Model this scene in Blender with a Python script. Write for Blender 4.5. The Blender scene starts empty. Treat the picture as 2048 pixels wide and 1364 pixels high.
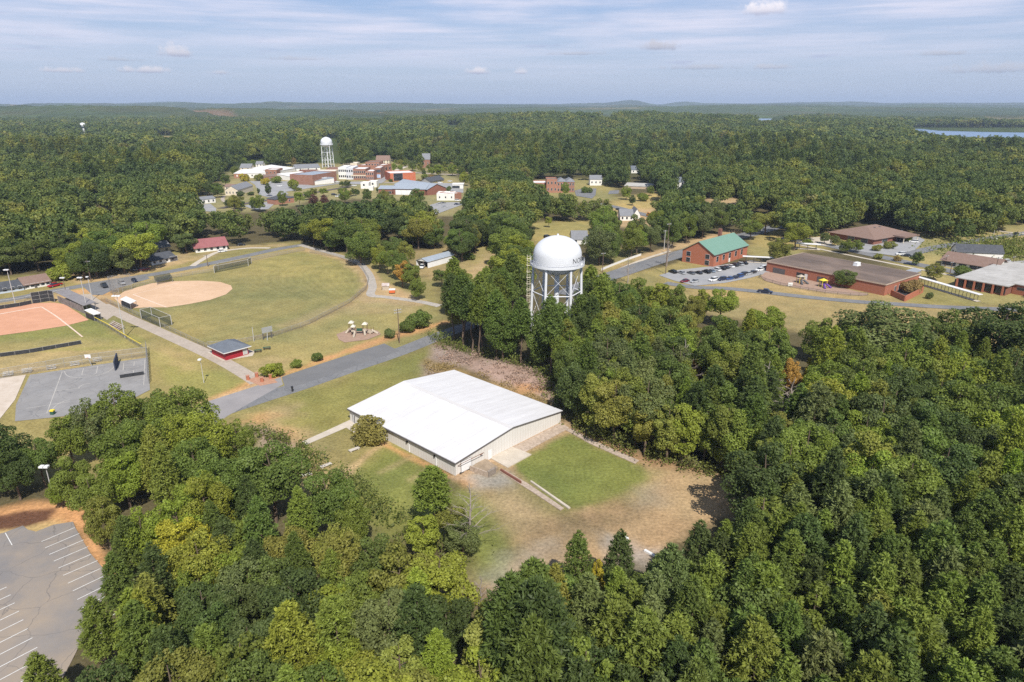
import bpy, bmesh, math, random
import numpy as np
from mathutils import Vector, Matrix, noise as mnoise

random.seed(7)
RNG = np.random.default_rng(7)
scene = bpy.context.scene
COL = scene.collection

# ------------------------------------------------------------------ camera, world, sun, exposure
H_CAM = 75.0                      # metres above the flat ground
PITCH = math.radians(19.2)
FPX = 1365.0                      # focal length in pixels of the 2048 x 1364 photograph
ST, CT = math.sin(PITCH), math.cos(PITCH)
cam_d = bpy.data.cameras.new('camera')
cam_d.sensor_width = 36.0
cam_d.lens = 36.0 * FPX / 2048.0
cam_d.clip_start = 0.5
cam_d.clip_end = 80000.0
cam = bpy.data.objects.new('camera', cam_d)
cam.location = (0, 0, H_CAM)
cam.rotation_euler = (math.radians(90) - PITCH, 0, 0)
COL.objects.link(cam)
scene.camera = cam

SUN_EL = math.radians(49.0)
SUN_AZ = math.radians(166.0)      # clockwise from +Y
sun_d = bpy.data.lights.new('sun', 'SUN')
sun_d.energy = 5.0
sun_d.angle = math.radians(0.5)
sun_d.color = (1.0, 0.955, 0.88)
sun = bpy.data.objects.new('sun', sun_d)
_sd = Vector((math.sin(SUN_AZ) * math.cos(SUN_EL), math.cos(SUN_AZ) * math.cos(SUN_EL), math.sin(SUN_EL)))
sun.rotation_euler = _sd.to_track_quat('Z', 'Y').to_euler()
sun.location = (0, -50, 300)
COL.objects.link(sun)

def px_dir(px, py):
    u = (px - 1024.0) / FPX
    v = (py - 682.0) / FPX
    return Vector((u, CT - v * ST, -(ST + v * CT)))

world = bpy.data.worlds.new('World')
scene.world = world
world.use_nodes = True
def build_world():
    nt = world.node_tree
    nt.nodes.clear()
    N, L = nt.nodes.new, nt.links.new
    out = N('ShaderNodeOutputWorld')
    bg = N('ShaderNodeBackground')
    bg.inputs['Strength'].default_value = 0.10
    sky = N('ShaderNodeTexSky')
    sky.sky_type = 'NISHITA'
    sky.sun_disc = False
    sky.sun_elevation = SUN_EL
    sky.sun_rotation = SUN_AZ
    sky.altitude = 200
    sky.air_density = 1.0
    sky.dust_density = 1.2
    sky.ozone_density = 2.0
    tc = N('ShaderNodeTexCoord')
    sep = N('ShaderNodeSeparateXYZ')
    L(tc.outputs['Generated'], sep.inputs[0])

    def math_(op, a, b=None, clamp=False):
        m = N('ShaderNodeMath'); m.operation = op; m.use_clamp = clamp
        for i, s in enumerate((a, b)):
            if s is None: continue
            if isinstance(s, (int, float)): m.inputs[i].default_value = s
            else: L(s, m.inputs[i])
        return m.outputs[0]
    def rng(v, a, b, c=0.0, d=1.0):
        m = N('ShaderNodeMapRange'); m.interpolation_type = 'SMOOTHSTEP'
        m.inputs[1].default_value = a; m.inputs[2].default_value = b
        m.inputs[3].default_value = c; m.inputs[4].default_value = d
        L(v, m.inputs[0]); return m.outputs[0]
    def mixc(f, a, b):
        m = N('ShaderNodeMix'); m.data_type = 'RGBA'
        if isinstance(f, float): m.inputs[0].default_value = f
        else: L(f, m.inputs[0])
        for i, s in ((6, a), (7, b)):
            if isinstance(s, tuple): m.inputs[i].default_value = (*s, 1)
            else: L(s, m.inputs[i])
        return m.outputs[2]
    def noise(scale, vec, detail=5.0, rough=0.55):
        n = N('ShaderNodeTexNoise'); n.inputs['Scale'].default_value = scale
        n.inputs['Detail'].default_value = detail; n.inputs['Roughness'].default_value = rough
        L(vec, n.inputs['Vector']); return n.outputs['Fac']
    def mapped(sc, loc=(0, 0, 0), rot=(0, 0, 0)):
        m = N('ShaderNodeMapping'); m.inputs['Scale'].default_value = sc
        m.inputs['Location'].default_value = loc; m.inputs['Rotation'].default_value = rot
        L(tc.outputs['Generated'], m.inputs['Vector']); return m.outputs[0]
    z = sep.outputs['Z']
    # summer haze layer low on the sky
    base = mixc(rng(z, 0.0, 0.24, 0.75, 0.0), sky.outputs[0], (5.1, 5.6, 6.6))
    base = mixc(rng(z, 0.0, 0.20, 0.25, 0.70), base, (1.75, 3.35, 6.6))
    # thin cirrus bands
    n1 = noise(1.5, mapped((1.3, 1.0, 11.0), rot=(0.0, 0.07, 0.0)), 7, 0.58)
    n2 = noise(3.0, mapped((1.2, 1.0, 26.0), (3.1, 0.4, 0.2), rot=(0.0, -0.05, 0.0)), 6, 0.6)
    cir = math_('MULTIPLY', rng(n1, 0.38, 0.62), rng(n2, 0.30, 0.68, 0.25, 1.0))
    cir = math_('MULTIPLY', cir, rng(z, 0.015, 0.10, 0.12, 1.0))
    col = mixc(math_('MULTIPLY', cir, 0.95), base, (6.7, 6.75, 8.0))
    # flat grey-violet fair weather scraps low over the hills
    n3 = noise(9.0, mapped((1.0, 1.0, 9.0), (1.7, 2.2, 0.0)), 6, 0.6)
    scr = math_('MULTIPLY', rng(n3, 0.60, 0.72), rng(z, 0.03, 0.055))
    scr = math_('MULTIPLY', scr, rng(z, 0.075, 0.13, 1.0, 0.0))
    col = mixc(math_('MULTIPLY', scr, 0.42), col, (3.7, 4.1, 5.9))
    # small cumulus, each in its own direction
    wob = N('ShaderNodeTexNoise'); wob.inputs['Scale'].default_value = 62.0
    wob.inputs['Detail'].default_value = 7.0; wob.inputs['Roughness'].default_value = 0.66
    L(tc.outputs['Generated'], wob.inputs['Vector'])
    clouds = [(1530, 22, 50, 17, 1.0, .95), (352, 107, 34, 15, .85, .8), (954, 144, 30, 9, .9, .85), (1040, 145, 20, 8, .9, .7),
              (290, 142, 42, 8, .85, .75), (122, 142, 34, 7, .85, .75), (443, 146, 26, 7, .8, .55), (1320, 95, 40, 12, .62, .6),
              (1545, 135, 40, 7, .7, .5), (1150, 108, 60, 5, .6, .4), (1890, 108, 60, 6, .6, .45), (1990, 140, 80, 12, .66, .45),
              (1400, 136, 70, 7, .64, .4), (240, 120, 40, 5, .62, .35), (590, 118, 60, 5, .62, .35)]
    for px, py, w, h, br, dens in clouds:
        d = px_dir(px, py); d.normalize()
        sx, sz = w / FPX, h / FPX
        dz = math_('SUBTRACT', z, d.z)
        side = Vector((d.y, -d.x, 0)).normalized()
        dot = N('ShaderNodeVectorMath'); dot.operation = 'DOT_PRODUCT'
        L(tc.outputs['Generated'], dot.inputs[0]); dot.inputs[1].default_value = side
        fd = N('ShaderNodeVectorMath'); fd.operation = 'DOT_PRODUCT'
        L(tc.outputs['Generated'], fd.inputs[0]); fd.inputs[1].default_value = Vector((d.x, d.y, 0)).normalized()
        a = math_('DIVIDE', dot.outputs['Value'], sx)
        b = math_('DIVIDE', dz, sz)
        b = math_('MULTIPLY', b, rng(b, -0.5, 0.5, 2.1, 0.9))
        r = math_('SQRT', math_('ADD', math_('MULTIPLY', a, a), math_('MULTIPLY', b, b)))
        r = math_('ADD', r, math_('MULTIPLY', math_('SUBTRACT', wob.outputs['Fac'], 0.5), 2.3))
        m = math_('MULTIPLY', rng(r, 0.25, 1.05, dens, 0.0), rng(fd.outputs['Value'], 0.2, 0.4))
        shade = rng(b, -0.6, 0.7)
        cc = mixc(shade, (4.3 * br, 4.55 * br, 5.9 * br), (8.6 * br, 8.2 * br, 8.7 * br))
        col = mixc(m, col, cc)
    dim = N('ShaderNodeVectorMath'); dim.operation = 'SCALE'; L(col, dim.inputs[0]); L(rng(z, 0.28, 0.75, 1.0, 0.55), dim.inputs['Scale'])
    L(dim.outputs[0], bg.inputs['Color'])
    L(bg.outputs[0], out.inputs['Surface'])
build_world()

scene.view_settings.view_transform = 'Standard'
scene.view_settings.look = 'None'
scene.view_settings.exposure = 0.25
scene.view_settings.gamma = 1.0
scene.view_settings.use_curve_mapping = False
scene.render.engine = 'CYCLES'
cy = scene.cycles
cy.max_bounces = 5; cy.diffuse_bounces = 2; cy.glossy_bounces = 2; cy.transmission_bounces = 2
cy.volume_bounces = 0; cy.transparent_max_bounces = 10
cy.use_denoising = False
scene.render.filter_size = 1.15
cy.caustics_reflective = False; cy.caustics_refractive = False

# ------------------------------------------------------------------ pixel <-> ground
def G(px, py, z=0.0):
    """Ground point (metres) seen at a pixel of the photograph, on the plane at height z."""
    d = px_dir(px, py)
    t = (H_CAM - z) / (-d.z)
    return Vector((d.x * t, d.y * t, z))
def PIX(x, y, z):
    """pixels of world points (numpy)"""
    dz = z - H_CAM
    f = y * CT - dz * ST
    v = -(y * ST + dz * CT)
    f = np.maximum(f, 0.1)
    return 1024 + FPX * x / f, 682 + FPX * v / f
def SCL(px, py):
    """metres per pixel at the ground point under a pixel"""
    g = G(px, py); return (g.y * CT + H_CAM * ST) / FPX

# ------------------------------------------------------------------ materials
MATS = {}
def mat(name, col, col2=None, scale=1.0, rough=0.85, metal=0.0, coord='Object', stretch=(1, 1, 1), contrast=(0.35, 0.65),
        spec=0.3, col3=None, scale3=8.0, amt3=0.5, objcol=False, bump=0.0, seams=None, cracks=None):
    if name in MATS: return MATS[name]
    m = bpy.data.materials.new(name); m.use_nodes = True
    nt = m.node_tree; N, L = nt.nodes.new, nt.links.new
    b = nt.nodes['Principled BSDF']
    b.inputs['Roughness'].default_value = rough
    b.inputs['Metallic'].default_value = metal
    b.inputs['Specular IOR Level'].default_value = spec
    tc = N('ShaderNodeTexCoord'); mp = N('ShaderNodeMapping'); mp.inputs['Scale'].default_value = stretch
    L(tc.outputs[coord], mp.inputs['Vector'])
    def mix(f, a, c, blend='MIX'):
        x = N('ShaderNodeMix'); x.data_type = 'RGBA'; x.blend_type = blend
        for i, s in ((0, f), (6, a), (7, c)):
            if isinstance(s, tuple): x.inputs[i].default_value = (*s, 1)
            elif isinstance(s, (int, float)): x.inputs[i].default_value = s
            else: L(s, x.inputs[i])
        return x.outputs[2]
    def nz(sc, detail=5):
        n = N('ShaderNodeTexNoise'); n.inputs['Scale'].default_value = sc; n.inputs['Detail'].default_value = detail
        n.inputs['Roughness'].default_value = 0.62
        L(mp.outputs[0], n.inputs['Vector'])
        r = N('ShaderNodeMapRange'); r.inputs[1].default_value = contrast[0]; r.inputs[2].default_value = contrast[1]
        L(n.outputs['Fac'], r.inputs[0]); return r.outputs[0], n.outputs['Fac']
    if col2 is None: col2 = tuple(c * 0.82 for c in col)
    f, raw = nz(scale)
    c = mix(f, col, col2)
    if col3 is not None:
        f3, _ = nz(scale3, 6)
        k = N('ShaderNodeMath'); k.operation = 'MULTIPLY'; k.inputs[1].default_value = amt3; L(f3, k.inputs[0])
        c = mix(k.outputs[0], c, col3)
    if seams:                                   # panel seams / boards: (axis, spacing, line width share, colour)
        for axis, sp, wd, sc in seams:
            s = N('ShaderNodeSeparateXYZ'); L(tc.outputs['Object'], s.inputs[0])
            d = N('ShaderNodeMath'); d.operation = 'DIVIDE'; d.inputs[1].default_value = sp; L(s.outputs[axis], d.inputs[0])
            fr = N('ShaderNodeMath'); fr.operation = 'FRACT'; L(d.outputs[0], fr.inputs[0])
            ls = N('ShaderNodeMath'); ls.operation = 'LESS_THAN'; ls.inputs[1].default_value = wd; L(fr.outputs[0], ls.inputs[0])
            c = mix(ls.outputs[0], c, sc)
    if cracks:                                  # (cell size in metres, crack width share, colour)
        wn = N('ShaderNodeTexNoise'); wn.inputs['Scale'].default_value = .6 / cracks[0] * 2; wn.inputs['Detail'].default_value = 4; L(tc.outputs['Object'], wn.inputs['Vector'])
        wa = N('ShaderNodeVectorMath'); wa.operation = 'MULTIPLY_ADD'; wa.inputs[1].default_value = (cracks[0] * .6,) * 3; L(wn.outputs['Color'], wa.inputs[0]); L(tc.outputs['Object'], wa.inputs[2])
        vo = N('ShaderNodeTexVoronoi'); vo.feature = 'DISTANCE_TO_EDGE'; vo.inputs['Scale'].default_value = 1 / cracks[0]; L(wa.outputs[0], vo.inputs['Vector'])
        ls = N('ShaderNodeMapRange'); ls.inputs[1].default_value = 0.0; ls.inputs[2].default_value = cracks[1]; ls.inputs[3].default_value = .75; ls.inputs[4].default_value = 0.0
        L(vo.outputs['Distance'], ls.inputs[0]); c = mix(ls.outputs[0], c, cracks[2])
    if objcol:
        oi = N('ShaderNodeObjectInfo'); c = mix(1.0, c, oi.outputs['Color'], 'MULTIPLY')
    L(c, b.inputs['Base Color'])
    if bump:
        bp = N('ShaderNodeBump'); bp.inputs['Strength'].default_value = bump; L(raw, bp.inputs['Height']); L(bp.outputs[0], b.inputs['Normal'])
    MATS[name] = m
    return m

asphalt = mat('worn_asphalt', (.175, .178, .185), (.235, .232, .23), .12, .9, col3=(.13, .13, .135), scale3=1.3, amt3=.55, cracks=(5.0, .022, (.09, .09, .09)))
asphalt_new = mat('newer_asphalt', (.148, .15, .155), (.185, .184, .186), .15, .9, col3=(.16, .15, .14), scale3=2.0, amt3=.4)
asphalt_park = mat('parking_asphalt', (.20, .188, .185), (.245, .222, .205), .09, .9, col3=(.34, .27, .20), scale3=.085, amt3=.75, contrast=(.40, .66), cracks=(7.0, .012, (.13, .12, .115)))
asphalt_court = mat('court_asphalt', (.212, .203, .198), (.262, .25, .24), .14, .9, col3=(.42, .42, .42), scale3=.25, amt3=.2, cracks=(6.0, .014, (.14, .14, .14)))
concrete = mat('concrete', (.50, .44, .36), (.60, .53, .44), .35, .9, col3=(.36, .31, .25), scale3=1.4, amt3=.45)
concrete_path = mat('path_concrete', (.40, .34, .28), (.47, .40, .33), .2, .9, col3=(.28, .23, .18), scale3=.9, amt3=.5)
concrete_old = mat('old_broken_concrete', (.42, .34, .27), (.52, .42, .34), .5, .95, col3=(.26, .20, .15), scale3=1.7, amt3=.75)
gravel_m = mat('gravel', (.36, .34, .32), (.47, .43, .38), .35, .95, col3=(.30, .25, .19), scale3=1.2, amt3=.6)
infield_m = mat('infield_clay', (.56, .38, .24), (.64, .445, .295), .06, .95, col3=(.50, .32, .195), scale3=.35, amt3=.5)
infield_l = mat('red_infield_clay', (.56, .29, .175), (.64, .345, .22), .06, .95, col3=(.48, .24, .15), scale3=.35, amt3=.5)
chalk = mat('chalk_line', (.72, .58, .48), (.64, .47, .36), .8, .95)
court_line = mat('worn_court_line', (.50, .47, .42), (.38, .36, .33), .9, .85)
town_brick = mat('town_brick', (.31, .165, .115), (.26, .13, .09), .5, .9)
town_brick_o = mat('town_orange_brick', (.37, .185, .125), (.31, .15, .10), .5, .9)
white_line = mat('white_paint_line', (.72, .72, .70), (.60, .59, .57), 1.5, .8)
mulch = mat('mulch', (.30, .20, .15), (.38, .26, .19), .8, .95)
sand = mat('pale_sand', (.58, .50, .42), (.48, .40, .32), .3, .95)
white_metal = mat('white_metal', (.80, .80, .80), (.72, .72, .73), .3, .5)
tank_white = mat('tank_paint', (.68, .69, .71), (.63, .64, .66), .25, .38, spec=.4)
roof_white = mat('white_roof_panels', (.68, .67, .67), (.61, .60, .60), .22, .75, stretch=(.22, 1.5, 1), col3=(.40, .375, .365), scale3=.7, amt3=.24,
                 seams=[(1, 3.05, .04, (.50, .49, .485)), (0, 6.1, .010, (.52, .505, .50)), (1, .61, .07, (.575, .567, .56))])
siding = mat('ribbed_metal_siding', (.68, .655, .62), (.64, .615, .58), .3, .6, seams=[(0, .9, .10, (.55, .50, .45)), (1, .9, .10, (.55, .50, .45))])
dark_trim = mat('dark_trim', (.10, .09, .09), (.13, .12, .12), 1.0, .6)
galv = mat('galvanised_metal', (.45, .46, .47), (.38, .39, .40), .8, .45, .35)
pole_grey = mat('pole_grey', (.50, .49, .47), (.42, .41, .40), .8, .7)
pole_wood = mat('pole_wood', (.13, .09, .065), (.17, .12, .09), .8, .9)
black_m = mat('black_metal', (.025, .025, .028), (.04, .04, .042), 2, .5)
black_net = mat('black_fabric_screen', (.03, .032, .035), (.05, .05, .055), .9, .85)
brick = mat('red_brick', (.34, .135, .085), (.28, .105, .068), .8, .9, col3=(.43, .17, .10), scale3=3.0, amt3=.6, stretch=(1, 1, 4))
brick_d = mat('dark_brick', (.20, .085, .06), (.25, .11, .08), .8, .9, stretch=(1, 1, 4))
brick_o = mat('orange_brick', (.42, .165, .095), (.36, .135, .078), .8, .9, col3=(.38, .12, .07), scale3=3.0, amt3=.5, stretch=(1, 1, 4))
green_roof = mat('green_metal_roof', (.15, .262, .205), (.165, .28, .22), .4, .55, seams=[(0, .6, .10, (.115, .24, .18))])
roof_brown = mat('brown_gravel_roof', (.23, .17, .135), (.17, .125, .10), .13, .95, col3=(.10, .078, .066), scale3=.11, amt3=.75, stretch=(1, .55, 1))
roof_tan = mat('brown_shingles', (.25, .17, .135), (.21, .14, .11), .8, .95, col3=(.17, .11, .09), scale3=2.5, amt3=.5)
roof_red = mat('red_metal_roof', (.31, .12, .12), (.26, .10, .10), .5, .6, seams=[(0, .5, .12, (.24, .09, .09))])
roof_dark = mat('charcoal_shingles', (.06, .064, .075), (.085, .09, .10), .8, .9)
roof_grey = mat('grey_shingles', (.235, .24, .255), (.19, .195, .21), .8, .9, col3=(.14, .145, .155), scale3=2.2, amt3=.4)
roof_slate = mat('blue_grey_shingles', (.155, .175, .205), (.125, .14, .165), .9, .9, col3=(.10, .11, .13), scale3=3.0, amt3=.5)
roof_pale = mat('pale_membrane_roof', (.50, .485, .46), (.41, .395, .37), .12, .9, col3=(.24, .23, .215), scale3=.35, amt3=.45)
roof_light = mat('white_membrane_roof', (.74, .73, .71), (.62, .61, .60), .15, .85)
roof_metal = mat('grey_metal_roof', (.33, .37, .42), (.28, .315, .36), .5, .5, seams=[(0, .75, .10, (.24, .275, .32))])
red_paint = mat('red_paint', (.36, .022, .035), (.30, .018, .03), .8, .6)
white_wall = mat('white_painted_wall', (.76, .74, .70), (.68, .66, .62), .4, .85)
cream_wall = mat('cream_wall', (.66, .58, .45), (.58, .50, .39), .4, .85)
tan_wall = mat('tan_wall', (.52, .40, .28), (.46, .35, .25), .4, .85)
blue_wall = mat('pale_blue_wall', (.50, .56, .64), (.44, .50, .58), .4, .85)
glass = mat('dark_window_glass', (.02, .025, .032), (.03, .036, .045), 1.0, .15, spec=.6)
frame_w = mat('white_frame', (.72, .71, .69), (.66, .65, .63), 1.0, .7)
beige = mat('beige_plastic', (.46, .39, .31), (.41, .35, .27), 1.0, .5)
brown_p = mat('brown_plastic', (.16, .085, .055), (.13, .07, .045), 1.0, .6)
green_p = mat('dark_green_metal', (.03, .085, .06), (.04, .10, .07), 1.0, .6)
yellow_p = mat('yellow_paint', (.80, .62, .05), (.70, .55, .06), 1.0, .6)
purple_p = mat('purple_plastic', (.14, .06, .30), (.12, .05, .26), 1.0, .5)
orange_p = mat('orange_paint', (.62, .15, .045), (.52, .12, .04), 1.0, .6)
stone = mat('pale_stone', (.56, .51, .45), (.45, .40, .34), 1.5, .95)
rust = mat('rusty_iron', (.20, .08, .045), (.14, .06, .04), 2, .9)
car_paint = mat('car_paint', (1, 1, 1), (.94, .94, .94), 1.0, .22, spec=.6, objcol=True)
tyre = mat('tyre_rubber', (.02, .02, .02), (.03, .03, .03), 3, .9)
bark = mat('bark', (.12, .085, .06), (.17, .125, .09), 1.2, .95, stretch=(1, 1, .3))
bark_pale = mat('pale_dead_bark', (.34, .29, .25), (.25, .21, .18), 1.2, .95, stretch=(1, 1, .3))
wire_m = mat('fence_wire', (.36, .36, .35), (.30, .30, .29), 1.0, .6, .2)
post_m = mat('fence_post', (.30, .29, .28), (.24, .23, .22), 1.0, .7)

def mesh_mat(name, col, open_share):
    """chain link / netting: fine procedural gaps"""
    m = bpy.data.materials.new(name); m.use_nodes = True
    nt = m.node_tree; N, L = nt.nodes.new, nt.links.new
    b = nt.nodes['Principled BSDF']; b.inputs['Base Color'].default_value = (*col, 1); b.inputs['Roughness'].default_value = .7
    t = N('ShaderNodeBsdfTransparent'); mx = N('ShaderNodeMixShader')
    tc = N('ShaderNodeTexCoord'); wv = N('ShaderNodeTexNoise'); wv.inputs['Scale'].default_value = 14
    L(tc.outputs['Object'], wv.inputs['Vector'])
    mr = N('ShaderNodeMapRange'); mr.inputs[1].default_value = .3; mr.inputs[2].default_value = .7
    mr.inputs[3].default_value = open_share - .12; mr.inputs[4].default_value = open_share + .12
    L(wv.outputs['Fac'], mr.inputs[0]); L(mr.outputs[0], mx.inputs[0])
    L(b.outputs[0], mx.inputs[1]); L(t.outputs[0], mx.inputs[2]); L(mx.outputs[0], nt.nodes['Material Output'].inputs[0])
    return m
chain_m = mesh_mat('chain_link', (.22, .21, .20), .72)
net_m = mesh_mat('dark_netting', (.05, .065, .05), .55)

# ------------------------------------------------------------------ mesh builder
class MB:
    def __init__(s): s.v = []; s.f = []; s.m = []
    def add(s, vs, fs, mi=0):
        o = len(s.v); s.v += [tuple(v) for v in vs]
        s.f += [tuple(i + o for i in f) for f in fs]; s.m += [mi] * len(fs); return s
    def box(s, x0, x1, y0, y1, z0, z1, mi=0):
        vs = [(x0, y0, z0), (x1, y0, z0), (x1, y1, z0), (x0, y1, z0), (x0, y0, z1), (x1, y0, z1), (x1, y1, z1), (x0, y1, z1)]
        return s.add(vs, [(3, 2, 1, 0), (4, 5, 6, 7), (0, 1, 5, 4), (1, 2, 6, 5), (2, 3, 7, 6), (3, 0, 4, 7)], mi)
    def prism(s, pts, z0, z1, mi=0):
        n = len(pts); a = sum(pts[i][0] * pts[(i + 1) % n][1] - pts[(i + 1) % n][0] * pts[i][1] for i in range(n))
        if a < 0: pts = pts[::-1]
        vs = [(p[0], p[1], z0) for p in pts] + [(p[0], p[1], z1) for p in pts]
        fs = [tuple(range(n, 2 * n)), tuple(range(n - 1, -1, -1))] + [(i, (i + 1) % n, n + (i + 1) % n, n + i) for i in range(n)]
        return s.add(vs, fs, mi)
    def tube(s, p0, p1, r0, r1=None, n=8, mi=0):
        r1 = r0 if r1 is None else r1
        p0, p1 = Vector(p0), Vector(p1); d = (p1 - p0).normalized()
        a = d.orthogonal().normalized(); b = d.cross(a)
        vs = []
        for p, r in ((p0, r0), (p1, r1)):
            for k in range(n):
                t = 2 * math.pi * k / n; vs.append(p + a * (r * math.cos(t)) + b * (r * math.sin(t)))
        fs = [(k, (k + 1) % n, n + (k + 1) % n, n + k) for k in range(n)] + [tuple(range(n - 1, -1, -1)), tuple(range(n, 2 * n))]
        return s.add(vs, fs, mi)
    def lathe(s, prof, n=32, mi=0, c=(0, 0)):
        vs = []
        for r, z in prof:
            for k in range(n):
                t = 2 * math.pi * k / n; vs.append((c[0] + r * math.cos(t), c[1] + r * math.sin(t), z))
        fs = []
        for i in range(len(prof) - 1):
            for k in range(n):
                fs.append((i * n + k, i * n + (k + 1) % n, (i + 1) * n + (k + 1) % n, (i + 1) * n + k))
        fs += [tuple(range(n - 1, -1, -1)), tuple(range((len(prof) - 1) * n, len(prof) * n))]
        return s.add(vs, fs, mi)
    def build(s, name, mats, parent=None, loc=(0, 0, 0), rz=0.0, smooth=False):
        me = bpy.data.meshes.new(name); me.from_pydata(s.v, [], s.f)
        if not isinstance(mats, (list, tuple)): mats = [mats]
        for m in mats: me.materials.append(m)
        if len(mats) > 1: me.polygons.foreach_set('material_index', s.m)
        if smooth:
            me.polygons.foreach_set('use_smooth', [True] * len(me.polygons)); 
        me.update()
        o = bpy.data.objects.new(name, me); o.location = loc; o.rotation_euler = (0, 0, rz)
        COL.objects.link(o)
        if parent: o.parent = parent
        if smooth:
            try: me.set_sharp_from_angle(angle=math.radians(40))
            except Exception: pass
        return o
def tag(o, label, cat, group=None):
    o['label'] = label; o['category'] = cat
    if group: o['group'] = group
    return o
def thing(name, label, cat, loc=(0, 0, 0), rz=0.0, group=None):
    o = bpy.data.objects.new(name, None); COL.objects.link(o); o.empty_display_size = 1
    o.location = loc; o.rotation_euler = (0, 0, rz); return tag(o, label, cat, group)
def copy_part(o, parent, loc=None, rz=None):
    c = o.copy(); COL.objects.link(c); c.parent = parent
    if loc is not None: c.location = loc
    if rz is not None: c.rotation_euler = (0, 0, rz)
    return c
def copy_tree(root, loc, rz, label=None, group=None):
    r = root.copy(); COL.objects.link(r); r.location = loc; r.rotation_euler = (0, 0, rz)
    if label: r['label'] = label
    if group: r['group'] = group
    for ch in root.children:
        c = ch.copy(); COL.objects.link(c); c.parent = r
        for g in ch.children:
            d = g.copy(); COL.objects.link(d); d.parent = c
    return r
ZL = [0.02]
def sheet(name, pts, m, kind='structure', px=True, z=None, parent=None):
    """a flat sheet on the ground from an outline"""
    if z is None: z = ZL[0]; ZL[0] += 0.004
    P = [G(*p) for p in pts] if px else pts
    bm = bmesh.new(); vs = [bm.verts.new((p[0], p[1], z)) for p in P]
    f = bm.faces.new(vs); bm.normal_update()
    if f.normal.z < 0: f.normal_flip()
    bmesh.ops.triangulate(bm, faces=[f])
    me = bpy.data.meshes.new(name); bm.to_mesh(me); bm.free(); me.materials.append(m)
    o = bpy.data.objects.new(name, me); COL.objects.link(o)
    if kind: o['kind'] = kind
    if parent: o.parent = parent
    return o
def smooth_line(P, n=6):
    out = []
    for i in range(len(P) - 1):
        p0 = P[max(i - 1, 0)]; p1 = P[i]; p2 = P[i + 1]; p3 = P[min(i + 2, len(P) - 1)]
        for k in range(n):
            t = k / n
            out.append(0.5 * ((2 * p1) + (-p0 + p2) * t + (2 * p0 - 5 * p1 + 4 * p2 - p3) * t * t + (-p0 + 3 * p1 - 3 * p2 + p3) * t ** 3))
    out.append(P[-1]); return out
def ribbon_pts(P, w):
    l, r = [], []
    for i, p in enumerate(P):
        d = (P[min(i + 1, len(P) - 1)] - P[max(i - 1, 0)]); d.z = 0; d.normalize()
        n = Vector((-d.y, d.x, 0)) * (w / 2); l.append(p + n); r.append(p - n)
    return l, r
def road(name, pts, w, m, kind='structure', z=None, px=True):
    if z is None: z = ZL[0]; ZL[0] += 0.004
    P = smooth_line([G(*p) if px else Vector(p) for p in pts])
    l, r = ribbon_pts(P, w); n = len(P)
    vs = [(p.x, p.y, z) for p in l] + [(p.x, p.y, z) for p in r]
    o = MB().add(vs, [(n + i, n + i + 1, i + 1, i) for i in range(n - 1)]).build(name, m)
    if kind: o['kind'] = kind
    return o
# ------------------------------------------------------------------ terrain
def terr_h(x, y):
    x = np.asarray(x, float); y = np.asarray(y, float)
    def g(cx, cy, sx, sy, a): return a * np.exp(-((x - cx) / sx) ** 2 - ((y - cy) / sy) ** 2)
    d = np.hypot(x, y)
    h = g(420, 2050, 520, 420, 24) + g(-60, 2300, 380, 400, 12) + g(1290, 2950, 170, 300, 22) + g(-1900, 3500, 900, 420, 44) + g(-2900, 3400, 700, 450, 26) + g(-900, 3900, 700, 350, 20)
    # long far ridges
    def ridge(y0, sy, amp, ph, fr):
        q = x + y * .13; w = np.sin(x * fr + ph) * .25 + (vnoise(q, y * .4, 1500, ph) - .5) * 1.1 + (vnoise(q, y * .5, 520, ph + 3) - .5) * .75 + (vnoise(q, y * .6, 210, ph + 5) - .5) * .25
        return amp * (0.62 + 0.55 * w) * np.exp(-((y - y0) / sy) ** 2)
    far = ridge(5600, 700, 33, .6, .0011) + ridge(8200, 900, 54, 2.1, .0008) + ridge(12500, 1500, 66, 4.4, .00055)
    far += g(2050, 12300, 330, 800, 52) + g(2950, 12600, 280, 700, 30) + g(5050, 12000, 900, 900, 22) + g(-4500, 9000, 1800, 900, 22) \
        + g(6900, 10500, 1000, 900, 34) + g(8300, 11000, 800, 900, 36) + g(4900, 9500, 1300, 900, -22)
    # lake basins stay low
    lake = np.exp(-((x - 1750) / 900) ** 2 - ((y - 2150) / 650) ** 2)
    inlet = np.exp(-((x - 1380) / 220) ** 2 - ((y - 3700) / 500) ** 2)
    h = h + 1.3 * far * np.clip((d - 3600) / 1500, 0, 1)
    return (h * np.clip((d - 900) / 500, 0, 1)) * (1 - .9 * np.clip(lake, 0, 1)) * (1 - .8 * inlet) - 0.0 * d

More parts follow.
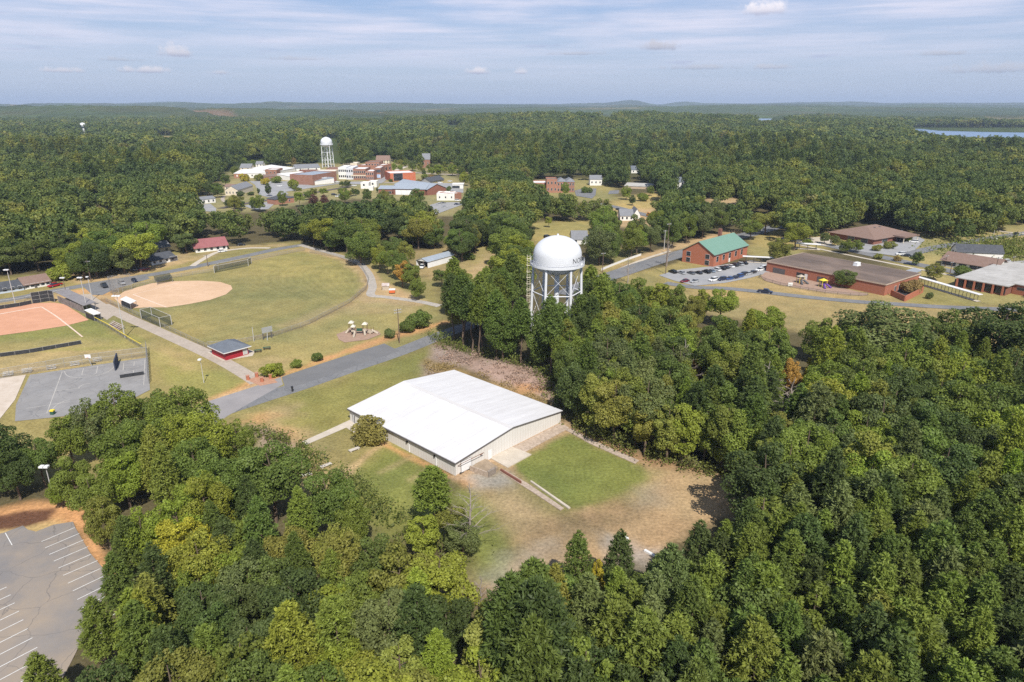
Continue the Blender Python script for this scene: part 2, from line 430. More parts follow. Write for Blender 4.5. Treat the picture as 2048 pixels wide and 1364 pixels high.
def in_poly(px, py, poly):
    inside = np.zeros(px.shape, bool); n = len(poly); j = n - 1
    for i in range(n):
        xi, yi = poly[i]; xj, yj = poly[j]
        c = ((yi > py) != (yj > py)) & (px < (xj - xi) * (py - yi) / ((yj - yi) or 1e-9) + xi)
        inside ^= c; j = i
    return inside
def sdf(px, py, poly):
    """signed distance, negative inside"""
    d = np.full(px.shape, 1e9); n = len(poly)
    for i in range(n):
        ax, ay = poly[i]; bx, by = poly[(i + 1) % n]
        vx, vy = bx - ax, by - ay; L2 = vx * vx + vy * vy + 1e-9
        t = np.clip(((px - ax) * vx + (py - ay) * vy) / L2, 0, 1)
        d = np.minimum(d, np.hypot(px - ax - t * vx, py - ay - t * vy))
    return np.where(in_poly(px, py, poly), -d, d)
def dist_line(px, py, pts):
    d = np.full(px.shape, 1e9)
    for (ax, ay), (bx, by) in zip(pts[:-1], pts[1:]):
        vx, vy = bx - ax, by - ay; L2 = vx * vx + vy * vy + 1e-9
        t = np.clip(((px - ax) * vx + (py - ay) * vy) / L2, 0, 1)
        d = np.minimum(d, np.hypot(px - ax - t * vx, py - ay - t * vy))
    return d
def vnoise(x, y, s, seed=0):
    """smooth value noise 0..1"""
    x = x / s + seed * 17.3; y = y / s - seed * 9.1
    xi = np.floor(x); yi = np.floor(y); fx = x - xi; fy = y - yi
    fx = fx * fx * (3 - 2 * fx); fy = fy * fy * (3 - 2 * fy)
    def h(a, b): return np.modf(np.abs(np.sin(a * 127.1 + b * 311.7 + seed) * 43758.5453))[0]
    return (h(xi, yi) * (1 - fx) + h(xi + 1, yi) * fx) * (1 - fy) + (h(xi, yi + 1) * (1 - fx) + h(xi + 1, yi + 1) * fx) * fy
def fbm(x, y, s, seed=0, o=4):
    t = 0; a = .5; w = 0
    for k in range(o): t = t + a * vnoise(x, y, s / 2 ** k, seed + k); w += a; a *= .55
    return t / w

C_FOREST = (.105, .088, .045); C_GREEN = (.175, .185, .045); C_OLIVE = (.248, .212, .084); C_DRY = (.365, .275, .135)
C_TAN = (.44, .308, .165); C_ORANGE = (.51, .275, .125); C_BROWN = (.22, .145, .085); C_GRAV = (.36, .315, .27); C_MAUVE = (.36, .255, .205)
C_CANOPY = (.058, .080, .024); C_LUSH = (.182, .192, .052)

# (outline in photo pixels or ('line', pts, half width m)), colour, soft edge m, strength
PAINT = [
    # ball fields and lawns
    ([(-60, 560), (110, 545), (300, 505), (600, 482), (740, 520), (880, 560), (895, 650), (880, 690), (640, 800), (500, 900), (400, 950), (-60, 960)], C_OLIVE, 5, 1),
    ([(215, 600), (330, 550), (590, 505), (700, 525), (738, 570), (700, 625), (600, 675), (470, 690), (330, 640)], (.248, .218, .088), 4, .9),
    ([(500, 520), (600, 500), (690, 520), (730, 555), (700, 590), (600, 560), (520, 540)], (.265, .235, .085), 8, .7),
    ([(560, 650), (700, 600), (735, 580), (715, 620), (600, 672)], C_DRY, 3, .75),
    ([(500, 680), (640, 640), (745, 605), (835, 610), (830, 650), (760, 690), (600, 740), (540, 720)], (.30, .25, .10), 3, .85),
    ([(680, 605), (830, 600), (830, 625), (700, 630)], C_DRY, 4, .7),
    ([(735, 540), (760, 560), (830, 590), (835, 605), (770, 595), (735, 590)], C_TAN, 2, .9),
    ([(-60, 645), (170, 630), (280, 700), (240, 725), (-60, 745)], (.235, .225, .072), 2, .9),
    ([(-60, 690), (160, 672), (270, 690), (-60, 725)], C_DRY, 4, .45),
    ([(-60, 720), (120, 700), (285, 697), (290, 715), (-60, 765)], C_DRY, 2, .8),
    ([(225, 640), (300, 690), (500, 770), (415, 800), (330, 760), (300, 710)], (.235, .225, .072), 2, .9),
    ([(290, 690), (370, 700), (400, 740), (350, 740)], C_DRY, 5, .7),
    ([(470, 715), (600, 715), (570, 740), (510, 750)], C_DRY, 4, .7),
    (('line', [(420, 800), (500, 772), (560, 752), (640, 722), (770, 678), (850, 655), (890, 645)], 1.9), C_ORANGE, 2.5, 1),
    (('line', [(415, 803), (470, 787), (515, 770)], 1.6), C_TAN, 1.2, .9),
    # strip beside the top street
    (('line', [(-40, 612), (100, 592), (210, 575), (330, 552), (450, 530), (560, 505), (620, 495)], 4.5), C_DRY, 3, .75),
    (('line', [(150, 585), (200, 580), (210, 600)], 5.0), C_ORANGE, 4, .7),
    (('line', [(110, 600), (160, 590), (205, 600), (230, 615)], 4.0), C_TAN, 3, .8),
    (('line', [(200, 560), (300, 540), (380, 520), (460, 495), (560, 490)], 4.0), C_TAN, 4, .6),
    ([(130, 550), (250, 535), (390, 500), (380, 520), (240, 556), (150, 568)], C_TAN, 4, .7),
    (('line', [(620, 500), (700, 520), (735, 545), (745, 575), (735, 600), (780, 600), (835, 605)], 4.0), C_TAN, 3, .85),
    (('line', [(205, 600), (300, 655), (420, 703)], 1.3), C_BROWN, 1.0, .7),
    (('line', [(415, 695), (600, 655), (700, 607), (737, 570), (725, 535), (680, 517)], 1.0), C_BROWN, .8, .5),
    # warehouse lawn
    ([(470, 840), (880, 685), (860, 705), (850, 750), (830, 1045), (600, 1000), (560, 900)], (.228, .205, .068), 3, 1),
    ([(500, 830), (860, 700), (840, 740), (700, 825), (610, 875)], (.238, .215, .068), 6, .7),
    ([(480, 840), (560, 815), (620, 880), (700, 960), (620, 980), (560, 880)], C_TAN, 6, .75),
    ([(500, 840), (560, 870), (620, 930), (600, 935), (530, 890), (490, 850)], C_MAUVE, 3, .85),
    ([(470, 845), (520, 825), (545, 835), (520, 855)], C_ORANGE, 3, .8),
    ([(540, 850), (580, 850), (600, 880), (560, 880)], C_ORANGE, 3, .5),
    ([(620, 885), (700, 855), (790, 880), (700, 945), (650, 940)], (.25, .205, .085), 4, .8),
    ([(690, 955), (770, 890), (880, 940), (900, 1010), (880, 1090), (760, 1085), (700, 1010)], C_LUSH, 4, .85),
    (('line', [(690, 950), (740, 905), (775, 885)], 1.0), C_TAN, 1.0, .9),
    (('line', [(760, 885), (900, 952)], .9), C_ORANGE, .8, .7),
    (('line', [(760, 945), (800, 925), (850, 900)], .6), C_DRY, .8, .6),
    (('line', [(820, 960), (870, 930)], .6), C_DRY, .8, .6),
    # overgrown bank behind
    ([(865, 690), (960, 712), (1060, 738), (1110, 770), (1110, 810), (1030, 790), (920, 735), (850, 755)], C_MAUVE, 3, 1),
    ([(850, 720), (920, 735), (1090, 800), (1115, 830), (900, 760)], (.30, .20, .075), 3, .85),
    ([(1030, 765), (1080, 770), (1090, 785), (1040, 785)], C_ORANGE, 2, .8),
    # yard right of the warehouse
    ([(900, 950), (1130, 840), (1200, 880), (1330, 925), (1420, 945), (1505, 990), (1420, 1050), (1330, 1120), (1220, 1130), (1100, 1150), (1060, 1220), (980, 1250), (960, 1150), (985, 1080), (940, 1000)], (.37, .248, .135), 3, 1),
    ([(900, 960), (960, 985), (1010, 1040), (1030, 1090), (1000, 1130), (960, 1150), (930, 1100), (900, 1000)], C_LUSH, 4, .95),
    ([(1020, 925), (1145, 865), (1290, 930), (1300, 960), (1190, 1010), (1125, 1022)], C_LUSH, 1.2, 1),
    ([(1160, 1012), (1270, 930), (1330, 940), (1280, 985), (1200, 1018)], C_LUSH, 4, .7),
    ([(1030, 960), (1110, 1000), (1140, 1030), (1090, 1035), (1040, 990)], (.235, .195, .075), 3, .8),
    ([(960, 975), (1010, 985), (1090, 1035), (1120, 1060), (1060, 1080), (1020, 1050)], C_TAN, 4, .8),
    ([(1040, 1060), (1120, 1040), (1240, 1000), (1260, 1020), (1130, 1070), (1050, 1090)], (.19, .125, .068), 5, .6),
    ([(1300, 935), (1420, 945), (1505, 990), (1420, 1035), (1330, 1000)], C_TAN, 8, .65),
    ([(1270, 975), (1315, 970), (1320, 1000), (1285, 1005)], C_GRAV, 4, .3),
    ([(1150, 862), (1200, 880), (1330, 918), (1390, 940), (1300, 935), (1200, 895)], (.36, .21, .11), 3, .85),
    ([(985, 1150), (1040, 1105), (1100, 1080), (1110, 1100), (1050, 1140), (990, 1210)], C_GRAV, 4, .4),
    ([(915, 955), (960, 935), (1010, 945), (1020, 965), (950, 980)], C_GRAV, 2, .8),
    ([(915, 960), (935, 958), (945, 970), (925, 975)], C_ORANGE, 2, .9),
    ([(945, 935), (975, 920), (1000, 940), (985, 950)], (.28, .20, .11), 1.5, .8),
    (('line', [(912, 956), (1030, 900), (1125, 852)], 1.3), (.50, .34, .21), 1.0, .8),
    ([(1220, 1080), (1320, 1100), (1300, 1140), (1220, 1130)], C_GRAV, 3, .9),
    # parking lot margins
    ([(-60, 1030), (60, 1005), (178, 1012), (185, 1060), (240, 1150), (200, 1160), (140, 1050), (60, 1060), (-60, 1060)], C_ORANGE, 2, 1),
    ([(-60, 1075), (60, 1045), (130, 1048), (80, 1072), (-60, 1100)], (.45, .33, .15), 2, .9),
    ([(-60, 1040), (60, 1020), (110, 1018), (95, 1040), (40, 1055), (-60, 1065)], (.13, .065, .04), .8, 1),
    ([(80, 835), (140, 830), (110, 880), (60, 880)], C_OLIVE, 2, 1),
    # fields beyond the tower and along the street
    ([(885, 545), (905, 500), (1005, 480), (1000, 510), (955, 560), (940, 590)], (.30, .245, .10), 5, 1),
    ([(930, 540), (985, 505), (1000, 485), (985, 525), (940, 580)], C_TAN, 5, .8),
    ([(1050, 445), (1195, 440), (1180, 475), (1110, 500), (1060, 490)], (.30, .25, .095), 6, 1),
    ([(1230, 395), (1330, 385), (1310, 425), (1210, 420)], (.38, .29, .115), 8, 1),
    ([(1400, 395), (1500, 395), (1500, 410), (1420, 408)], C_TAN, 8, .9),
    (('line', [(1190, 545), (1290, 513), (1375, 487), (1470, 462)], 4.0), C_TAN, 3, .95),
    ([(1120, 550), (1220, 500), (1300, 490), (1260, 520), (1180, 570)], C_OLIVE, 4, .8),
    ([(1290, 545), (1365, 520), (1440, 535), (1340, 552)], (.31, .25, .10), 2, .9),
    ([(1370, 545), (1540, 540), (1780, 585), (1860, 600), (2080, 620), (2080, 700), (1800, 690), (1590, 660), (1480, 640), (1370, 615)], (.325, .245, .11), 5, 1),
    ([(1560, 570), (1740, 592), (1720, 603), (1540, 575)], (.36, .26, .12), 3, .7),
    ([(1840, 560), (1960, 590), (1960, 612), (1850, 612), (1810, 600)], (.26, .225, .08), 3, .9),
    ([(1500, 470), (1660, 455), (1720, 480), (1640, 500), (1540, 520), (1490, 510)], (.31, .25, .10), 6, 1),
    ([(1780, 470), (2080, 440), (2080, 620), (1900, 600), (1780, 520)], (.29, .245, .10), 8, 1),
    ([(1900, 485), (2080, 452), (2080, 470), (1950, 480)], (.40, .31, .15), 6, .9),
    ([(815, 505), (905, 490), (945, 500), (935, 560), (860, 560), (820, 545)], (.32, .24, .11), 4, .9),
    ([(1225, 550), (1310, 535), (1380, 560), (1390, 620), (1250, 620)], (.31, .25, .10), 5, .9),
    # town
    ([(380, 420), (440, 372), (470, 340), (560, 325), (700, 328), (790, 318), (900, 345), (945, 372), (930, 430), (870, 435), (780, 398), (640, 400), (540, 420), (420, 432)], (.27, .235, .11), 10, 1),
    ([(880, 318), (1000, 322), (1060, 345), (960, 350), (880, 345)], (.30, .25, .11), 10, .9),
    ([(1060, 360), (1240, 355), (1235, 400), (1150, 405), (1060, 390)], (.29, .25, .10), 8, .9),
    ([(1210, 425), (1315, 415), (1310, 455), (1210, 455)], C_TAN, 6, .9),
    ([(20, 222), (45, 218), (45, 226), (10, 227)], C_TAN, 20, .8),
    ([(330, 234), (470, 240), (470, 244), (330, 238)], (.22, .13, .075), 20, .7),
    ([(700, 231), (770, 234), (760, 238), (700, 236)], C_TAN, 30, .6),
    ([(560, 228), (600, 228), (600, 232), (560, 232)], C_TAN, 30, .6),
    ([(1975, 240), (2060, 241), (2060, 246), (1990, 245)], C_TAN, 20, .5),
    ([(310, 272), (350, 272), (350, 276), (310, 276)], C_DRY, 12, .8),
]

def build_ground():
    ang = np.concatenate([np.radians(np.arange(-180, -46, 4.0)), np.radians(np.arange(-46, 46, .26)), np.radians(np.arange(46, 180, 4.0))])
    rad = np.concatenate([np.array([2.0, 20, 40]), np.arange(58, 430, 1.05), 430 * 1.016 ** np.arange(1, 300)])
    rad = rad[rad < 42000]
    A, R = np.meshgrid(ang, rad)
    X, Y = R * np.sin(A), R * np.cos(A)
    Z = terr_h(X, Y)
    x, y, z = X.ravel(), Y.ravel(), Z.ravel()
    d = np.hypot(x, y)
    n1 = fbm(x, y, 9, 1); n2 = fbm(x, y, 3.2, 5, 3); n0 = fbm(x, y, 40, 9)
    col = np.empty((len(x), 3)); f = np.clip((d - 700) / 300, 0, 1)[:, None]
    col[:] = np.array(C_FOREST) * (1 - f) + np.array(C_CANOPY) * f
    nf = fbm(x, y, 260, 21)[:, None]; nb = fbm(x, y, 900, 33)[:, None]
    far = (np.clip((d - 900) / 400, 0, 1))[:, None]
    col = col * (1 + far * ((nf - .5) * .8 + (nb - .5) * .5))
    warm = np.clip((fbm(x, y, 500, 41) - .56) * 5, 0, 1)[:, None] * far
    col = col * (1 - warm * .5) + np.array((.085, .075, .026)) * warm * .5
    pale = (np.clip((fbm(x, y, 700, 57) - .69) * 14, 0, 1) * np.clip((d - 3300) / 800, 0, 1))[:, None]
    col = col * (1 - pale * .6) + np.array((.20, .17, .09)) * pale * .6
    field_mask = np.zeros(len(x))
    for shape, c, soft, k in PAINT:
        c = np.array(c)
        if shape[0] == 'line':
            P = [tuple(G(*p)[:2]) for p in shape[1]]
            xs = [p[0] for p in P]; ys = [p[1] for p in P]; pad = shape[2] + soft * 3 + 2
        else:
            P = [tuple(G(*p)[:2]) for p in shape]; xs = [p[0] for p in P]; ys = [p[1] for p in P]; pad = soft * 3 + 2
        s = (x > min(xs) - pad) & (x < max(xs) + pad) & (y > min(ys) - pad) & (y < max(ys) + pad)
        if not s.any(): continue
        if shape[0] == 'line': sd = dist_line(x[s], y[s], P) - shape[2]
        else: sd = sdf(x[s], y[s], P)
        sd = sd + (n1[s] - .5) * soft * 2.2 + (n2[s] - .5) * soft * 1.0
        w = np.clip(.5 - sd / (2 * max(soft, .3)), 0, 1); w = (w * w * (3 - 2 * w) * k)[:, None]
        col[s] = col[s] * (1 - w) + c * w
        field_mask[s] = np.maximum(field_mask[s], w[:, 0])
    # dry and lush mottling on the open ground, mowing rings on the outfield
    fm = field_mask[:, None] * (d < 900)[:, None]
    dryness = np.clip((n0 - .5) * 2.2 + (n1 - .5) * 1.6, -.8, .8)[:, None]
    col = col * (1 + fm * dryness * np.array((.26, .17, .14)))
    hp = G(262, 578); rr = np.hypot(x - hp.x, y - hp.y)
    of = in_poly(x, y, [tuple(G(*p)[:2]) for p in [(330, 640), (470, 600), (560, 505), (600, 500), (700, 525), (738, 570), (700, 625), (600, 675), (470, 695)]])
    col = col * (1 + (of * np.sin(rr * 2.6 + n1 * 4) * .085)[:, None])
    # canopy height on the far unplanted woods so that they have a skyline of crowns
    wood = np.clip((d - 2700) / 300, 0, 1)
    qx, qy = PIX(x, y, z + 16); wood = wood * ~((d > 2300) & in_poly(qx, qy, [(1500, 233), (1578, 233), (1578, 247), (1500, 247)]))
    z = z + wood * (9 + 8 * vnoise(x, y, 60, 3) + 5 * vnoise(x, y, 23, 8)) * (1 - np.clip(field_mask * 2, 0, 1))
    # lake floors
    for poly in LAKES:
        P = [tuple(G(*p)[:2]) for p in poly]
        sd = sdf(x, y, P); z = np.where(sd < 15, np.minimum(z, -1.5), z)
    nr, na = len(rad), len(ang)
    idx = np.arange(nr * na).reshape(nr, na)
    q = np.stack([idx[:-1, :-1], idx[:-1, 1:], idx[1:, 1:], idx[1:, :-1]], -1).reshape(-1, 4)
    seam = np.stack([idx[:-1, -1], idx[:-1, 0], idx[1:, 0], idx[1:, -1]], -1).reshape(-1, 4)
    q = np.concatenate([q, seam])[:, ::-1]
    me = bpy.data.meshes.new('ground')
    me.vertices.add(len(x)); me.vertices.foreach_set('co', np.stack([x, y, z], -1).astype(np.float32).ravel())
    me.loops.add(len(q) * 4); me.loops.foreach_set('vertex_index', q.astype(np.int32).ravel())
    me.polygons.add(len(q)); me.polygons.foreach_set('loop_start', np.arange(0, len(q) * 4, 4, dtype=np.int32))
    me.polygons.foreach_set('use_smooth', np.ones(len(q), bool))
    me.update(calc_edges=True)
    ca = me.color_attributes.new('ground_colour', 'FLOAT_COLOR', 'POINT')
    ca.data.foreach_set('color', np.concatenate([np.clip(col, 0, 1), field_mask[:, None]], 1).astype(np.float32).ravel())
    m = bpy.data.materials.new('ground_cover'); m.use_nodes = True
    nt = m.node_tree; N, L = nt.nodes.new, nt.links.new
    b = nt.nodes['Principled BSDF']; b.inputs['Roughness'].default_value = .95; b.inputs['Specular IOR Level'].default_value = .05
    at = N('ShaderNodeVertexColor'); at.layer_name = 'ground_colour'
    tc = N('ShaderNodeTexCoord')
    def nz(sc, det, lo, hi):
        n = N('ShaderNodeTexNoise'); n.inputs['Scale'].default_value = sc; n.inputs['Detail'].default_value = det; n.inputs['Roughness'].default_value = .7
        L(tc.outputs['Object'], n.inputs['Vector'])
        r = N('ShaderNodeMapRange'); r.inputs[1].default_value = .3; r.inputs[2].default_value = .7; r.inputs[3].default_value = lo; r.inputs[4].default_value = hi
        L(n.outputs['Fac'], r.inputs[0]); return r.outputs[0], n.outputs['Fac']
    a1, r1 = nz(1.5, 8, .62, 1.36); a2, r2 = nz(.16, 6, .80, 1.20); a3, r3 = nz(.02, 9, .62, 1.38)
    def mul(a, c):
        k = N('ShaderNodeMath'); k.operation = 'MULTIPLY'; L(a, k.inputs[0]); L(c, k.inputs[1]); return k.outputs[0]
    near = mul(a1, a2)
    # far woods get their crown mottling from the coarse noise
    geo = N('ShaderNodeNewGeometry'); ln = N('ShaderNodeVectorMath'); ln.operation = 'LENGTH'; L(geo.outputs['Position'], ln.inputs[0])
    fr = N('ShaderNodeMapRange'); fr.inputs[1].default_value = 1200; fr.inputs[2].default_value = 2200; L(ln.outputs['Value'], fr.inputs[0])
    mx = N('ShaderNodeMix'); mx.data_type = 'FLOAT'; L(fr.outputs[0], mx.inputs[0]); L(near, mx.inputs[2]); L(a3, mx.inputs[3])
    sc = N('ShaderNodeVectorMath'); sc.operation = 'SCALE'; L(at.outputs['Color'], sc.inputs[0]); L(mx.outputs[0], sc.inputs['Scale'])
    L(sc.outputs[0], b.inputs['Base Color'])
    bp = N('ShaderNodeBump'); bp.inputs['Strength'].default_value = .5; bp.inputs['Distance'].default_value = .25
    L(r1, bp.inputs['Height']); L(bp.outputs[0], b.inputs['Normal'])
    me.materials.append(m)
    o = bpy.data.objects.new('ground', me); COL.objects.link(o); o['kind'] = 'structure'
    return o
LAKES = [[(1770, 256.5), (1840, 257), (1880, 261), (1960, 263), (2200, 267), (2200, 281), (1960, 279), (1870, 272), (1800, 264)],
         [(1508, 236.8), (1570, 236.2), (1575, 240), (1540, 243), (1505, 242)]]
build_ground()
water_m = mat('lake_water', (.16, .24, .36), (.19, .27, .40), .004, .25, spec=.3)
for poly in LAKES:
    sheet('lake_water', poly, water_m, z=-.8)

# ------------------------------------------------------------------ courts, roads, lots
sheet('street', [(430, 850), (380, 838), (414, 803.5), (515, 771), (561.5, 754), (566, 769), (500, 806), (455, 832)], mat('pale_old_asphalt', (.25, .235, .235), (.30, .28, .275), .15, .9), z=.024)
road('street', [(352, 862), (440, 824), (520, 797), (600, 771.5), (700, 737), (800, 703), (880, 671), (935, 652), (985, 636)], 6.6, asphalt, z=.020)
sheet('roadside_parking', [(563, 754), (640, 728), (720, 702), (768.5, 687), (781.5, 693.5), (800, 702), (720, 728), (640, 757), (572, 779)], asphalt_new, z=.028)
road('street', [(-60, 609), (20, 599), (100, 583), (180, 569), (260, 556), (340, 543), (420, 527), (500, 510), (560, 497), (612, 489)], 6.4, asphalt)
sheet('street_parking', [(165, 572), (205, 564), (290, 550), (300, 557), (230, 578), (205, 590), (185, 590)], asphalt)
road('gravel_lane', [(600, 490), (660, 506), (712, 523), (736, 545), (745, 572), (742, 590), (772, 594), (838, 603), (880, 612)], 3.6, gravel_m)
road('driveway', [(385, 532), (400, 522), (430, 506), (460, 500), (500, 496), (540, 496)], 3.0, concrete)
road('concrete_path', [(205, 610), (250, 633), (300, 655), (360, 682), (410, 705), (450, 725), (490, 748), (516, 765)], 4.6, concrete_path)
sheet('concrete_pad', [(150, 590), (180, 588), (215, 610), (232, 628), (214, 640), (196, 630), (180, 610)], concrete_path)
sheet('concrete_pad', [(416, 705), (445, 722), (505, 712), (510, 703), (470, 690)], concrete)
sheet('brick_paving', [(494, 760), (514, 753), (545, 756), (556, 765), (520, 772)], mat('brick_paving', (.38, .20, .13), (.46, .27, .18), 1, .9))
sheet('warehouse_walk', [(603, 884), (612, 890), (664, 868), (712, 847), (704, 838), (652, 862)], concrete)
sheet('warehouse_walk', [(687, 852), (700, 846), (714, 857), (708, 866)], concrete)
# infields
def circ_px(pts): return [tuple(p) for p in pts]
sheet('infield', [(228, 597), (250, 582), (300, 567), (345, 562.5), (400, 561.5), (440, 564), (462, 571), (465, 578), (452, 589), (420, 600), (380, 608), (335, 615), (290, 615), (262, 617), (244, 611)], infield_m)
sheet('infield', [(-120, 628), (0, 614), (80, 606), (110, 605.5), (130, 609), (160, 628), (178, 640), (130, 652), (60, 663), (0, 671), (-120, 680)], infield_l)
road('foul_line', [(266, 589), (300, 602), (333, 614.5)], .5, chalk)
road('foul_line', [(266, 589), (310, 578), (360, 565)], .35, chalk)
road('foul_line', [(83, 614), (110, 631), (133, 648.5), (165, 674)], .5, chalk)
road('foul_line', [(83, 614), (40, 621), (-30, 634)], .9, chalk)
# ball court
court_px = [(62, 749), (296, 716), (298, 770), (240, 830), (30, 842), (32, 800)]
sheet('ball_court', [(60, 750), (296, 715), (300, 780), (215, 824), (30, 843), (32, 810)], asphalt_court)
def marks(lines, w=.17, m=court_line, name='court_lines'):
    z = ZL[0]; ZL[0] += .004; mb = MB()
    for k, P in enumerate(lines):
        P = [G(*p) for p in P]
        l, r = ribbon_pts(P, w); n = len(P)
        zz = z + .0006 * k
        mb.add([(p.x, p.y, zz) for p in l] + [(p.x, p.y, zz) for p in r], [(n + i, n + i + 1, i + 1, i) for i in range(n - 1)])
    o = mb.build(name, m); o['kind'] = 'structure'; return o
Z7 = lambda x, y: (x * .25, 640 + y * .25)
def arc(a, b, c, n=14):
    """quadratic through control"""
    return [((1 - t) ** 2 * a[0] + 2 * t * (1 - t) * b[0] + t * t * c[0], (1 - t) ** 2 * a[1] + 2 * t * (1 - t) * b[1] + t * t * c[1]) for t in [i / n for i in range(n + 1)]]
marks([[Z7(498, 415), Z7(375, 748)], [Z7(498, 415), Z7(925, 350)], [Z7(210, 710), Z7(560, 655)], [Z7(440, 570), Z7(640, 545)],
       arc(Z7(518, 412), Z7(520, 470), Z7(660, 462)), arc(Z7(660, 462), Z7(900, 440), Z7(922, 352)),
       [Z7(668, 390), Z7(655, 440), Z7(735, 447), Z7(772, 425), Z7(782, 370)], arc(Z7(630, 545), Z7(660, 510), Z7(720, 510)),
       arc(Z7(412, 730), Z7(450, 660), Z7(560, 640)),
       [Z7(990, 348), Z7(985, 405)], [Z7(990, 348), Z7(1160, 322)], [Z7(1160, 322), Z7(1150, 520)], [Z7(1075, 335), Z7(1072, 370)],
       [Z7(985, 385), Z7(1080, 382), Z7(1160, 355)], [Z7(985, 425), Z7(1068, 405), Z7(1158, 395)], [Z7(1068, 405), Z7(1068, 445)], [Z7(1080, 485), Z7(1155, 475)]])
sheet('sand_lot', [(-60, 765), (-5, 757), (52, 750), (30, 800), (0, 838), (-60, 850)], sand)
# parking lot with bays
Z4 = lambda x, y: (x * .3402, 900 + y * .3402)
sheet('parking_lot', [(-90, 1090), (8, 1066), (46, 1052), (56, 1060), (72, 1064), (108, 1050), (146, 1044), (152, 1058), (180, 1106), (222, 1156), (205, 1200), (160, 1290), (140, 1330), (60, 1480), (-120, 1560)], asphalt_park)
bays = []
x0 = [(440, 458, 244, 541), (468, 492, 266, 578), (494, 530, 290, 617), (520, 570, 317, 656), (537, 615, 344, 697), (575, 652, 372, 740), (600, 695, 400, 786), (636, 732, 429, 831)]
bays = [[Z4(a, b), Z4(c, d)] for a, b, c, d in x0]
ga = G(*Z4(440, 458)); gb = G(*Z4(636, 732)); gc = G(*Z4(244, 541)); step = (gb - ga) / 7; dirv = gc - ga
def topx(p):
    q = PIX(np.array([p.x]), np.array([p.y]), np.array([0.0])); return (float(q[0][0]), float(q[1][0]))
bays += [[topx(ga + step * k), topx(ga + step * k + dirv)] for k in range(8, 13)]
la = G(*Z4(40, 808)); lb = G(*Z4(192, 1107)); ls = (lb - la) / 6
bays += [[topx(la + ls * k), topx(la + ls * k + dirv)] for k in range(0, 12)]
bays += [[Z4(32, 490), Z4(72, 562)]]
marks(bays, .13, white_line, 'bay_lines')
# yard slabs
Y7 = lambda x, y: (860 + x / 6.8267, 840 + y / 6.8267)
def slab(name, label, pts, h, m, cat='slab'):
    P = [G(*p) for p in pts]
    o = MB().prism([(p.x, p.y) for p in P], 0.0, h).build(name, m); return tag(o, label, cat)
slab('concrete_slab', 'pale concrete loading slab against the right wall of the white roofed warehouse, nearer the camera', [Y7(800, 515), Y7(1060, 660), Y7(1385, 480), Y7(1130, 378)], .25, concrete)
slab('concrete_slab', 'stained concrete apron along the right wall of the warehouse, towards the wood', [Y7(1140, 376), Y7(1300, 440), Y7(1900, 115), Y7(1790, 40), Y7(1640, 60)], .14, concrete_old)
slab('broken_footing', 'broken strip of pale footing along the near side of the green lawn square', [Y7(940, 700), Y7(1020, 690), Y7(1330, 870), Y7(1830, 1210), Y7(1780, 1240), Y7(1400, 990)], .16, concrete_old, 'footing')
slab('brick_curb', 'low brick curb beside the pale footing strip, facing the warehouse yard', [Y7(960, 705), Y7(975, 700), Y7(1250, 870), Y7(1240, 880)], .7, brick_d, 'curb')
slab('broken_footing', 'broken strip of concrete footing between the green lawn square and the wood', [(1130, 860), (1142, 858), (1190, 883), (1278, 922), (1270, 928), (1180, 888)], .16, concrete_old, 'footing')
slab('lawn_edging', 'thin pale kerb edging the near side of the green lawn square', [(1060, 964), (1063, 963), (1141, 1017), (1137, 1019)], .3, concrete, 'edging')
# ------------------------------------------------------------------ buildings
_wc = {}
def opening(root, side, t, z, w, h, dims, m=None, name='window', frame=None, depth=.06):
    b, a = dims
    m = m or glass; frame = frame or frame_w
    key = (name, round(w, 2), round(h, 2), m.name, frame.name)
    if side == 'R': loc, rz = (-b / 2 + t * b, -a / 2 - .01, z), 0.0
    elif side == 'L': loc, rz = (-b / 2 - .01, -a / 2 + t * a, z), -math.pi / 2
    elif side == 'K': loc, rz = (b / 2 + .01, -a / 2 + t * a, z), math.pi / 2
    else: loc, rz = (-b / 2 + t * b, a / 2 + .01, z), math.pi
    if key in _wc:
        o = bpy.data.objects.new(name, _wc[key]); COL.objects.link(o); o.parent = root; o.location = loc; o.rotation_euler = (0, 0, rz); return o
    mb = MB(); e = .09
    mb.box(-w / 2 - e, w / 2 + e, -.05, 0, -h / 2 - e, h / 2 + e, 1)
    if name == 'window' and h > 1.0:
        mb.box(-w / 2, w / 2, -.08, -.05, .03, h / 2, 0); mb.box(-w / 2, w / 2, -.08, -.05, -h / 2, -.03, 0)
    else: mb.box(-w / 2, w / 2, -.08, -.05, -h / 2, h / 2, 0)
    o = mb.build(name, [m, frame], root, loc, rz); _wc[key] = o.data; return o
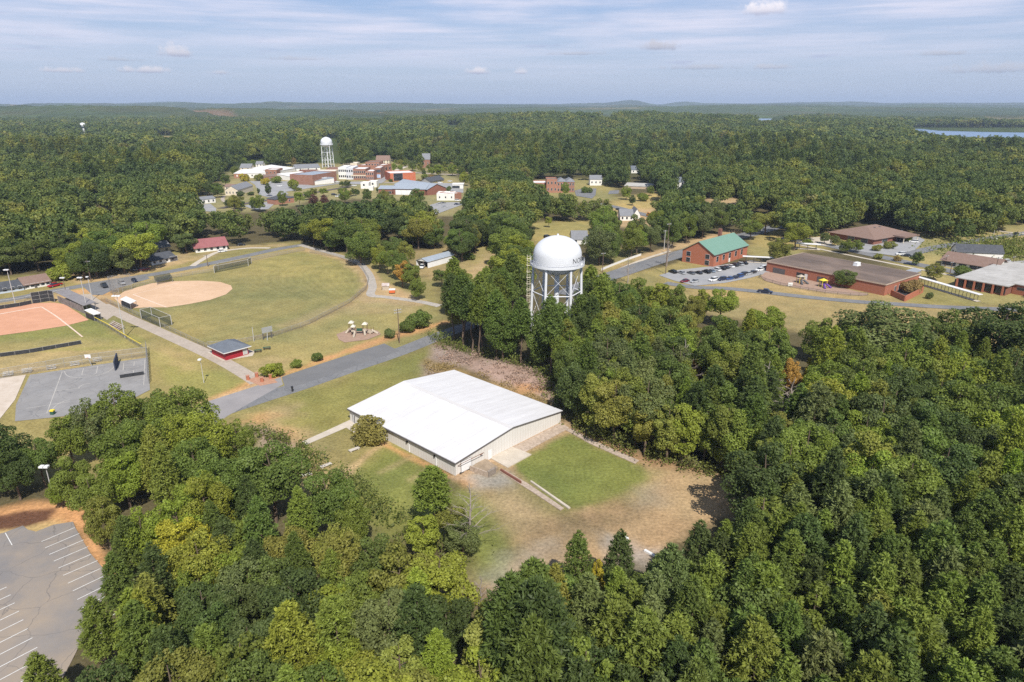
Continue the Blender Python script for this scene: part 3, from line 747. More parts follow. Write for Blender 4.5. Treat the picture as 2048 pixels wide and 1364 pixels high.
def roof_mesh(kind, b, a, eave, ridge, over, th=.16):
    """roof slab in local coords: b along x, a along y"""
    X, Y = b / 2 + over, a / 2 + over; mb = MB()
    if kind in ('flat',):
        mb.box(-X, X, -Y, Y, eave, eave + .35); return mb
    if kind == 'parapet':
        mb.box(-b / 2 + .3, b / 2 - .3, -a / 2 + .3, a / 2 - .3, eave - .1, eave + .02); return mb
    if kind == 'gable_x':
        k = (ridge - eave) / (a / 2); e = eave - over * k
        top = [(-X, -Y, e), (X, -Y, e), (X, 0, ridge), (-X, 0, ridge), (X, Y, e), (-X, Y, e)]; tf = [(0, 1, 2, 3), (3, 2, 4, 5)]
        loop = [0, 1, 2, 4, 5, 3]
    elif kind == 'gable_y':
        k = (ridge - eave) / (b / 2); e = eave - over * k
        top = [(-X, -Y, e), (0, -Y, ridge), (0, Y, ridge), (-X, Y, e), (X, -Y, e), (X, Y, e)]; tf = [(0, 1, 2, 3), (1, 4, 5, 2)]
        loop = [0, 1, 4, 5, 2, 3]
    elif kind == 'hip':
        k = (ridge - eave) / (min(a, b) / 2); e = eave - over * k; r = abs(X - Y)
        if X >= Y:
            top = [(-X, -Y, e), (X, -Y, e), (X, Y, e), (-X, Y, e), (-r, 0, ridge), (r, 0, ridge)]
            tf = [(0, 1, 5, 4), (1, 2, 5), (2, 3, 4, 5), (3, 0, 4)]
        else:
            top = [(-X, -Y, e), (X, -Y, e), (X, Y, e), (-X, Y, e), (0, -r, ridge), (0, r, ridge)]
            tf = [(0, 1, 4), (1, 2, 5, 4), (2, 3, 5), (3, 0, 4, 5)]
        loop = [0, 1, 2, 3]
    elif kind == 'shed':        # rises from the front wall to the back
        top = [(-X, -Y, eave), (X, -Y, eave), (X, Y, ridge), (-X, Y, ridge)]; tf = [(0, 1, 2, 3)]; loop = [0, 1, 2, 3]
    n = len(top); vs = [(x, y, z + th) for x, y, z in top] + list(top)
    fs = list(tf) + [tuple(i + n for i in reversed(f)) for f in tf]
    for i in range(len(loop)):
        p, q = loop[i], loop[(i + 1) % len(loop)]; fs.append((p, p + n, q + n, q)[::-1])
    mb.add(vs, fs); return mb
def walls_mesh(kind, b, a, eave, ridge, parapet=.6):
    x, y = b / 2, a / 2; mb = MB()
    if kind in ('gable_x', 'gable_y', 'shed'):
        if kind == 'gable_x': P = [(-y, 0), (y, 0), (y, eave), (0, ridge), (-y, eave)]; ax = 0
        elif kind == 'gable_y': P = [(-x, 0), (x, 0), (x, eave), (0, ridge), (-x, eave)]; ax = 1
        else: P = [(-y, 0), (y, 0), (y, ridge), (-y, eave)]; ax = 0
        n = len(P)
        if ax == 0: vs = [(-x, p, q) for p, q in P] + [(x, p, q) for p, q in P]
        else: vs = [(p, y, q) for p, q in P] + [(p, -y, q) for p, q in P]
        fs = [tuple(range(n - 1, -1, -1)), tuple(range(n, 2 * n))] + [(i, (i + 1) % n, n + (i + 1) % n, n + i) for i in range(n)]
        mb.add(vs, fs); return mb
    if kind == 'parapet':
        for q in ((-x, x, -y, -y + .3), (-x, x, y - .3, y), (-x, -x + .3, -y + .3, y - .3), (x - .3, x, -y + .3, y - .3)):
            mb.box(*q, 0, eave + parapet)
        return mb
    mb.box(-x, x, -y, y, 0, eave); return mb
def bld(name, label, cat, Lp, Np, Rp, eave, kind, ridge, wall, roof, over=.4, win=(), group=None, depth=None, trim=None):
    """Lp / Np / Rp: ground points of the left, near and right wall corners (pixels of the photo); depth replaces Lp"""
    N_ = G(*Np); R_ = G(*Rp)
    bx = (R_ - N_)
    if depth is not None: Lv = Vector((-bx.y, bx.x, 0)).normalized() * depth
    else: Lv = G(*Lp) - N_
    b, a = bx.length, Lv.length
    ang = (math.atan2(bx.y, bx.x) + math.atan2(Lv.y, Lv.x) - math.pi / 2) / 2
    ux = Vector((math.cos(ang), math.sin(ang), 0)); uy = Vector((-ux.y, ux.x, 0))
    c = (N_ + R_ + N_ + Lv) / 2 - N_ * 0 if False else N_ + ux * (b / 2) + uy * (a / 2)
    root = thing(name, label, cat, (c.x, c.y, 0), ang, group)
    walls_mesh(kind, b, a, eave, ridge).build('wall', wall, root)
    r = roof_mesh(kind, b, a, eave, ridge, over).build('roof', roof, root)
    if trim and kind in ('gable_x', 'gable_y', 'hip', 'shed'):
        mb = MB(); Y = a / 2 + over; X = b / 2 + over; k = 0
        e = eave - over * ((ridge - eave) / ((a if kind != 'gable_y' else b) / 2)) if kind != 'shed' else eave
        if kind != 'gable_y': mb.box(-X, X, -Y - .1, -Y, e - .12, e + .12)
        else: mb.box(-X - .1, -X, -Y, Y, e - .12, e + .12)
        mb.build('gutter', trim, root)
    for w in win:
        side, t, z, ww, hh = w[:5]; opts = w[5] if len(w) > 5 else {}
        opening(root, side, t, z, ww, hh, (b, a), **opts)
    root['_'] = 0; del root['_']
    return root, b, a
def far(name, label, cat, x0, x1, yb, hpx, depth, kind, rise, wall, roof, y1=None, over=.3, win=(), group=None, nwin=0, wsize=(1.2, 1.6), floors=1, wm=None):
    s = SCL((x0 + x1) / 2, yb); eave = hpx * s
    w = list(win)
    if nwin:
        for fl in range(floors):
            z = eave * (fl + .5) / floors + .15
            for k in range(nwin): w.append(('R', (k + .5) / nwin, z, wsize[0], min(wsize[1], eave / floors * .62), dict(m=wm) if wm else {}))
    return bld(name, label, cat, None, (x0, yb), (x1, yb if y1 is None else y1), eave, kind, eave + rise, wall, roof, over, w, group, depth)
DOOR = dict(name='door', m=white_wall, frame=frame_w)
DARKDOOR = dict(name='door', m=dark_trim, frame=frame_w)
GAR = dict(name='garage_door', m=white_metal, frame=dark_trim)

# --- the white roofed warehouse
Z1 = lambda x, y: (480 + x / 3.59, 680 + y / 3.59)
wh, wb, wa = bld('metal_warehouse', 'low beige metal warehouse with a huge white low pitched roof on the lawn', 'warehouse',
                 (707, 839.5), (912, 952.5), (1116, 844.5), 3.35, 'gable_y', 5.3, siding, roof_white, .35)
def wh_part(name, mb, m, **k): return mb.build(name, m, wh, **k)
X, Y = wb / 2, wa / 2
# dark eave line under the roof edge
mb = MB(); mb.box(-X - .47, -X - .34, -Y - .34, Y + .34, 3.02, 3.33); wh_part('gutter', mb, dark_trim)
mb = MB(); k = (5.3 - 3.35) / X; e = 3.35 - .35 * k
for sgn in (-1, 1):
    mb.add([(sgn * (X + .35), -Y - .40, e - .10), (0, -Y - .40, 5.3 - .10), (0, -Y - .352, 5.3 - .10), (sgn * (X + .35), -Y - .352, e - .10),
            (sgn * (X + .35), -Y - .40, e + .10), (0, -Y - .40, 5.3 + .10), (0, -Y - .352, 5.3 + .10), (sgn * (X + .35), -Y - .352, e + .10)],
           [(0, 1, 2, 3), (7, 6, 5, 4), (0, 4, 5, 1), (1, 5, 6, 2), (2, 6, 7, 3), (3, 7, 4, 0)])
wh_part('rake_trim', mb, dark_trim)
mb = MB(); mb.box(-1.0, .1, -Y - .3, Y - 5, 0, .02)
ridge_st = MB(); ridge_st.add([(-.9, -Y - .3, 5.3 + .185 - .9 * k), (0, -Y - .3, 5.49), (0, Y - 3, 5.49), (-.9, Y - 3, 5.3 + .185 - .9 * k)], [(0, 1, 2, 3)])
ridge_st.build('ridge_flashing', mat('stained_ridge', (.53, .51, .50), (.62, .61, .60), .25, .8, stretch=(1, .2, 1)), wh)
dsp = None
for t in (.16, .40, .62, .80, .955):
    if dsp is None:
        dsp = MB().box(-.07, .07, -.08, .08, 0, 3.0).build('downspout', white_metal, wh, (-X - .10, -Y + t * wa, 0))
    else: copy_part(dsp, wh, (-X - .10, -Y + t * wa, 0))
lampw = None
for t in (.17, .415, .61, .80):
    if lampw is None:
        lampw = MB().box(-.34, 0, -.2, .2, -.18, .2).box(-.42, -.34, -.12, .12, -.10, .02).build('wall_lamp', black_m, wh, (-X - .02, -Y + t * wa, 2.45))
    else: copy_part(lampw, wh, (-X - .02, -Y + t * wa, 2.45))
dm = (wb, wa)
opening(wh, 'R', .29, 1.15, 1.0, 2.1, dm, m=white_metal, name='door', frame=frame_w)
opening(wh, 'R', .085, 1.55, 2.9, 2.5, dm, m=white_metal, name='roller_door', frame=dark_trim)
opening(wh, 'L', .955, 1.1, 1.0, 2.0, dm, m=dark_trim, name='door')
mb = MB()      # bent awning arms over the roller door
for x in (-X + .6, -X + 7.2): mb.tube((x, -Y - .05, 2.2), (x + .25, -Y - .9, 3.05), .07)
mb.tube((-X + .85, -Y - .9, 3.05), (-X + 7.45, -Y - .9, 3.05), .06); wh_part('awning_frame', mb, rust)
for x0_, x1_ in ((1.0, 2.2), (3.2, 4.2)): wh_part('foundation_vent', MB().box(-X + x0_, -X + x1_, -Y - .06, -Y - .005, .05, .40), black_m)
mb = MB(); mb.box(-X - .03, X + .03, -Y - .03, -Y - .004, 0, .30); wh_part('plinth', mb, mat('stained_plinth', (.55, .40, .27), (.48, .33, .20), .6, .9))
# stone dock ruin beside the warehouse
dk = thing('stone_dock', 'broken stone loading dock pit beside the roller door of the warehouse', 'loading dock')
P = [G(*Y7(550, 690)), G(*Y7(790, 780)), G(*Y7(890, 720)), G(*Y7(930, 680)), G(*Y7(750, 560)), G(*Y7(640, 620))]
dk.location = (P[1].x, P[1].y, 0)
mb = MB(); mb.prism([(p.x - P[1].x, p.y - P[1].y) for p in P[0:1] + P[1:2] + P[3:]], 0, .7).build('fill', mat('rubble_fill', (.36, .28, .20), (.26, .20, .14), .8, .95, bump=.6), dk)
def wall_seg(mb, p, q, h, w=.3, mi=0):
    p, q = Vector((p[0], p[1], 0)), Vector((q[0], q[1], 0)); d = (q - p).normalized(); n = Vector((-d.y, d.x, 0)) * w / 2
    mb.prism([tuple((p + n)[:2]), tuple((q + n)[:2]), tuple((q - n)[:2]), tuple((p - n)[:2])], 0, h, mi)
O = P[1]
mb = MB(); wall_seg(mb, P[0] - O, P[1] - O, 1.2); mb.build('wall', concrete_old, dk)
mb = MB(); wall_seg(mb, P[1] - O, P[2] - O, 1.35, .5); mb.build('wall', mat('grey_stone_blocks', (.30, .25, .21), (.20, .17, .14), 1.4, .95, seams=[(2, .4, .12, (.12, .10, .08))]), dk)
# stone benches and planks
def bench(px, py, label, rz, L=2.6, w=.9, h=.45, name='stone_bench', cat='bench', group='stone benches on the warehouse lawn'):
    r = thing(name, label, cat, tuple(G(px, py)), rz, group)
    MB().box(-L / 2, L / 2, -w / 2, w / 2, h - .16, h).build('seat', stone, r)
    l = MB().box(-.15, .15, -w / 2 + .08, w / 2 - .08, 0, h - .16).build('leg', stone, r, (-L / 2 + .35, 0, 0)); copy_part(l, r, (L / 2 - .35, 0, 0)); return r
bench(708.5, 901, 'pale stone bench on the grass below the round brown bush by the warehouse', math.radians(42))
bench(652, 933, 'pale stone bench on the worn patch halfway to the wood, between two others', math.radians(42))
bench(612, 952, 'pale stone bench half hidden against the crowns of the lower left wood', math.radians(30))
for (p, q, lb) in (((1238, 1068), (1256, 1080), 'white concrete beam lying by the pine tops at the end of the dirt yard'), ((1289, 1102), (1317, 1118), 'longer white concrete beam lying on the gravel at the pine wood edge')):
    a, b = G(*p), G(*q); mb = MB(); wall_seg(mb, Vector((0, 0, 0)), b - a, .35, .5); o = mb.build('concrete_beam', frame_w, None, (a.x, a.y, 0)); tag(o, lb, 'beam')

# --- kiosk
Z8 = lambda x, y: (370 + x * .2588, 480 + y * .2588)
ks, kb, ka = bld('park_kiosk', 'red walled park kiosk under a grey hip roof beside the concrete path', 'kiosk', Z8(215, 880), Z8(318, 932), Z8(490, 882), 3.0, 'hip', 4.7, red_paint, roof_slate, .8,
                 win=[('R', .86, 1.35, 1.3, 2.0, dict(name='shutter', m=pole_grey, frame=white_wall))])
X, Y = kb / 2 + .8, ka / 2 + .8; ke = 3.0 - .8 * (1.7 / (min(kb, ka) / 2))
mb = MB(); mb.box(-X - .05, X + .05, -Y - .05, -Y - .002, ke - .12, ke + .15); mb.box(-X - .05, -X - .002, -Y, Y, ke - .12, ke + .15); mb.build('fascia', frame_w, ks)
def picnic(px, py, label, rz):
    r = thing('picnic_table', label, 'picnic table', tuple(G(px, py)), rz, 'picnic tables beside the red kiosk')
    MB().box(-1.2, 1.2, -.4, .4, .70, .78).build('table_top', green_p, r)
    s = MB().box(-1.2, 1.2, -.14, .14, .42, .48).build('seat', black_m, r, (0, -.75, 0)); copy_part(s, r, (0, .75, 0))
    f_ = MB().tube((0, -.85, 0), (0, .15, .72), .06).tube((0, .85, 0), (0, -.15, .72), .06).build('leg_frame', black_m, r, (-.8, 0, 0)); copy_part(f_, r, (.8, 0, 0)); return r
picnic(516, 704, 'dark picnic table standing next to the red kiosk', math.radians(20))
picnic(534, 698.5, 'dark picnic table, the farther of two from the red kiosk', math.radians(20))
for x, y, lb in ((487, 1080, 'leftmost brick gate pier at the end of the concrete path'), (555, 1058, 'brick gate pier at the back of the brick paving, behind its neighbour'),
                 (595, 1094, 'brick gate pier nearest the street at the path end'), (662, 1070, 'rightmost brick gate pier, beside the big round bush')):
    r = thing('brick_pier', lb, 'gate pier', tuple(G(*Z8(x, y))), .5, 'brick piers at the park gate')
    MB().box(-.42, .42, -.42, .42, 0, 1.25).build('shaft', brick_o, r); MB().box(-.5, .5, -.5, .5, 1.25, 1.37).build('cap', mat('brick_cap', (.45, .24, .17), (.38, .19, .13), 2, .9), r)

# --- playground by the street
Z6b = lambda x, y: (660 + x * .1173, 540 + y * .1173)
sheet('playground_mulch', [Z6b(110, 1100), Z6b(330, 1010), Z6b(600, 1000), Z6b(820, 1040), Z6b(870, 1100), Z6b(640, 1190), Z6b(250, 1240), Z6b(150, 1190)], mulch)
pg0 = G(*Z6b(480, 1100))
pg = thing('playground_set', 'beige playground set with three peaked roofs, slides and a bridge on brown mulch', 'playground', tuple(pg0), 0)
def lp(x, y): g = G(*Z6b(x, y)); return Vector((g.x - pg0.x, g.y - pg0.y, 0))
def tower_part(c, h, w=.75):
    mb = MB()
    for sx in (-w, w):
        for sy in (-w, w): mb.tube((c.x + sx, c.y + sy, 0), (c.x + sx, c.y + sy, h), .07)
    mb.build('post_frame', brown_p, pg)
    MB().box(c.x - w, c.x + w, c.y - w, c.y + w, 1.3, 1.4).box(c.x - w + .08, c.x + w - .08, c.y - w - .05, c.y - w, 1.45, 2.1).build('platform', beige, pg)
    m2 = MB(); m2.lathe([(w * 1.75, h), (w * 1.75, h + .12), (w * .7, h + .65), (.12, h + .85)], 4, c=(0, 0)); m2.build('peaked_roof', mat('cream_plastic', (.60, .55, .46), (.54, .49, .40), 1, .5), pg, (c.x, c.y, 0), math.pi / 4)
t1, t2, t3 = lp(375, 1070), lp(405, 1110), lp(605, 1090)
tower_part(t1, 3.6); tower_part(t2, 3.0, .65); tower_part(t3, 3.5)
def slide(p, q, z0=1.35, r=.36, name='slide'):
    mb = MB(); p, q = Vector(p), Vector(q); n = 6
    pts = [p.lerp(q, i / n) + Vector((0, 0, z0 * (1 - i / n) ** 1.3 + .15)) for i in range(n + 1)]
    for a, b in zip(pts[:-1], pts[1:]): mb.tube(a, b, r, r, 8)
    mb.build(name, beige, pg)
slide(t1 + Vector((-.8, 0, 0)), lp(265, 1085)); slide(t2 + Vector((.6, -.6, 0)), lp(400, 1165)); slide(t3 + Vector((-.1, -.8, 0)), lp(600, 1130)); slide(lp(720, 1070), lp(825, 1090), .9, .4)
MB().box(t2.x + .7, t3.x - .8, t3.y - .5, t3.y + .3, 1.15, 1.25).box(t2.x + .7, t3.x - .8, t3.y + .3, t3.y + .36, 1.25, 1.95).build('bridge', green_p, pg)
c = lp(690, 1085); MB().box(c.x - .9, c.x + .9, c.y - .6, c.y + .6, .5, .9).box(c.x - .35, c.x + .35, c.y - .66, c.y - .6, .2, 1.6).build('climbing_panel', beige, pg)
mb = MB()
for dx in (-.9, .2, 1.0): mb.tube((c.x + dx, c.y + .5, 0), (c.x + dx, c.y + .5, 2.3), .06)
mb.build('post_frame', brown_p, pg)
# little shed heap with an orange cart at the lane
sh = thing('junk_shed', 'small white and brown junk shed with an orange tailgate beside the gravel lane', 'shed', tuple(G(*Z6b(1000, 340))), .15)
MB().box(-2.6, .2, -.5, 2.2, 0, 1.9).build('wall', beige, sh); MB().add([(-2.8, -.7, 1.9), (.4, -.7, 1.9), (.4, 2.4, 2.4), (-2.8, 2.4, 2.4), (-2.8, -.7, 2.0), (.4, -.7, 2.0), (.4, 2.4, 2.5), (-2.8, 2.4, 2.5)], [(3, 2, 1, 0), (4, 5, 6, 7), (0, 1, 5, 4), (1, 2, 6, 5), (2, 3, 7, 6), (3, 0, 4, 7)]).build('roof', mat('rusty_white_tin', (.62, .58, .55), (.40, .27, .22), .7, .7), sh)
ct = thing('orange_cart', 'bright orange cart with a white cover parked by the junk shed', 'cart', tuple(G(*Z6b(1062, 400))), .1)
MB().box(-1.2, 1.2, -.7, .9, .4, 1.6).build('body', orange_p, ct); MB().prism([(-1.3, -.8), (1.3, -.8), (1.3, 1.3), (-1.3, 1.3)], 1.6, 1.85).build('cover', white_wall, ct)
w_ = MB().tube((-.1, 0, .4), (.1, 0, .4), .4, .4, 12).build('wheel', tyre, ct, (-1.0, .1, 0)); copy_part(w_, ct, (1.0, .1, 0))

# --- ball field structures
Z6 = lambda x, y: (x * .25, 440 + y * .25)
Z5 = lambda x, y: (180 + x * .1172, 520 + y * .1172)
Z4b = lambda x, y: (x * .11727, 480 + y * .11727)
def shelter(name, label, cat, Lp, Np, Rp, h, roofm, wall_sides, wallm, drop=.35):
    N_, L_, R_ = G(*Np), G(*Lp), G(*Rp); c = (L_ + R_) / 2
    r = thing(name, label, cat, (c.x, c.y, 0))
    q = [N_ - c, R_ - c, R_ + L_ - N_ - c, L_ - c]
    vs = [(p.x * 1.08, p.y * 1.08, h + (drop if i in (2, 3) else 0)) for i, p in enumerate(q)]
    MB().add(vs + [(x, y, z + .14) for x, y, z in vs], [(3, 2, 1, 0), (4, 5, 6, 7), (0, 1, 5, 4), (1, 2, 6, 5), (2, 3, 7, 6), (3, 0, 4, 7)]).build('roof', roofm, r)
    post = None
    for i, p in enumerate(q):
        if post is None: post = MB().tube((0, 0, 0), (0, 0, h), .08).build('post', post_m, r, (p.x, p.y, 0))
        else: copy_part(post, r, (p.x, p.y, 0))
    for (i, j) in wall_sides:
        mb = MB(); wall_seg(mb, q[i] * .97, q[j] * .97, h * .85, .12); mb.build('wall', wallm, r)
    mb = MB(); m0 = (q[2] + q[3]) / 2 * .6; d = (q[2] - q[3]).normalized() * ((q[2] - q[3]).length * .4); wall_seg(mb, m0 - d, m0 + d, .5, .4); mb.build('bench', post_m, r)
    return r
shelter('dugout', 'white roofed dugout beside the right ball field, near the path', 'dugout', Z5(545, 790), Z5(705, 850), Z5(800, 800), 2.4, roof_light, [(3, 2), (0, 3)], black_net)
shelter('dugout', 'white roofed dugout at the end of the long grey shed by the left ball field', 'dugout', Z6(690, 780), Z6(760, 810), Z6(812, 795), 2.4, roof_light, [(0, 1), (3, 0)], black_net)
shelter('spectator_shed', 'long grey roofed spectator shed running beside the left ball field', 'shed', Z4b(1000, 1060), Z4b(1440, 1255), Z4b(1640, 1195), 3.2, mat('weathered_grey_roof', (.20, .185, .19), (.25, .235, .235), .3, .9), [(0, 3)], mat('grey_block_screen', (.30, .28, .27), (.14, .13, .13), .9, .9, seams=[(0, .9, .2, (.09, .09, .09))]), .7)
shelter('dugout', 'flat wire fronted dugout on the street side of the right ball field', 'dugout', Z5(1110, 370), Z5(1150, 430), Z5(1410, 375), 2.1, net_m, [(3, 2)], chain_m)
# light poles
def light_pole(base, top, label, heads=2, m=None, name='light_pole', cat='light pole', group='light poles around the ball fields', r0=.17):
    b = G(*base); t = px_dir(*top); tt = b.y / t.y; h = H_CAM + t.z * tt
    r = thing(name, label, cat, tuple(b), 0, group)
    MB().tube((0, 0, 0), (0, 0, h), r0, r0 * .55, 8).build('shaft', m or pole_grey, r)
    if heads:
        MB().tube((-.15 - .35 * heads, 0, h - .15), (.15 + .35 * heads, 0, h - .15), .06).build('crossarm', m or pole_grey, r)
        hd = None
        for k in range(heads):
            x = (k - (heads - 1) / 2) * .95
            if hd is None: hd = MB().prism([(-.42, -.55), (.42, -.55), (.36, .3), (-.36, .3)], -.18, .16).build('lamp_head', white_metal, r, (x, -.25, h - .02))
            else: copy_part(hd, r, (x, -.25, h - .02))
    return r, h
light_pole((32, 613), (10, 539), 'tall pale light pole behind the left ball field, nearest the frame edge', 2)
light_pole((175, 622.5), (157, 554.5), 'tall pale light pole at the end of the long grey spectator shed', 2)
light_pole((185, 600), (168, 553), 'pale light pole with a transformer box at the gravel by the street', 1)
light_pole((135, 598), (122, 555), 'dark brown light pole rising behind the long grey shed', 2, pole_wood)
light_pole((250, 675.5), (231, 591), 'tallest pale light pole, standing beside the yellow topped fence', 3)
light_pole((408, 766), (401, 718), 'short thin lamp post on the grass below the concrete path', 1, group=None, r0=.11)
light_pole((106, 992), (84, 931), 'twin headed parking lot lamp rising out of the crowns at the left edge', 2, group=None, r0=.12)
def util_pole(base, top, label, arms=1, m=None):
    b = G(*base); t = px_dir(*top); h = H_CAM + t.z * (b.y / t.y)
    r = thing('utility_pole', label, 'utility pole', tuple(b), .5, 'wooden utility poles')
    MB().tube((0, 0, 0), (0, 0, h), .19, .13, 8).build('shaft', m or pole_wood, r)
    for k in range(arms):
        MB().box(-1.25, 1.25, -.07, .07, h - .6 - .9 * k, h - .44 - .9 * k).build('crossarm', galv, r)
        iz = None
        for x in (-1.1, -.4, .4, 1.1):
            if iz is None: iz = MB().tube((0, 0, 0), (0, 0, .25), .06, .05, 6).build('insulator', frame_w, r, (x, 0, h - .44 - .9 * k))
            else: copy_part(iz, r, (x, 0, h - .44 - .9 * k))
    return r
util_pole((799, 686), (796, 617), 'brown utility pole with two crossarms by the street next to the playground', 2)
util_pole((182, 563), (170, 521), 'brown utility pole in front of the trees across the top street', 1)
util_pole((416, 533), (411, 509), 'dark utility pole beside the street below the red roofed house', 1)
util_pole((1331, 548), (1332, 446), 'tall bare utility pole rising through the pale twiggy tree by the brick hall street', 1)
util_pole((1328, 499), (1328, 460), 'grey utility pole in the tree row along the brick hall street', 1, pole_grey)
util_pole((1377, 487), (1377, 453), 'brown utility pole in the tree row nearest the green roofed hall', 1)
util_pole((1205, 545), (1205, 505), 'utility pole by the white fence at the bend of the street', 1)
util_pole((1582, 462), (1583, 443), 'utility pole with a white transformer behind the brick school', 1, pole_grey)
util_pole((1890, 533), (1896, 510), 'utility pole in front of the long brown roofed building, left of another', 1)
util_pole((1900, 547), (1908, 523), 'utility pole on the pavement behind the covered walkway', 1)
util_pole((1989, 549), (1995, 514), 'utility pole at the near corner of the long brown roofed building', 1)
util_pole((1987, 470), (1993, 443), 'utility pole with a pale lamp by the far right road', 1, pole_grey)
util_pole((2022, 542), (2027, 512), 'thin utility pole beside the cars at the right edge', 1)
util_pole((847, 536 + 0.0), (847, 536 - 12), 'short wooden pole at the corner of the open barn', 0)
# scoreboard
a, b = G(527, 679.5), G(543.5, 675.5); c = (a + b) / 2
sb = thing('scoreboard', 'grey back of a ball field scoreboard on two dark posts', 'scoreboard', tuple(c), math.atan2(b.y - a.y, b.x - a.x))
w = (b - a).length; p_ = MB().box(-.12, .12, -.12, .12, 0, 4.0).build('post', dark_trim, sb, (-w / 2, 0, 0)); copy_part(p_, sb, (w / 2, 0, 0))
MB().box(-w / 2 - .3, w / 2 + .4, -.3, -.13, 2.3, 4.2).build('panel', galv, sb)
MB().tube((0, -.2, 2.2), (-.9, -1.6, 0), .07).build('brace', galv, sb)
o = MB().tube((0, 0, 0), (0, 0, 5.0), .12, .1).build('foul_pole', pole_grey, None, tuple(G(508, 683))); tag(o, 'plain grey foul pole at the outfield fence near the scoreboard', 'pole')
o = MB().box(-.22, .22, -.22, .22, 0, 1.1).box(-.3, .3, -.35, .35, 1.1, 1.5).build('mailbox', black_m, None, tuple(G(585, 783)), .4); tag(o, 'black mailbox at the edge of the warehouse lawn by the street', 'mailbox')
o = MB().box(-.45, .45, -.4, .4, 0, 1.0, 0).box(-.5, .5, -.45, .45, 1.0, 1.3, 1).build('litter_bin', [green_p, yellow_p], None, tuple(G(106, 829))); tag(o, 'green litter bin with a yellow lid at the ball court corner', 'bin')
# fences
def fence(name, label, pts, h, spacing=4.0, panel=None, rail=None, top=None, cat='fence', px=True, closed_panel=True, postm=None, post_r=.05, rails=(1.0,)):
    P = [G(*p) for p in pts]; Q = []
    for a, b in zip(P[:-1], P[1:]):
        n = max(1, round((b - a).length / spacing)); Q += [a.lerp(b, k / n) for k in range(n)]
    Q.append(P[-1]); o = Q[0].copy()
    r = thing(name, label, cat, (o.x, o.y, 0)); Q = [q - o for q in Q]
    post = None
    for q in Q[:100]:
        if post is None: post = MB().tube((0, 0, 0), (0, 0, h), post_r, post_r, 6).build('post', postm or post_m, r, (q.x, q.y, 0))
        else: copy_part(post, r, (q.x, q.y, 0))
    mb = MB()
    for k in rails:
        for a, b in zip(Q[:-1], Q[1:]): mb.tube(a + Vector((0, 0, h * k)), b + Vector((0, 0, h * k)), .045, .045, 5)
    mb.build('rail', rail or wire_m, r)
    if panel:
        n = len(Q); vs = [(q.x, q.y, .02) for q in Q] + [(q.x, q.y, h * .985) for q in Q]
        MB().add(vs, [(i, i + 1, n + i + 1, n + i) for i in range(n - 1)]).build('mesh_panel', panel, r)
    if top:
        mb = MB()
        for a, b in zip(Q[:-1], Q[1:]): mb.tube(a + Vector((0, 0, h + .06)), b + Vector((0, 0, h + .06)), .10, .10, 6)
        mb.build('safety_cap', top, r)
    return r
fence('chain_link_fence', 'curved chain link outfield fence around the right ball field', [(415, 693), (470, 689), (545, 674), (620, 648), (700, 606), (733, 578), (738, 560), (722, 534), (680, 516), (620, 505)], 1.6, 4.5, chain_m)
fence('chain_link_fence', 'long chain link fence between the concrete path and the right ball field', [(213, 604), (258, 624), (330, 657), (420, 699)], 1.6, 4.0, chain_m)
fence('chain_link_fence', 'chain link fence along the top street behind the right ball field', [(225, 585), (290, 571), (340, 557), (430, 543), (520, 518), (610, 501)], 1.5, 5.0, chain_m)
fence('yellow_capped_fence', 'fence with a bright yellow cap beside the outfield of the left ball field', [(190, 642), (215, 655), (245, 674), (266, 687), (284, 697)], 1.5, 3.0, chain_m, top=yellow_p)
fence('chain_link_fence', 'tall pale chain link fence along the upper side of the ball court', [(-20, 762), (60, 747), (130, 735), (200, 724), (296, 712)], 3.0, 4.0, chain_m, rails=(1, .5))
fence('chain_link_fence', 'chain link fence with close posts on the right side of the ball court', [(294, 700), (296, 735), (298, 768)], 3.2, 2.5, chain_m, rails=(1, .5))
fence('screen_fence', 'low black windscreen fence across the outfield of the left ball field', [(-30, 718), (60, 706), (163, 688)], 1.3, 4.0, black_net)
fence('chain_link_fence', 'white topped fence along the street behind the left ball field', [(-20, 611), (40, 603), (100, 591), (140, 583)], 1.5, 4.0, chain_m, rail=frame_w)
fence('screen_fence', 'dark screened fence left of the backstop on the left ball field', [(-20, 622), (40, 613), (64, 608)], 1.6, 4.0, black_net)
def backstop(label, pts, h, panel, kick=True):
    r = fence('backstop', label, pts, h, 3.5, panel, rails=(1, .66, .33), cat='backstop', post_r=.09)
    if kick:
        P = [G(*p) for p in pts]; o = P[0]; mb = MB()
        for a, b in zip(P[:-1], P[1:]): wall_seg(mb, a - o, b - o, 1.0, .1)
        mb.build('kickboard', black_net, r)
    return r
backstop('dark screened backstop behind home plate of the left ball field', [Z4b(560, 1085), Z4b(700, 1065), Z4b(850, 1040), Z4b(935, 1055)], 4.5, black_net)
backstop('tall open chain link backstop behind home plate of the right ball field', [Z5(500, 590), Z5(400, 600), Z5(350, 560), Z5(420, 545), Z5(560, 545), Z5(720, 505)], 7.0, chain_m, False)
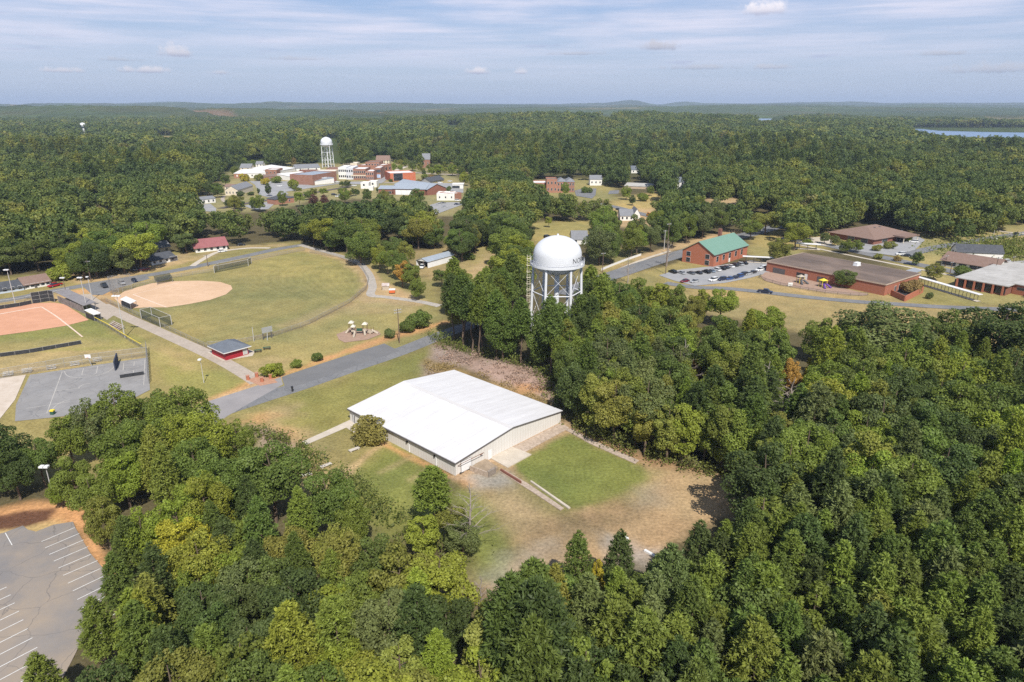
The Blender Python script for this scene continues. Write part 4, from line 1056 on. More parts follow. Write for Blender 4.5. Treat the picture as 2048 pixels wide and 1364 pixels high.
def cage(label, pts, h):
    P = [G(*p) for p in pts]; c = sum(P, Vector()) / len(P)
    r = thing('batting_cage', label, 'batting cage', (c.x, c.y, 0)); Q = [p - c for p in P]; post = None
    for q in Q:
        if post is None: post = MB().tube((0, 0, 0), (0, 0, h), .12, .12, 6).build('post', pole_grey, r, (q.x, q.y, 0))
        else: copy_part(post, r, (q.x, q.y, 0))
    n = len(Q); mb = MB()
    for i in range(n): mb.tube(Q[i] + Vector((0, 0, h)), Q[(i + 1) % n] + Vector((0, 0, h)), .07, .07, 5)
    mb.build('top_frame', pole_grey, r)
    vs = [(q.x, q.y, .05) for q in Q] + [(q.x, q.y, h * .98) for q in Q]
    MB().add(vs, [(i, (i + 1) % n, n + (i + 1) % n, n + i) for i in range(n)]).build('net', net_m, r)
    return r
cage('dark netted batting cage between the path and the right ball field', [Z5(880, 1000), Z5(1205, 1150), Z5(1400, 1110), Z5(1060, 960)], 3.6)
cage('long low netted batting cage on the street side of the outfield', [(429, 546), (497, 532), (503, 527), (437, 540)], 3.2)
def bleacher(label, p, q, depth, rows, m, name='bleachers', group=None):
    a, b = G(*p), G(*q); d = (b - a); L = d.length; ang = math.atan2(d.y, d.x)
    r = thing(name, label, 'bleachers', tuple((a + b) / 2), ang, group); st = None
    for k in range(rows):
        y = depth * (k + .5) / rows
        if st is None: st = MB().box(-L / 2, L / 2, -.16, .16, .4, .46).build('seat', m, r, (0, y, .28 * k))
        else: copy_part(st, r, (0, y, .28 * k))
    mb = MB()
    for x in (-L / 2 + .4, 0, L / 2 - .4): mb.tube((x, 0, 0), (x, depth, .28 * rows + .1), .05, .05, 5); mb.tube((x, depth, 0), (x, depth, .28 * rows + .1), .05, .05, 5)
    mb.build('frame', galv, r); return r
bleacher('small bleachers with maroon and white benches on the grass by the yellow fence', Z5(300, 1115), Z5(490, 1210), 2.2, 4, mat('maroon_white_bench', (.60, .56, .54), (.28, .10, .10), 3.0, .8))
for (x0, x1, y, lb) in ((20, 108, 1258, 'the frame edge'), (172, 258, 1232, 'the sand lot corner'), (370, 452, 1206, 'the half court line'), (562, 640, 1176, 'the hoop, on its left'), (745, 818, 1142, 'the hoop, on its right')):
    bleacher('pale bleachers behind the ball court fence, next to ' + lb, (x0 * .25, 440 + y * .25), (x1 * .25, 440 + (y - 12) * .25), 1.8, 3, mat('aluminium_bench', (.68, .66, .63), (.58, .56, .54), 1, .6), group='pale bleachers above the ball court')
hp = G(180, 734)
hoop = thing('basketball_hoop', 'basketball hoop with a white fan backboard at the upper end of the ball court', 'hoop', tuple(hp), 0)
MB().tube((0, .9, 0), (0, .2, 3.2), .09).build('post', pole_grey, hoop); MB().prism([(-.9, -.05), (.9, -.05), (.9, .0), (-.9, .0)], 2.9, 4.0).build('backboard', frame_w, hoop)
mb = MB()
for k in range(10):
    t, u = 2 * math.pi * k / 10, 2 * math.pi * (k + 1) / 10
    mb.tube((.23 * math.cos(t), -.32 + .23 * math.sin(t), 3.05), (.23 * math.cos(u), -.32 + .23 * math.sin(u), 3.05), .03, .03, 5)
mb.build('rim', orange_p, hoop)
a, b = G(231, 742), G(241, 741)
pw = thing('practice_wall', 'tall practice wall with its shaded side coloured dark, standing on the ball court', 'wall', tuple(a)); mb = MB()
wall_seg(mb, Vector((0, 0, 0)), G(236.5, 724) - a, 3.0, .3); mb.build('panel', mat('shaded_side_board', (.035, .045, .075), (.05, .06, .09), 1, .8), pw)  # dark board colour stands in for shade on this side of the wall
a, b = G(240, 757), G(289, 749.5)
tn = thing('tennis_net', 'dark tennis net sagging across the right part of the ball court', 'net', tuple(a)); mb = MB(); wall_seg(mb, Vector((0, 0, 0)), b - a, 1.1, .06); mb.build('net', black_net, tn)
p_ = MB().tube((0, 0, 0), (0, 0, 1.25), .07).build('post', galv, tn, (0, 0, 0)); copy_part(p_, tn, tuple(b - a))

# --- water towers
def water_tower(base, label, nlegs, phase, text=None, R=7.6, ladder=True):
    g = G(*base)
    r = thing('water_tower', label, 'water tower', tuple(g), 0)
    prof = [(.3, 24.0), (R * .35, 24.1), (R * .62, 24.7), (R * .85, 25.7), (R * .97, 26.8), (R, 27.6), (R, 30.4)]
    for k in range(1, 12):
        t = math.pi / 2 * k / 12; prof.append((R * math.cos(t), 30.4 + 5.7 * math.sin(t)))
    prof.append((.35, 36.15))
    tank = MB().lathe(prof, 64).build('tank', tank_white, r, smooth=True)
    MB().tube((0, 0, 36.1), (0, 0, 36.7), .35, .3, 10).build('vent', tank_white, tank)
    bal = MB().lathe([(R + .02, 27.0), (R + 1.0, 27.0), (R + 1.0, 27.75), (R + .93, 27.75), (R + .93, 27.12), (R + .02, 27.12)], 64).build('balcony', tank_white, r)
    mb = MB(); n = 40
    for k in range(n):
        t, u = 2 * math.pi * k / n, 2 * math.pi * (k + 1) / n
        p = Vector(((R + .95) * math.cos(t), (R + .95) * math.sin(t), 0)); q = Vector(((R + .95) * math.cos(u), (R + .95) * math.sin(u), 0))
        for z in (28.3, 28.9): mb.tube(p + Vector((0, 0, z)), q + Vector((0, 0, z)), .035, .035, 5)
        mb.tube(p + Vector((0, 0, 27.7)), p + Vector((0, 0, 28.9)), .03, .03, 5)
    mb.build('handrail', tank_white, bal)
    MB().tube((0, 0, 0), (0, 0, 24.3), .78, .78, 20).build('riser_pipe', tank_white, r, smooth=True)
    tops, bots = [], []
    for k in range(nlegs):
        t = phase + 2 * math.pi * k / nlegs
        a = Vector((R * .99 * math.cos(t), R * .99 * math.sin(t), 27.3)); b = Vector(((R + .9) * math.cos(t), (R + .9) * math.sin(t), 0))
        MB().tube(b, a, .44, .41, 14).build('leg', tank_white, r, smooth=True); tops.append(a); bots.append(b)
    for lev in (.33, .67):
        mb = MB()
        for k in range(nlegs):
            a = bots[k].lerp(tops[k], lev); b = bots[(k + 1) % nlegs].lerp(tops[(k + 1) % nlegs], lev); mb.tube(a, b, .17, .17, 8)
        mb.build('ring_strut', tank_white, r)
    mb = MB()
    for lo, hi in ((0, .33), (.33, .67), (.67, .97)):
        for k in range(nlegs):
            j = (k + 1) % nlegs
            mb.tube(bots[k].lerp(tops[k], lo), bots[j].lerp(tops[j], hi), .06, .06, 6); mb.tube(bots[j].lerp(tops[j], lo), bots[k].lerp(tops[k], hi), .06, .06, 6)
    mb.build('brace_rods', tank_white, r)
    if ladder:
        mb = MB(); x = -R - 1.45
        for s in (-.45, .45): mb.tube((x + s, -.6, 8), (x + s, -.6, 30.2), .07, .07, 6)
        z = 8.0
        while z < 30: mb.tube((x - .45, -.6, z), (x + .45, -.6, z), .05, .05, 5); z += .75
        for k in range(9):
            zz = 13 + k * 2.0
            for s in (-.6, .6): mb.box(x + s - .05, x + s + .05, -1.45, -.55, zz, zz + .10)
            mb.box(x - .6, x + .6, -1.5, -1.42, zz, zz + .10)
        mb.build('caged_ladder', mat('cream_ladder_paint', (.68, .62, .48), (.58, .52, .40), 1, .6), r)
    if text:
        cu = bpy.data.curves.new('lettering', 'FONT'); cu.body = text; cu.size = 2.35; cu.extrude = 0; cu.resolution_u = 3; cu.space_character = 1.12
        to = bpy.data.objects.new('lettering', cu); me = bpy.data.meshes.new_from_object(to); bpy.data.objects.remove(to)
        bm = bmesh.new(); bm.from_mesh(me)
        xs = [v.co.x for v in bm.verts]; x0 = min(xs)
        for xc in np.arange(x0 + .25, max(xs), .25):
            bmesh.ops.bisect_plane(bm, geom=bm.verts[:] + bm.edges[:] + bm.faces[:], plane_co=(xc, 0, 0), plane_no=(1, 0, 0))
        th0 = text_start
        for v in bm.verts:
            t = th0 + (v.co.x - x0) / R; z = v.co.y
            v.co = Vector(((R + .02) * math.cos(t), (R + .02) * math.sin(t), 28.45 + z))
        bm.to_mesh(me); bm.free(); me.materials.append(black_m)
        lo = bpy.data.objects.new('lettering', me); COL.objects.link(lo); lo.parent = tank
    return r
text_start = math.radians(-55)
water_tower((1111, 690), 'tall white water tower with black lettering rising out of the pines behind the warehouse', 6, math.radians(0), 'NORWOOD')
water_tower((657, 334.8), 'smaller looking white water tower on four legs behind the town centre', 4, math.radians(-50), None, 6.9, False)
far_t = thing('water_tower', 'tiny white far off water tower top among the woods at the left', 'water tower', tuple(G(169, 268)), 0)
MB().lathe([(.5, 17), (5.5, 18.5), (7, 22), (5.5, 26), (2, 28)], 16).build('tank', tank_white, far_t, smooth=True); MB().tube((0, 0, 0), (0, 0, 18), 2.2, 2.0, 10).build('stem', tank_white, far_t)
# ------------------------------------------------------------------ roads and lots on the right and in town
road('street', [(1130, 590), (1190, 563), (1240, 546), (1300, 526), (1370, 505), (1440, 483), (1500, 468), (1560, 452), (1620, 446)], 10.5, asphalt)
sheet('school_parking', [(1318, 551), (1350, 541), (1440, 531), (1500, 521), (1545, 527), (1540, 545), (1500, 556), (1450, 566), (1390, 572), (1350, 562)], mat('pale_lot_asphalt', (.27, .27, .275), (.33, .325, .32), .1, .9))
road('school_lane', [(1330, 566), (1390, 575), (1450, 577), (1530, 585), (1620, 595), (1720, 604), (1800, 609), (1880, 614), (1980, 618), (2100, 622)], 5.2, asphalt)
sheet('school_playground', [(1521, 553), (1530, 545), (1560, 545), (1640, 566), (1700, 580), (1738, 589), (1725, 592), (1650, 585), (1560, 570), (1530, 562)], mulch)
road('street', [(1560, 476), (1640, 488), (1720, 505), (1800, 522), (1880, 538), (1950, 552), (2080, 577)], 8.0, asphalt)
road('sidewalk', [(1600, 490), (1700, 511), (1790, 529), (1870, 545), (1930, 556), (2000, 570)], 2.2, concrete)
sheet('office_parking', [(1665, 492), (1730, 484), (1790, 466), (1825, 468), (1850, 480), (1830, 500), (1790, 512), (1735, 505)], mat('pale_lot_asphalt', (.27, .27, .275)))
sheet('office_parking', [(1590, 478), (1640, 474), (1668, 482), (1660, 492), (1610, 489)], concrete)
sheet('office_parking', [(1985, 526), (2070, 520), (2080, 545), (2020, 548)], mat('pale_lot_asphalt', (.27, .27, .275)))
road('street', [(1810, 512), (1850, 500), (1900, 490), (1960, 480), (2010, 472), (2100, 460)], 7.0, asphalt)
road('driveway', [(1995, 462), (2030, 466), (2090, 469)], 3.0, concrete)
road('driveway', [(1190, 560), (1235, 540), (1290, 518), (1340, 502)], 2.2, concrete, z=.05)
Q1 = lambda x, y: (400 + x / 7.314, 260 + y / 7.314)
Q2 = lambda x, y: (660 + x / 7.314, 290 + y / 7.314)
sheet('town_parking', [Q1(720, 750), Q1(1050, 745), Q1(1320, 755), Q1(1640, 815), Q1(2080, 780), Q1(1250, 905), Q1(1300, 940), Q1(1000, 985), Q1(860, 950), Q1(850, 880), Q1(800, 800)], mat('pale_lot_asphalt', (.27, .27, .275)))
road('railway_bed', [Q1(300, 1150), Q1(500, 1105), Q1(900, 1040), Q1(1400, 970), Q1(1800, 895), Q1(2080, 845), Q2(340, 585)], 6.0, mat('dark_ballast', (.085, .07, .065), (.12, .10, .09), .3, .95))
road('driveway', [Q1(360, 960), Q1(330, 1010), Q1(380, 1060), Q1(520, 1085)], 3.0, concrete_path)
sheet('town_parking', [Q1(640, 1110), Q1(1060, 1045), Q1(1080, 1090), Q1(1000, 1160), Q1(800, 1170)], mat('pale_lot_asphalt', (.27, .27, .275)))
sheet('town_parking', [Q1(30, 1095), Q1(150, 1080), Q1(240, 1150), Q1(230, 1200), Q1(60, 1190)], mat('pale_lot_asphalt', (.27, .27, .275)))
sheet('town_street', [Q2(0, 560), Q2(300, 540), Q2(640, 530), Q2(800, 470), Q2(880, 430), Q2(800, 400), Q2(860, 380), Q2(960, 400), Q2(880, 470), Q2(760, 560), Q2(480, 580), Q2(300, 570)], mat('pale_lot_asphalt', (.27, .27, .275)))
sheet('town_parking', [Q2(1500, 560), Q2(1950, 560), Q2(1950, 700), Q2(1620, 690), Q2(1500, 620)], mat('pale_lot_asphalt', (.27, .27, .275)))
sheet('town_parking', [Q2(1460, 880), Q2(1600, 840), Q2(1900, 840), Q2(1950, 870), Q2(1700, 960), Q2(1540, 1020)], mat('pale_lot_asphalt', (.27, .27, .275)))
road('town_street', [Q2(780, 545), Q2(1000, 560), Q2(1250, 580), Q2(1500, 565)], 6, concrete_path)
road('town_street', [Q2(1000, 385), Q2(1300, 410), Q2(1700, 430), Q2(1950, 440)], 7, concrete_path)
road('town_street', [Q2(840, 470), Q2(900, 400), Q2(1000, 360), Q2(1120, 310)], 7, concrete)
Q3 = lambda x, y: (1040 + x / 5.689, 320 + y / 5.689)
sheet('school_lot', [Q3(620, 350), Q3(700, 330), Q3(870, 325), Q3(860, 400), Q3(820, 440), Q3(640, 410)], asphalt)
sheet('school_lot', [Q3(1020, 350), Q3(1130, 345), Q3(1120, 385), Q3(1000, 390)], asphalt)
road('town_street', [Q3(880, 500), Q3(1080, 535), Q3(1250, 580), Q3(1460, 635), Q3(1600, 660)], 8, asphalt)

# ------------------------------------------------------------------ right hand buildings
g0 = dict(m=glass)
Z4 = lambda x, y: (1300 + x / 5.0525, 350 + y / 5.0525)
Z8b = lambda x, y: (1780 + x / 7.578, 440 + y / 7.578)
Z55 = lambda x, y: (1500 + x / 3.737, 400 + y / 3.737)
wins = [('L', t, z, 2.2, 2.1) for t in (.20, .80) for z in (1.6, 4.6)] + [('R', t, 3.4, 1.9, 2.6) for t in (.10, .28, .46, .64, .82)] + [('R', .46, 1.1, 1.4, 2.1, DOOR)]
ch, cb, ca = bld('brick_hall', 'tall red brick hall with a green metal gable roof beside the full car park', 'hall', Z4(305, 880), Z4(637, 930), Z4(1035, 832), 6.0, 'gable_x', 11.2, brick_o, green_roof, .5, wins, trim=dark_trim)
MB().box(-.9, .9, -.7, .7, 8.0, 13.2).build('chimney', brick_d, ch, (cb / 2 - 4.5, ca / 2 - 3.5, 0))
for t in (.19, .37, .55, .73):
    MB().box(-.25, .25, -.3, 0, 0, 5.6).build('buttress', brick_o, ch, (-cb / 2 + t * cb, -ca / 2, 0))
sc_, sb_, sa_ = bld('brick_school', 'long low red brick school with a stained flat brown roof and playground in front', 'school', (1539, 541), (1767.6, 591.5), (1828, 567), 4.5, 'flat', 0, brick, roof_brown, .25,
    [('L', .98 - t, 1.3, w, 2.4, dict(name=n, m=m_, frame=dark_trim)) for t, w, n, m_ in ((.10, 6, 'recess', dark_trim), (.30, 4, 'window', glass), (.345, 1.6, 'door', white_wall), (.46, 1.6, 'door', dark_trim), (.50, 2.0, 'window', glass))]
    + [('R', .30, 1.4, 1.6, 2.4, dict(name='door', m=dark_trim)), ('R', .42, 1.4, 1.2, 2.4)])
X, Y = sb_ / 2 + .25, sa_ / 2 + .25
mb = MB(); mb.box(-X - .08, X + .08, -Y - .08, -Y - .002, 4.45, 5.0); mb.box(-X - .08, -X - .002, -Y, Y, 4.45, 5.0); mb.box(X + .002, X + .08, -Y, Y, 4.45, 5.0); mb.box(-X, X, Y + .002, Y + .08, 4.45, 5.0)
mb.build('fascia', mat('pale_fascia', (.50, .40, .31), (.42, .33, .26), .4, .8), sc_)
hv = tag(MB().box(-1.6, 1.6, -1.1, 1.1, 0, .35).box(-1.4, 1.4, -.9, .9, .35, 1.5).box(-1.2, 1.2, -.93, -.9, .5, 1.3).build('rooftop_unit', white_metal, None, (G(1713.5, 531, 4.85).x, G(1713.5, 531, 4.85).y, 4.85), .6), 'white air handling unit in the middle of the brown school roof', 'air unit')
# entrance wing of the school with the metal canopy
cn = thing('entrance_canopy', 'grey metal entrance canopy at the back corner of the brown roofed school', 'canopy', tuple(G(*Z8b(330, 800))), 0)
a, b, c_, d = [G(*Z8b(*q), 3.4) - G(*Z8b(330, 800)) for q in ((200, 780), (330, 830), (480, 770), (370, 730))]
MB().prism([(p.x, p.y) for p in (a, b, c_, d)], 3.3, 3.6).build('roof', galv, cn); pp = None
for p in (b, c_, d):
    if pp is None: pp = MB().tube((0, 0, 0), (0, 0, 3.3), .12).build('post', white_metal, cn, (p.x * .95, p.y * .95, 0))
    else: copy_part(pp, cn, (p.x * .95, p.y * .95, 0))
cw = thing('courtyard_wall', 'low red brick courtyard wall jutting from the near corner of the school', 'wall', tuple(G(1809, 603)))
q = [G(*p) - G(1809, 603) for p in ((1781, 590.5), (1809, 603), (1845, 585), (1838, 574))]
for a, b in zip(q[:-1], q[1:]):
    mb = MB(); wall_seg(mb, a, b, 2.3, .35); mb.build('wall', brick_o, cw)
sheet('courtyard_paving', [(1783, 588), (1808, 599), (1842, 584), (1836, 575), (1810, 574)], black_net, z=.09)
def walkway(label, p, q, w, n, h=2.9, m=roof_light):
    a, b = G(*p), G(*q); d = b - a; r = thing('covered_walkway', label, 'walkway', tuple((a + b) / 2), math.atan2(d.y, d.x)); L = d.length
    MB().box(-L / 2, L / 2, -w / 2, w / 2, h, h + .22).build('roof', m, r); ps = None
    for k in range(n):
        for y in (-w / 2 + .2, w / 2 - .2):
            x = -L / 2 + (k + .5) / n * L
            if ps is None: ps = MB().tube((0, 0, 0), (0, 0, h), .09).build('post', dark_trim, r, (x, y, 0))
            else: copy_part(ps, r, (x, y, 0))
    sheet('walk_slab', [tuple((a + b) / 2 + Vector((math.cos(r.rotation_euler.z) * x - math.sin(r.rotation_euler.z) * y, math.sin(r.rotation_euler.z) * x + math.cos(r.rotation_euler.z) * y, 0))) for x, y in ((-L / 2, -w / 2), (L / 2, -w / 2), (L / 2, w / 2), (-L / 2, w / 2))], concrete, px=False)
walkway('long white covered walkway running down from the school past the courtyard wall', (1832, 566.5), (1958, 604), 2.4, 9)
walkway('white covered walkway linking the green roofed hall to the school', (1484, 524), (1546, 527), 2.4, 4)
walkway('white drop off canopy in the car park behind the school', (1590, 497), (1640, 500), 3.5, 3)
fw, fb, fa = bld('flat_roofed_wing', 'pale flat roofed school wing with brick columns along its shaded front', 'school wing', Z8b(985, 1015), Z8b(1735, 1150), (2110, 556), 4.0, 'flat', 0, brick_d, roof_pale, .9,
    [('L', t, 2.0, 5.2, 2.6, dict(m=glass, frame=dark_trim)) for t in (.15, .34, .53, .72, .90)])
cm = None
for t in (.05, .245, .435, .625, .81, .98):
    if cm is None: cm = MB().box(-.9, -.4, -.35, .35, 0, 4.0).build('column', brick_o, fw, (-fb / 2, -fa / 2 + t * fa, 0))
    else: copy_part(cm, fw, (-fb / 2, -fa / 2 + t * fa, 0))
bld('brick_annex', 'red brick annex with a flat pale roof at the right edge of the frame', 'school wing', Z8b(1850, 1110), (2100, 602), (2140, 580), 4.1, 'flat', 0, brick, roof_pale, .4, [('L', .75, 2.6, 3.4, 1.0), ('L', .35, 2.6, 3.4, 1.0)])
hb, hbb, hba = bld('office_building', 'low office with a broad brown hipped roof at the edge of the pine wood', 'office', (1673, 473), (1746, 490), (1791, 473.5), 3.4, 'hip', 7.6, brick_d, roof_tan, 1.2, [('R', .3, 1.6, 5, 2.2), ('R', .7, 1.6, 5, 2.2), ('L', .5, 1.6, 4, 2.2), ('L', .2, 1.6, 4, 2.2)])
v_ = MB().box(-.8, .8, -.5, .5, 0, .7).build('roof_vent', dark_trim, hb, (-1.5, -3.0, 6.3)); copy_part(v_, hb, (3.5, -3.0, 6.3))
MB().prism([(0, -hba / 2 - 7), (hbb * .42, -hba / 2 - 7), (hbb * .42, -hba / 2 - .02), (0, -hba / 2 - .02)], 3.1, 3.9).build('porch_roof', roof_tan, hb)
ps = MB().tube((0, 0, 0), (0, 0, 3.1), .22).build('post', cream_wall, hb, (.5, -hba / 2 - 6.4, 0)); copy_part(ps, hb, (hbb * .4, -hba / 2 - 6.4, 0))
bld('white_long_building', 'long white building with a charcoal roof and tall end windows', 'building', Z8b(505, 612), Z8b(905, 556), Z8b(995, 522), 4.4, 'gable_y', 7.6, white_wall, roof_dark, .4,
    [('R', .3, 2.4, 1.6, 3.4), ('R', .7, 2.4, 1.6, 3.4)] + [('L', t, 2.2, 1.5, 1.8) for t in (.12, .3, .48, .66, .84)])
bld('brown_roofed_building', 'long low white building under a reddish brown roof behind the pale school wing', 'building', Z8b(770, 695), Z8b(1580, 828), Z8b(1765, 765), 3.2, 'gable_y', 6.2, white_wall, roof_tan, .9,
    [('R', .5, 1.6, 1.5, 1.8), ('R', .8, 1.6, 1.5, 1.8)] + [('L', t, 1.7, 3.2, 1.7) for t in (.1, .25, .4, .6, .8, .92)])
# school yard things
tag(MB().box(-2.3, 2.3, -1.6, 1.6, 0, 2.3).add([(-2.4, -1.7, 2.3), (2.4, -1.7, 2.3), (2.4, 1.7, 2.3), (-2.4, 1.7, 2.3), (-1.2, -.6, 3.2), (1.8, -.6, 3.2), (1.8, .6, 3.2), (-1.2, .6, 3.2)], [(0, 1, 5, 4), (1, 2, 6, 5), (2, 3, 7, 6), (3, 0, 4, 7), (4, 5, 6, 7)]).build('storage_tank_shed', pole_grey, None, tuple(G(1578, 548)), -.3), 'pale grey storage shed against the school wall by the car park', 'shed')
def playset(px, py, label, m1, m2, name='play_tower'):
    r = thing(name, label, 'play equipment', tuple(G(px, py)), .3)
    mb = MB()
    for sx in (-1.2, 1.2):
        for sy in (-1.0, 1.0): mb.tube((sx, sy, 0), (sx, sy, 3.0), .1)
    mb.build('post_frame', yellow_p, r); MB().box(-1.2, 1.2, -1, 1, 1.3, 1.42).build('platform', m1, r)
    MB().add([(-1.5, -1.3, 3.0), (1.5, -1.3, 3.0), (1.5, 1.3, 3.0), (-1.5, 1.3, 3.0), (0, 0, 3.9)], [(0, 1, 4), (1, 2, 4), (2, 3, 4), (3, 0, 4), (3, 2, 1, 0)]).build('canopy', m2, r)
    mb = MB(); mb.tube((-.4, -1, 1.5), (-1.6, -3.4, .2), .4, .4, 8); mb.tube((1.0, -1, 1.5), (1.8, -3.2, .2), .4, .4, 8); mb.build('slide', m1, r); return r
playset(1600, 566, 'yellow framed play tower with dark slides in the school yard', mat('dark_grey_plastic', (.10, .11, .12), None, 1, .5), beige)
playset(1645, 574, 'purple and yellow climbing tower in the school yard, in front of the round tree', purple_p, yellow_p)
tag(MB().box(-1, 1, -.12, .12, .3, 1.7).box(-.9, -.8, -.05, .05, 0, .3).box(.8, .9, -.05, .05, 0, .3).build('sign_board', frame_w, None, tuple(G(1580, 573))), 'small white sign board on the school yard fence', 'sign')
fence('yard_fence', 'curved dark fence around the school play yard', [(1521, 553), (1518, 556), (1530, 562), (1560, 571), (1600, 579), (1650, 587), (1700, 592), (1735, 591)], 1.3, 4.0, chain_m, rail=black_m, postm=black_m)
wf = fence('white_fence', 'low white board fence at the bend of the street below the trees', [(1203, 541), (1222, 533), (1250, 522), (1282, 511)], 1.1, 3.0, None, rail=frame_w, postm=frame_w, rails=(1, .6, .3))
P = [G(*p) for p in [(1203, 541), (1222, 533), (1250, 522), (1282, 511)]]; mb = MB()
for a, b in zip(P[:-1], P[1:]): wall_seg(mb, a - P[0], b - P[0], 1.0, .08)
mb.build('boards', frame_w, wf)

# ------------------------------------------------------------------ houses on the left
hw = lambda n: [('R', (k + .5) / n, 1.45, 1.3, 1.4) for k in range(n)]
far('house', 'low pale blue house with a charcoal roof at the left edge behind parked vehicles', 'house', -12, 49, 590, 8.2, 9, 'gable_x', 2.2, blue_wall, roof_dark, 580, .5, hw(4))
far('house', 'long low white house with a brown grey roof and dark shutters, behind the red pickup', 'house', 50.5, 102, 579.5, 9.5, 10, 'gable_x', 2.4, white_wall, roof_tan, 570.5, .5, hw(5) + [('R', .42, 1.1, 1.0, 2.1, DARKDOOR)])
far('house', 'low white house with a dark roof half hidden by trees across from the dugout', 'house', 304, 352, 531, 9, 10, 'gable_x', 2.2, white_wall, roof_dark, 521.5, .5, hw(4) + [('R', .92, 1.3, 4.0, 2.4, dict(name='carport', m=dark_trim, frame=white_wall))])
far('house', 'small cream house with a grey roof deep among the trees by the top street', 'house', 310, 342, 508, 11, 9, 'gable_x', 2.4, cream_wall, roof_grey, 503, .5, hw(2))
far('house', 'white house with a long maroon metal roof and a porch above the outfield', 'house', 392, 455, 506, 10.5, 13, 'gable_x', 3.2, white_wall, roof_red, 499, .9, hw(5))
ob, obb, oba = bld('open_barn', 'open ended metal barn with a grey blue roof sheltering a white pickup', 'barn', (834.8, 532), (855.8, 536.3), (902, 520.5), 3.0, 'gable_x', 4.3, white_metal, roof_metal, .3)
for c in list(ob.children):
    if c.name.startswith('wall'): bpy.data.objects.remove(c)
mb = MB(); x, y = obb / 2, oba / 2
mb.box(-x, x, -y, -y + .1, 0, 3.0); mb.box(-x, x, y - .1, y, 0, 3.0); mb.box(x - .1, x, -y + .1, y - .1, 0, 3.0)
mb.add([(-x, -y, 3.0), (-x, y, 3.0), (-x, 0, 4.3), (-x + .1, -y, 3.0), (-x + .1, y, 3.0), (-x + .1, 0, 4.3)], [(0, 2, 1), (3, 4, 5), (0, 1, 4, 3), (1, 2, 5, 4), (2, 0, 3, 5)])
mb.build('wall', white_metal, ob)

# ------------------------------------------------------------------ town centre
def fq(Q, x0, x1, yb, top, depth, kind, rise, wall, roof, name, label, cat='building', y1=None, **kw):
    a = Q(x0, yb); b = Q(x1, yb if y1 is None else y1); z = 7.314 if Q in (Q1, Q2) else 5.689
    return far(name, label, cat, a[0], b[0], a[1], (yb - top) / z, depth, kind, rise, wall, roof, b[1], **kw)
fq(Q1, 375, 560, 958, 880, 36, 'gable_y', 3.4, cream_wall, roof_grey, 'church_hall', 'long cream hall with a grey gable roof behind a mown lawn in town', nwin=4, wsize=(.9, 1.6))
fq(Q1, 1655, 2003, 808, 672, 26, 'parapet', 0, town_brick, roof_metal, 'corner_store', 'brick fronted store with a white sign band and red awning in town', 'shop', y1=745,
   win=[('R', .25, 1.5, 4.5, 2.6), ('R', .50, 1.6, 4.5, 3.0, dict(m=glass, frame=dark_trim)), ('R', .73, 1.5, 4.5, 2.6), ('R', .47, 5.4, 8.5, .9, dict(name='sign', m=frame_w, frame=brick)), ('R', .50, 3.9, 6.0, 1.1, dict(name='awning', m=red_paint, frame=red_paint))])
fq(Q1, 1405, 1650, 770, 722, 24, 'shed', 2.0, white_wall, roof_metal, 'store_wing', 'white side wing with a sloping grey roof joined to the brick fronted store', 'shop', y1=806, win=[('R', .3, 1.6, .9, 2.0), ('R', .45, 1.3, 1.1, 2.2, DARKDOOR)])
fq(Q1, 1120, 1400, 655, 610, 30, 'shed', 3.2, white_wall, roof_light, 'white_roofed_hall', 'broad white metal roofed hall in the middle of the town centre', 'hall', y1=600)
fq(Q1, 958, 1125, 660, 590, 22, 'parapet', 0, town_brick, roof_light, 'brick_storefront', 'brick shop end with white window arches beside the white metal roofed hall', 'shop', nwin=3)
fq(Q1, 680, 965, 705, 640, 22, 'shed', 2.6, white_wall, roof_light, 'white_storefront', 'white roofed row of shops behind the yellow bush in town', 'shop', y1=690, nwin=5)
fq(Q1, 500, 690, 705, 640, 20, 'shed', 2.0, town_brick_o, roof_light, 'brick_storefront', 'brick shop with two white doors and a pale roof at the left end of town', 'shop', nwin=2, wm=white_wall)
fq(Q1, 925, 1330, 745, 690, 14, 'shed', 1.0, town_brick, roof_tan, 'low_brick_row', 'low brown roofed brick row facing the town car park', 'shop', y1=720, nwin=6)
fq(Q1, 1310, 1650, 740, 680, 18, 'shed', 1.6, white_wall, roof_light, 'white_shop', 'low white roofed shop directly behind the brick fronted store', 'shop', y1=700)
fq(Q1, 1410, 1760, 600, 565, 24, 'gable_x', 3.6, white_wall, roof_grey, 'grey_roofed_warehouse', 'white warehouse with a long grey gable roof left of the far water tower', 'warehouse', y1=585, nwin=3)
fq(Q1, 1450, 1690, 640, 600, 12, 'parapet', 0, brick_d, roof_tan, 'low_brick_row', 'small dark brick row in front of the grey roofed warehouse', 'shop', nwin=3)
fq(Q1, 1690, 1985, 660, 605, 14, 'parapet', 0, cream_wall, roof_light, 'tan_shop', 'plain tan flat roofed shop behind the brick fronted store', 'shop')
fq(Q1, 1850, 2060, 640, 572, 20, 'parapet', 0, town_brick, roof_tan, 'brick_storefront', 'plain brick block below the far water tower', 'shop')
fq(Q1, 365, 495, 878, 830, 9, 'gable_x', 1.8, cream_wall, roof_tan, 'house', 'small tan house behind the cream church hall in town', 'house', nwin=2)
fq(Q1, 30, 232, 1082, 1020, 10, 'gable_x', 1.6, white_wall, roof_grey, 'house', 'small white bungalow beside the rail line at the left end of town', 'house', y1=1060, nwin=3)
fq(Q1, 1105, 1380, 1095, 1020, 11, 'hip', 2.2, town_brick_o, roof_dark, 'brick_house', 'small brick building with a dark hipped roof by the rail line', 'house', y1=1060, nwin=2)
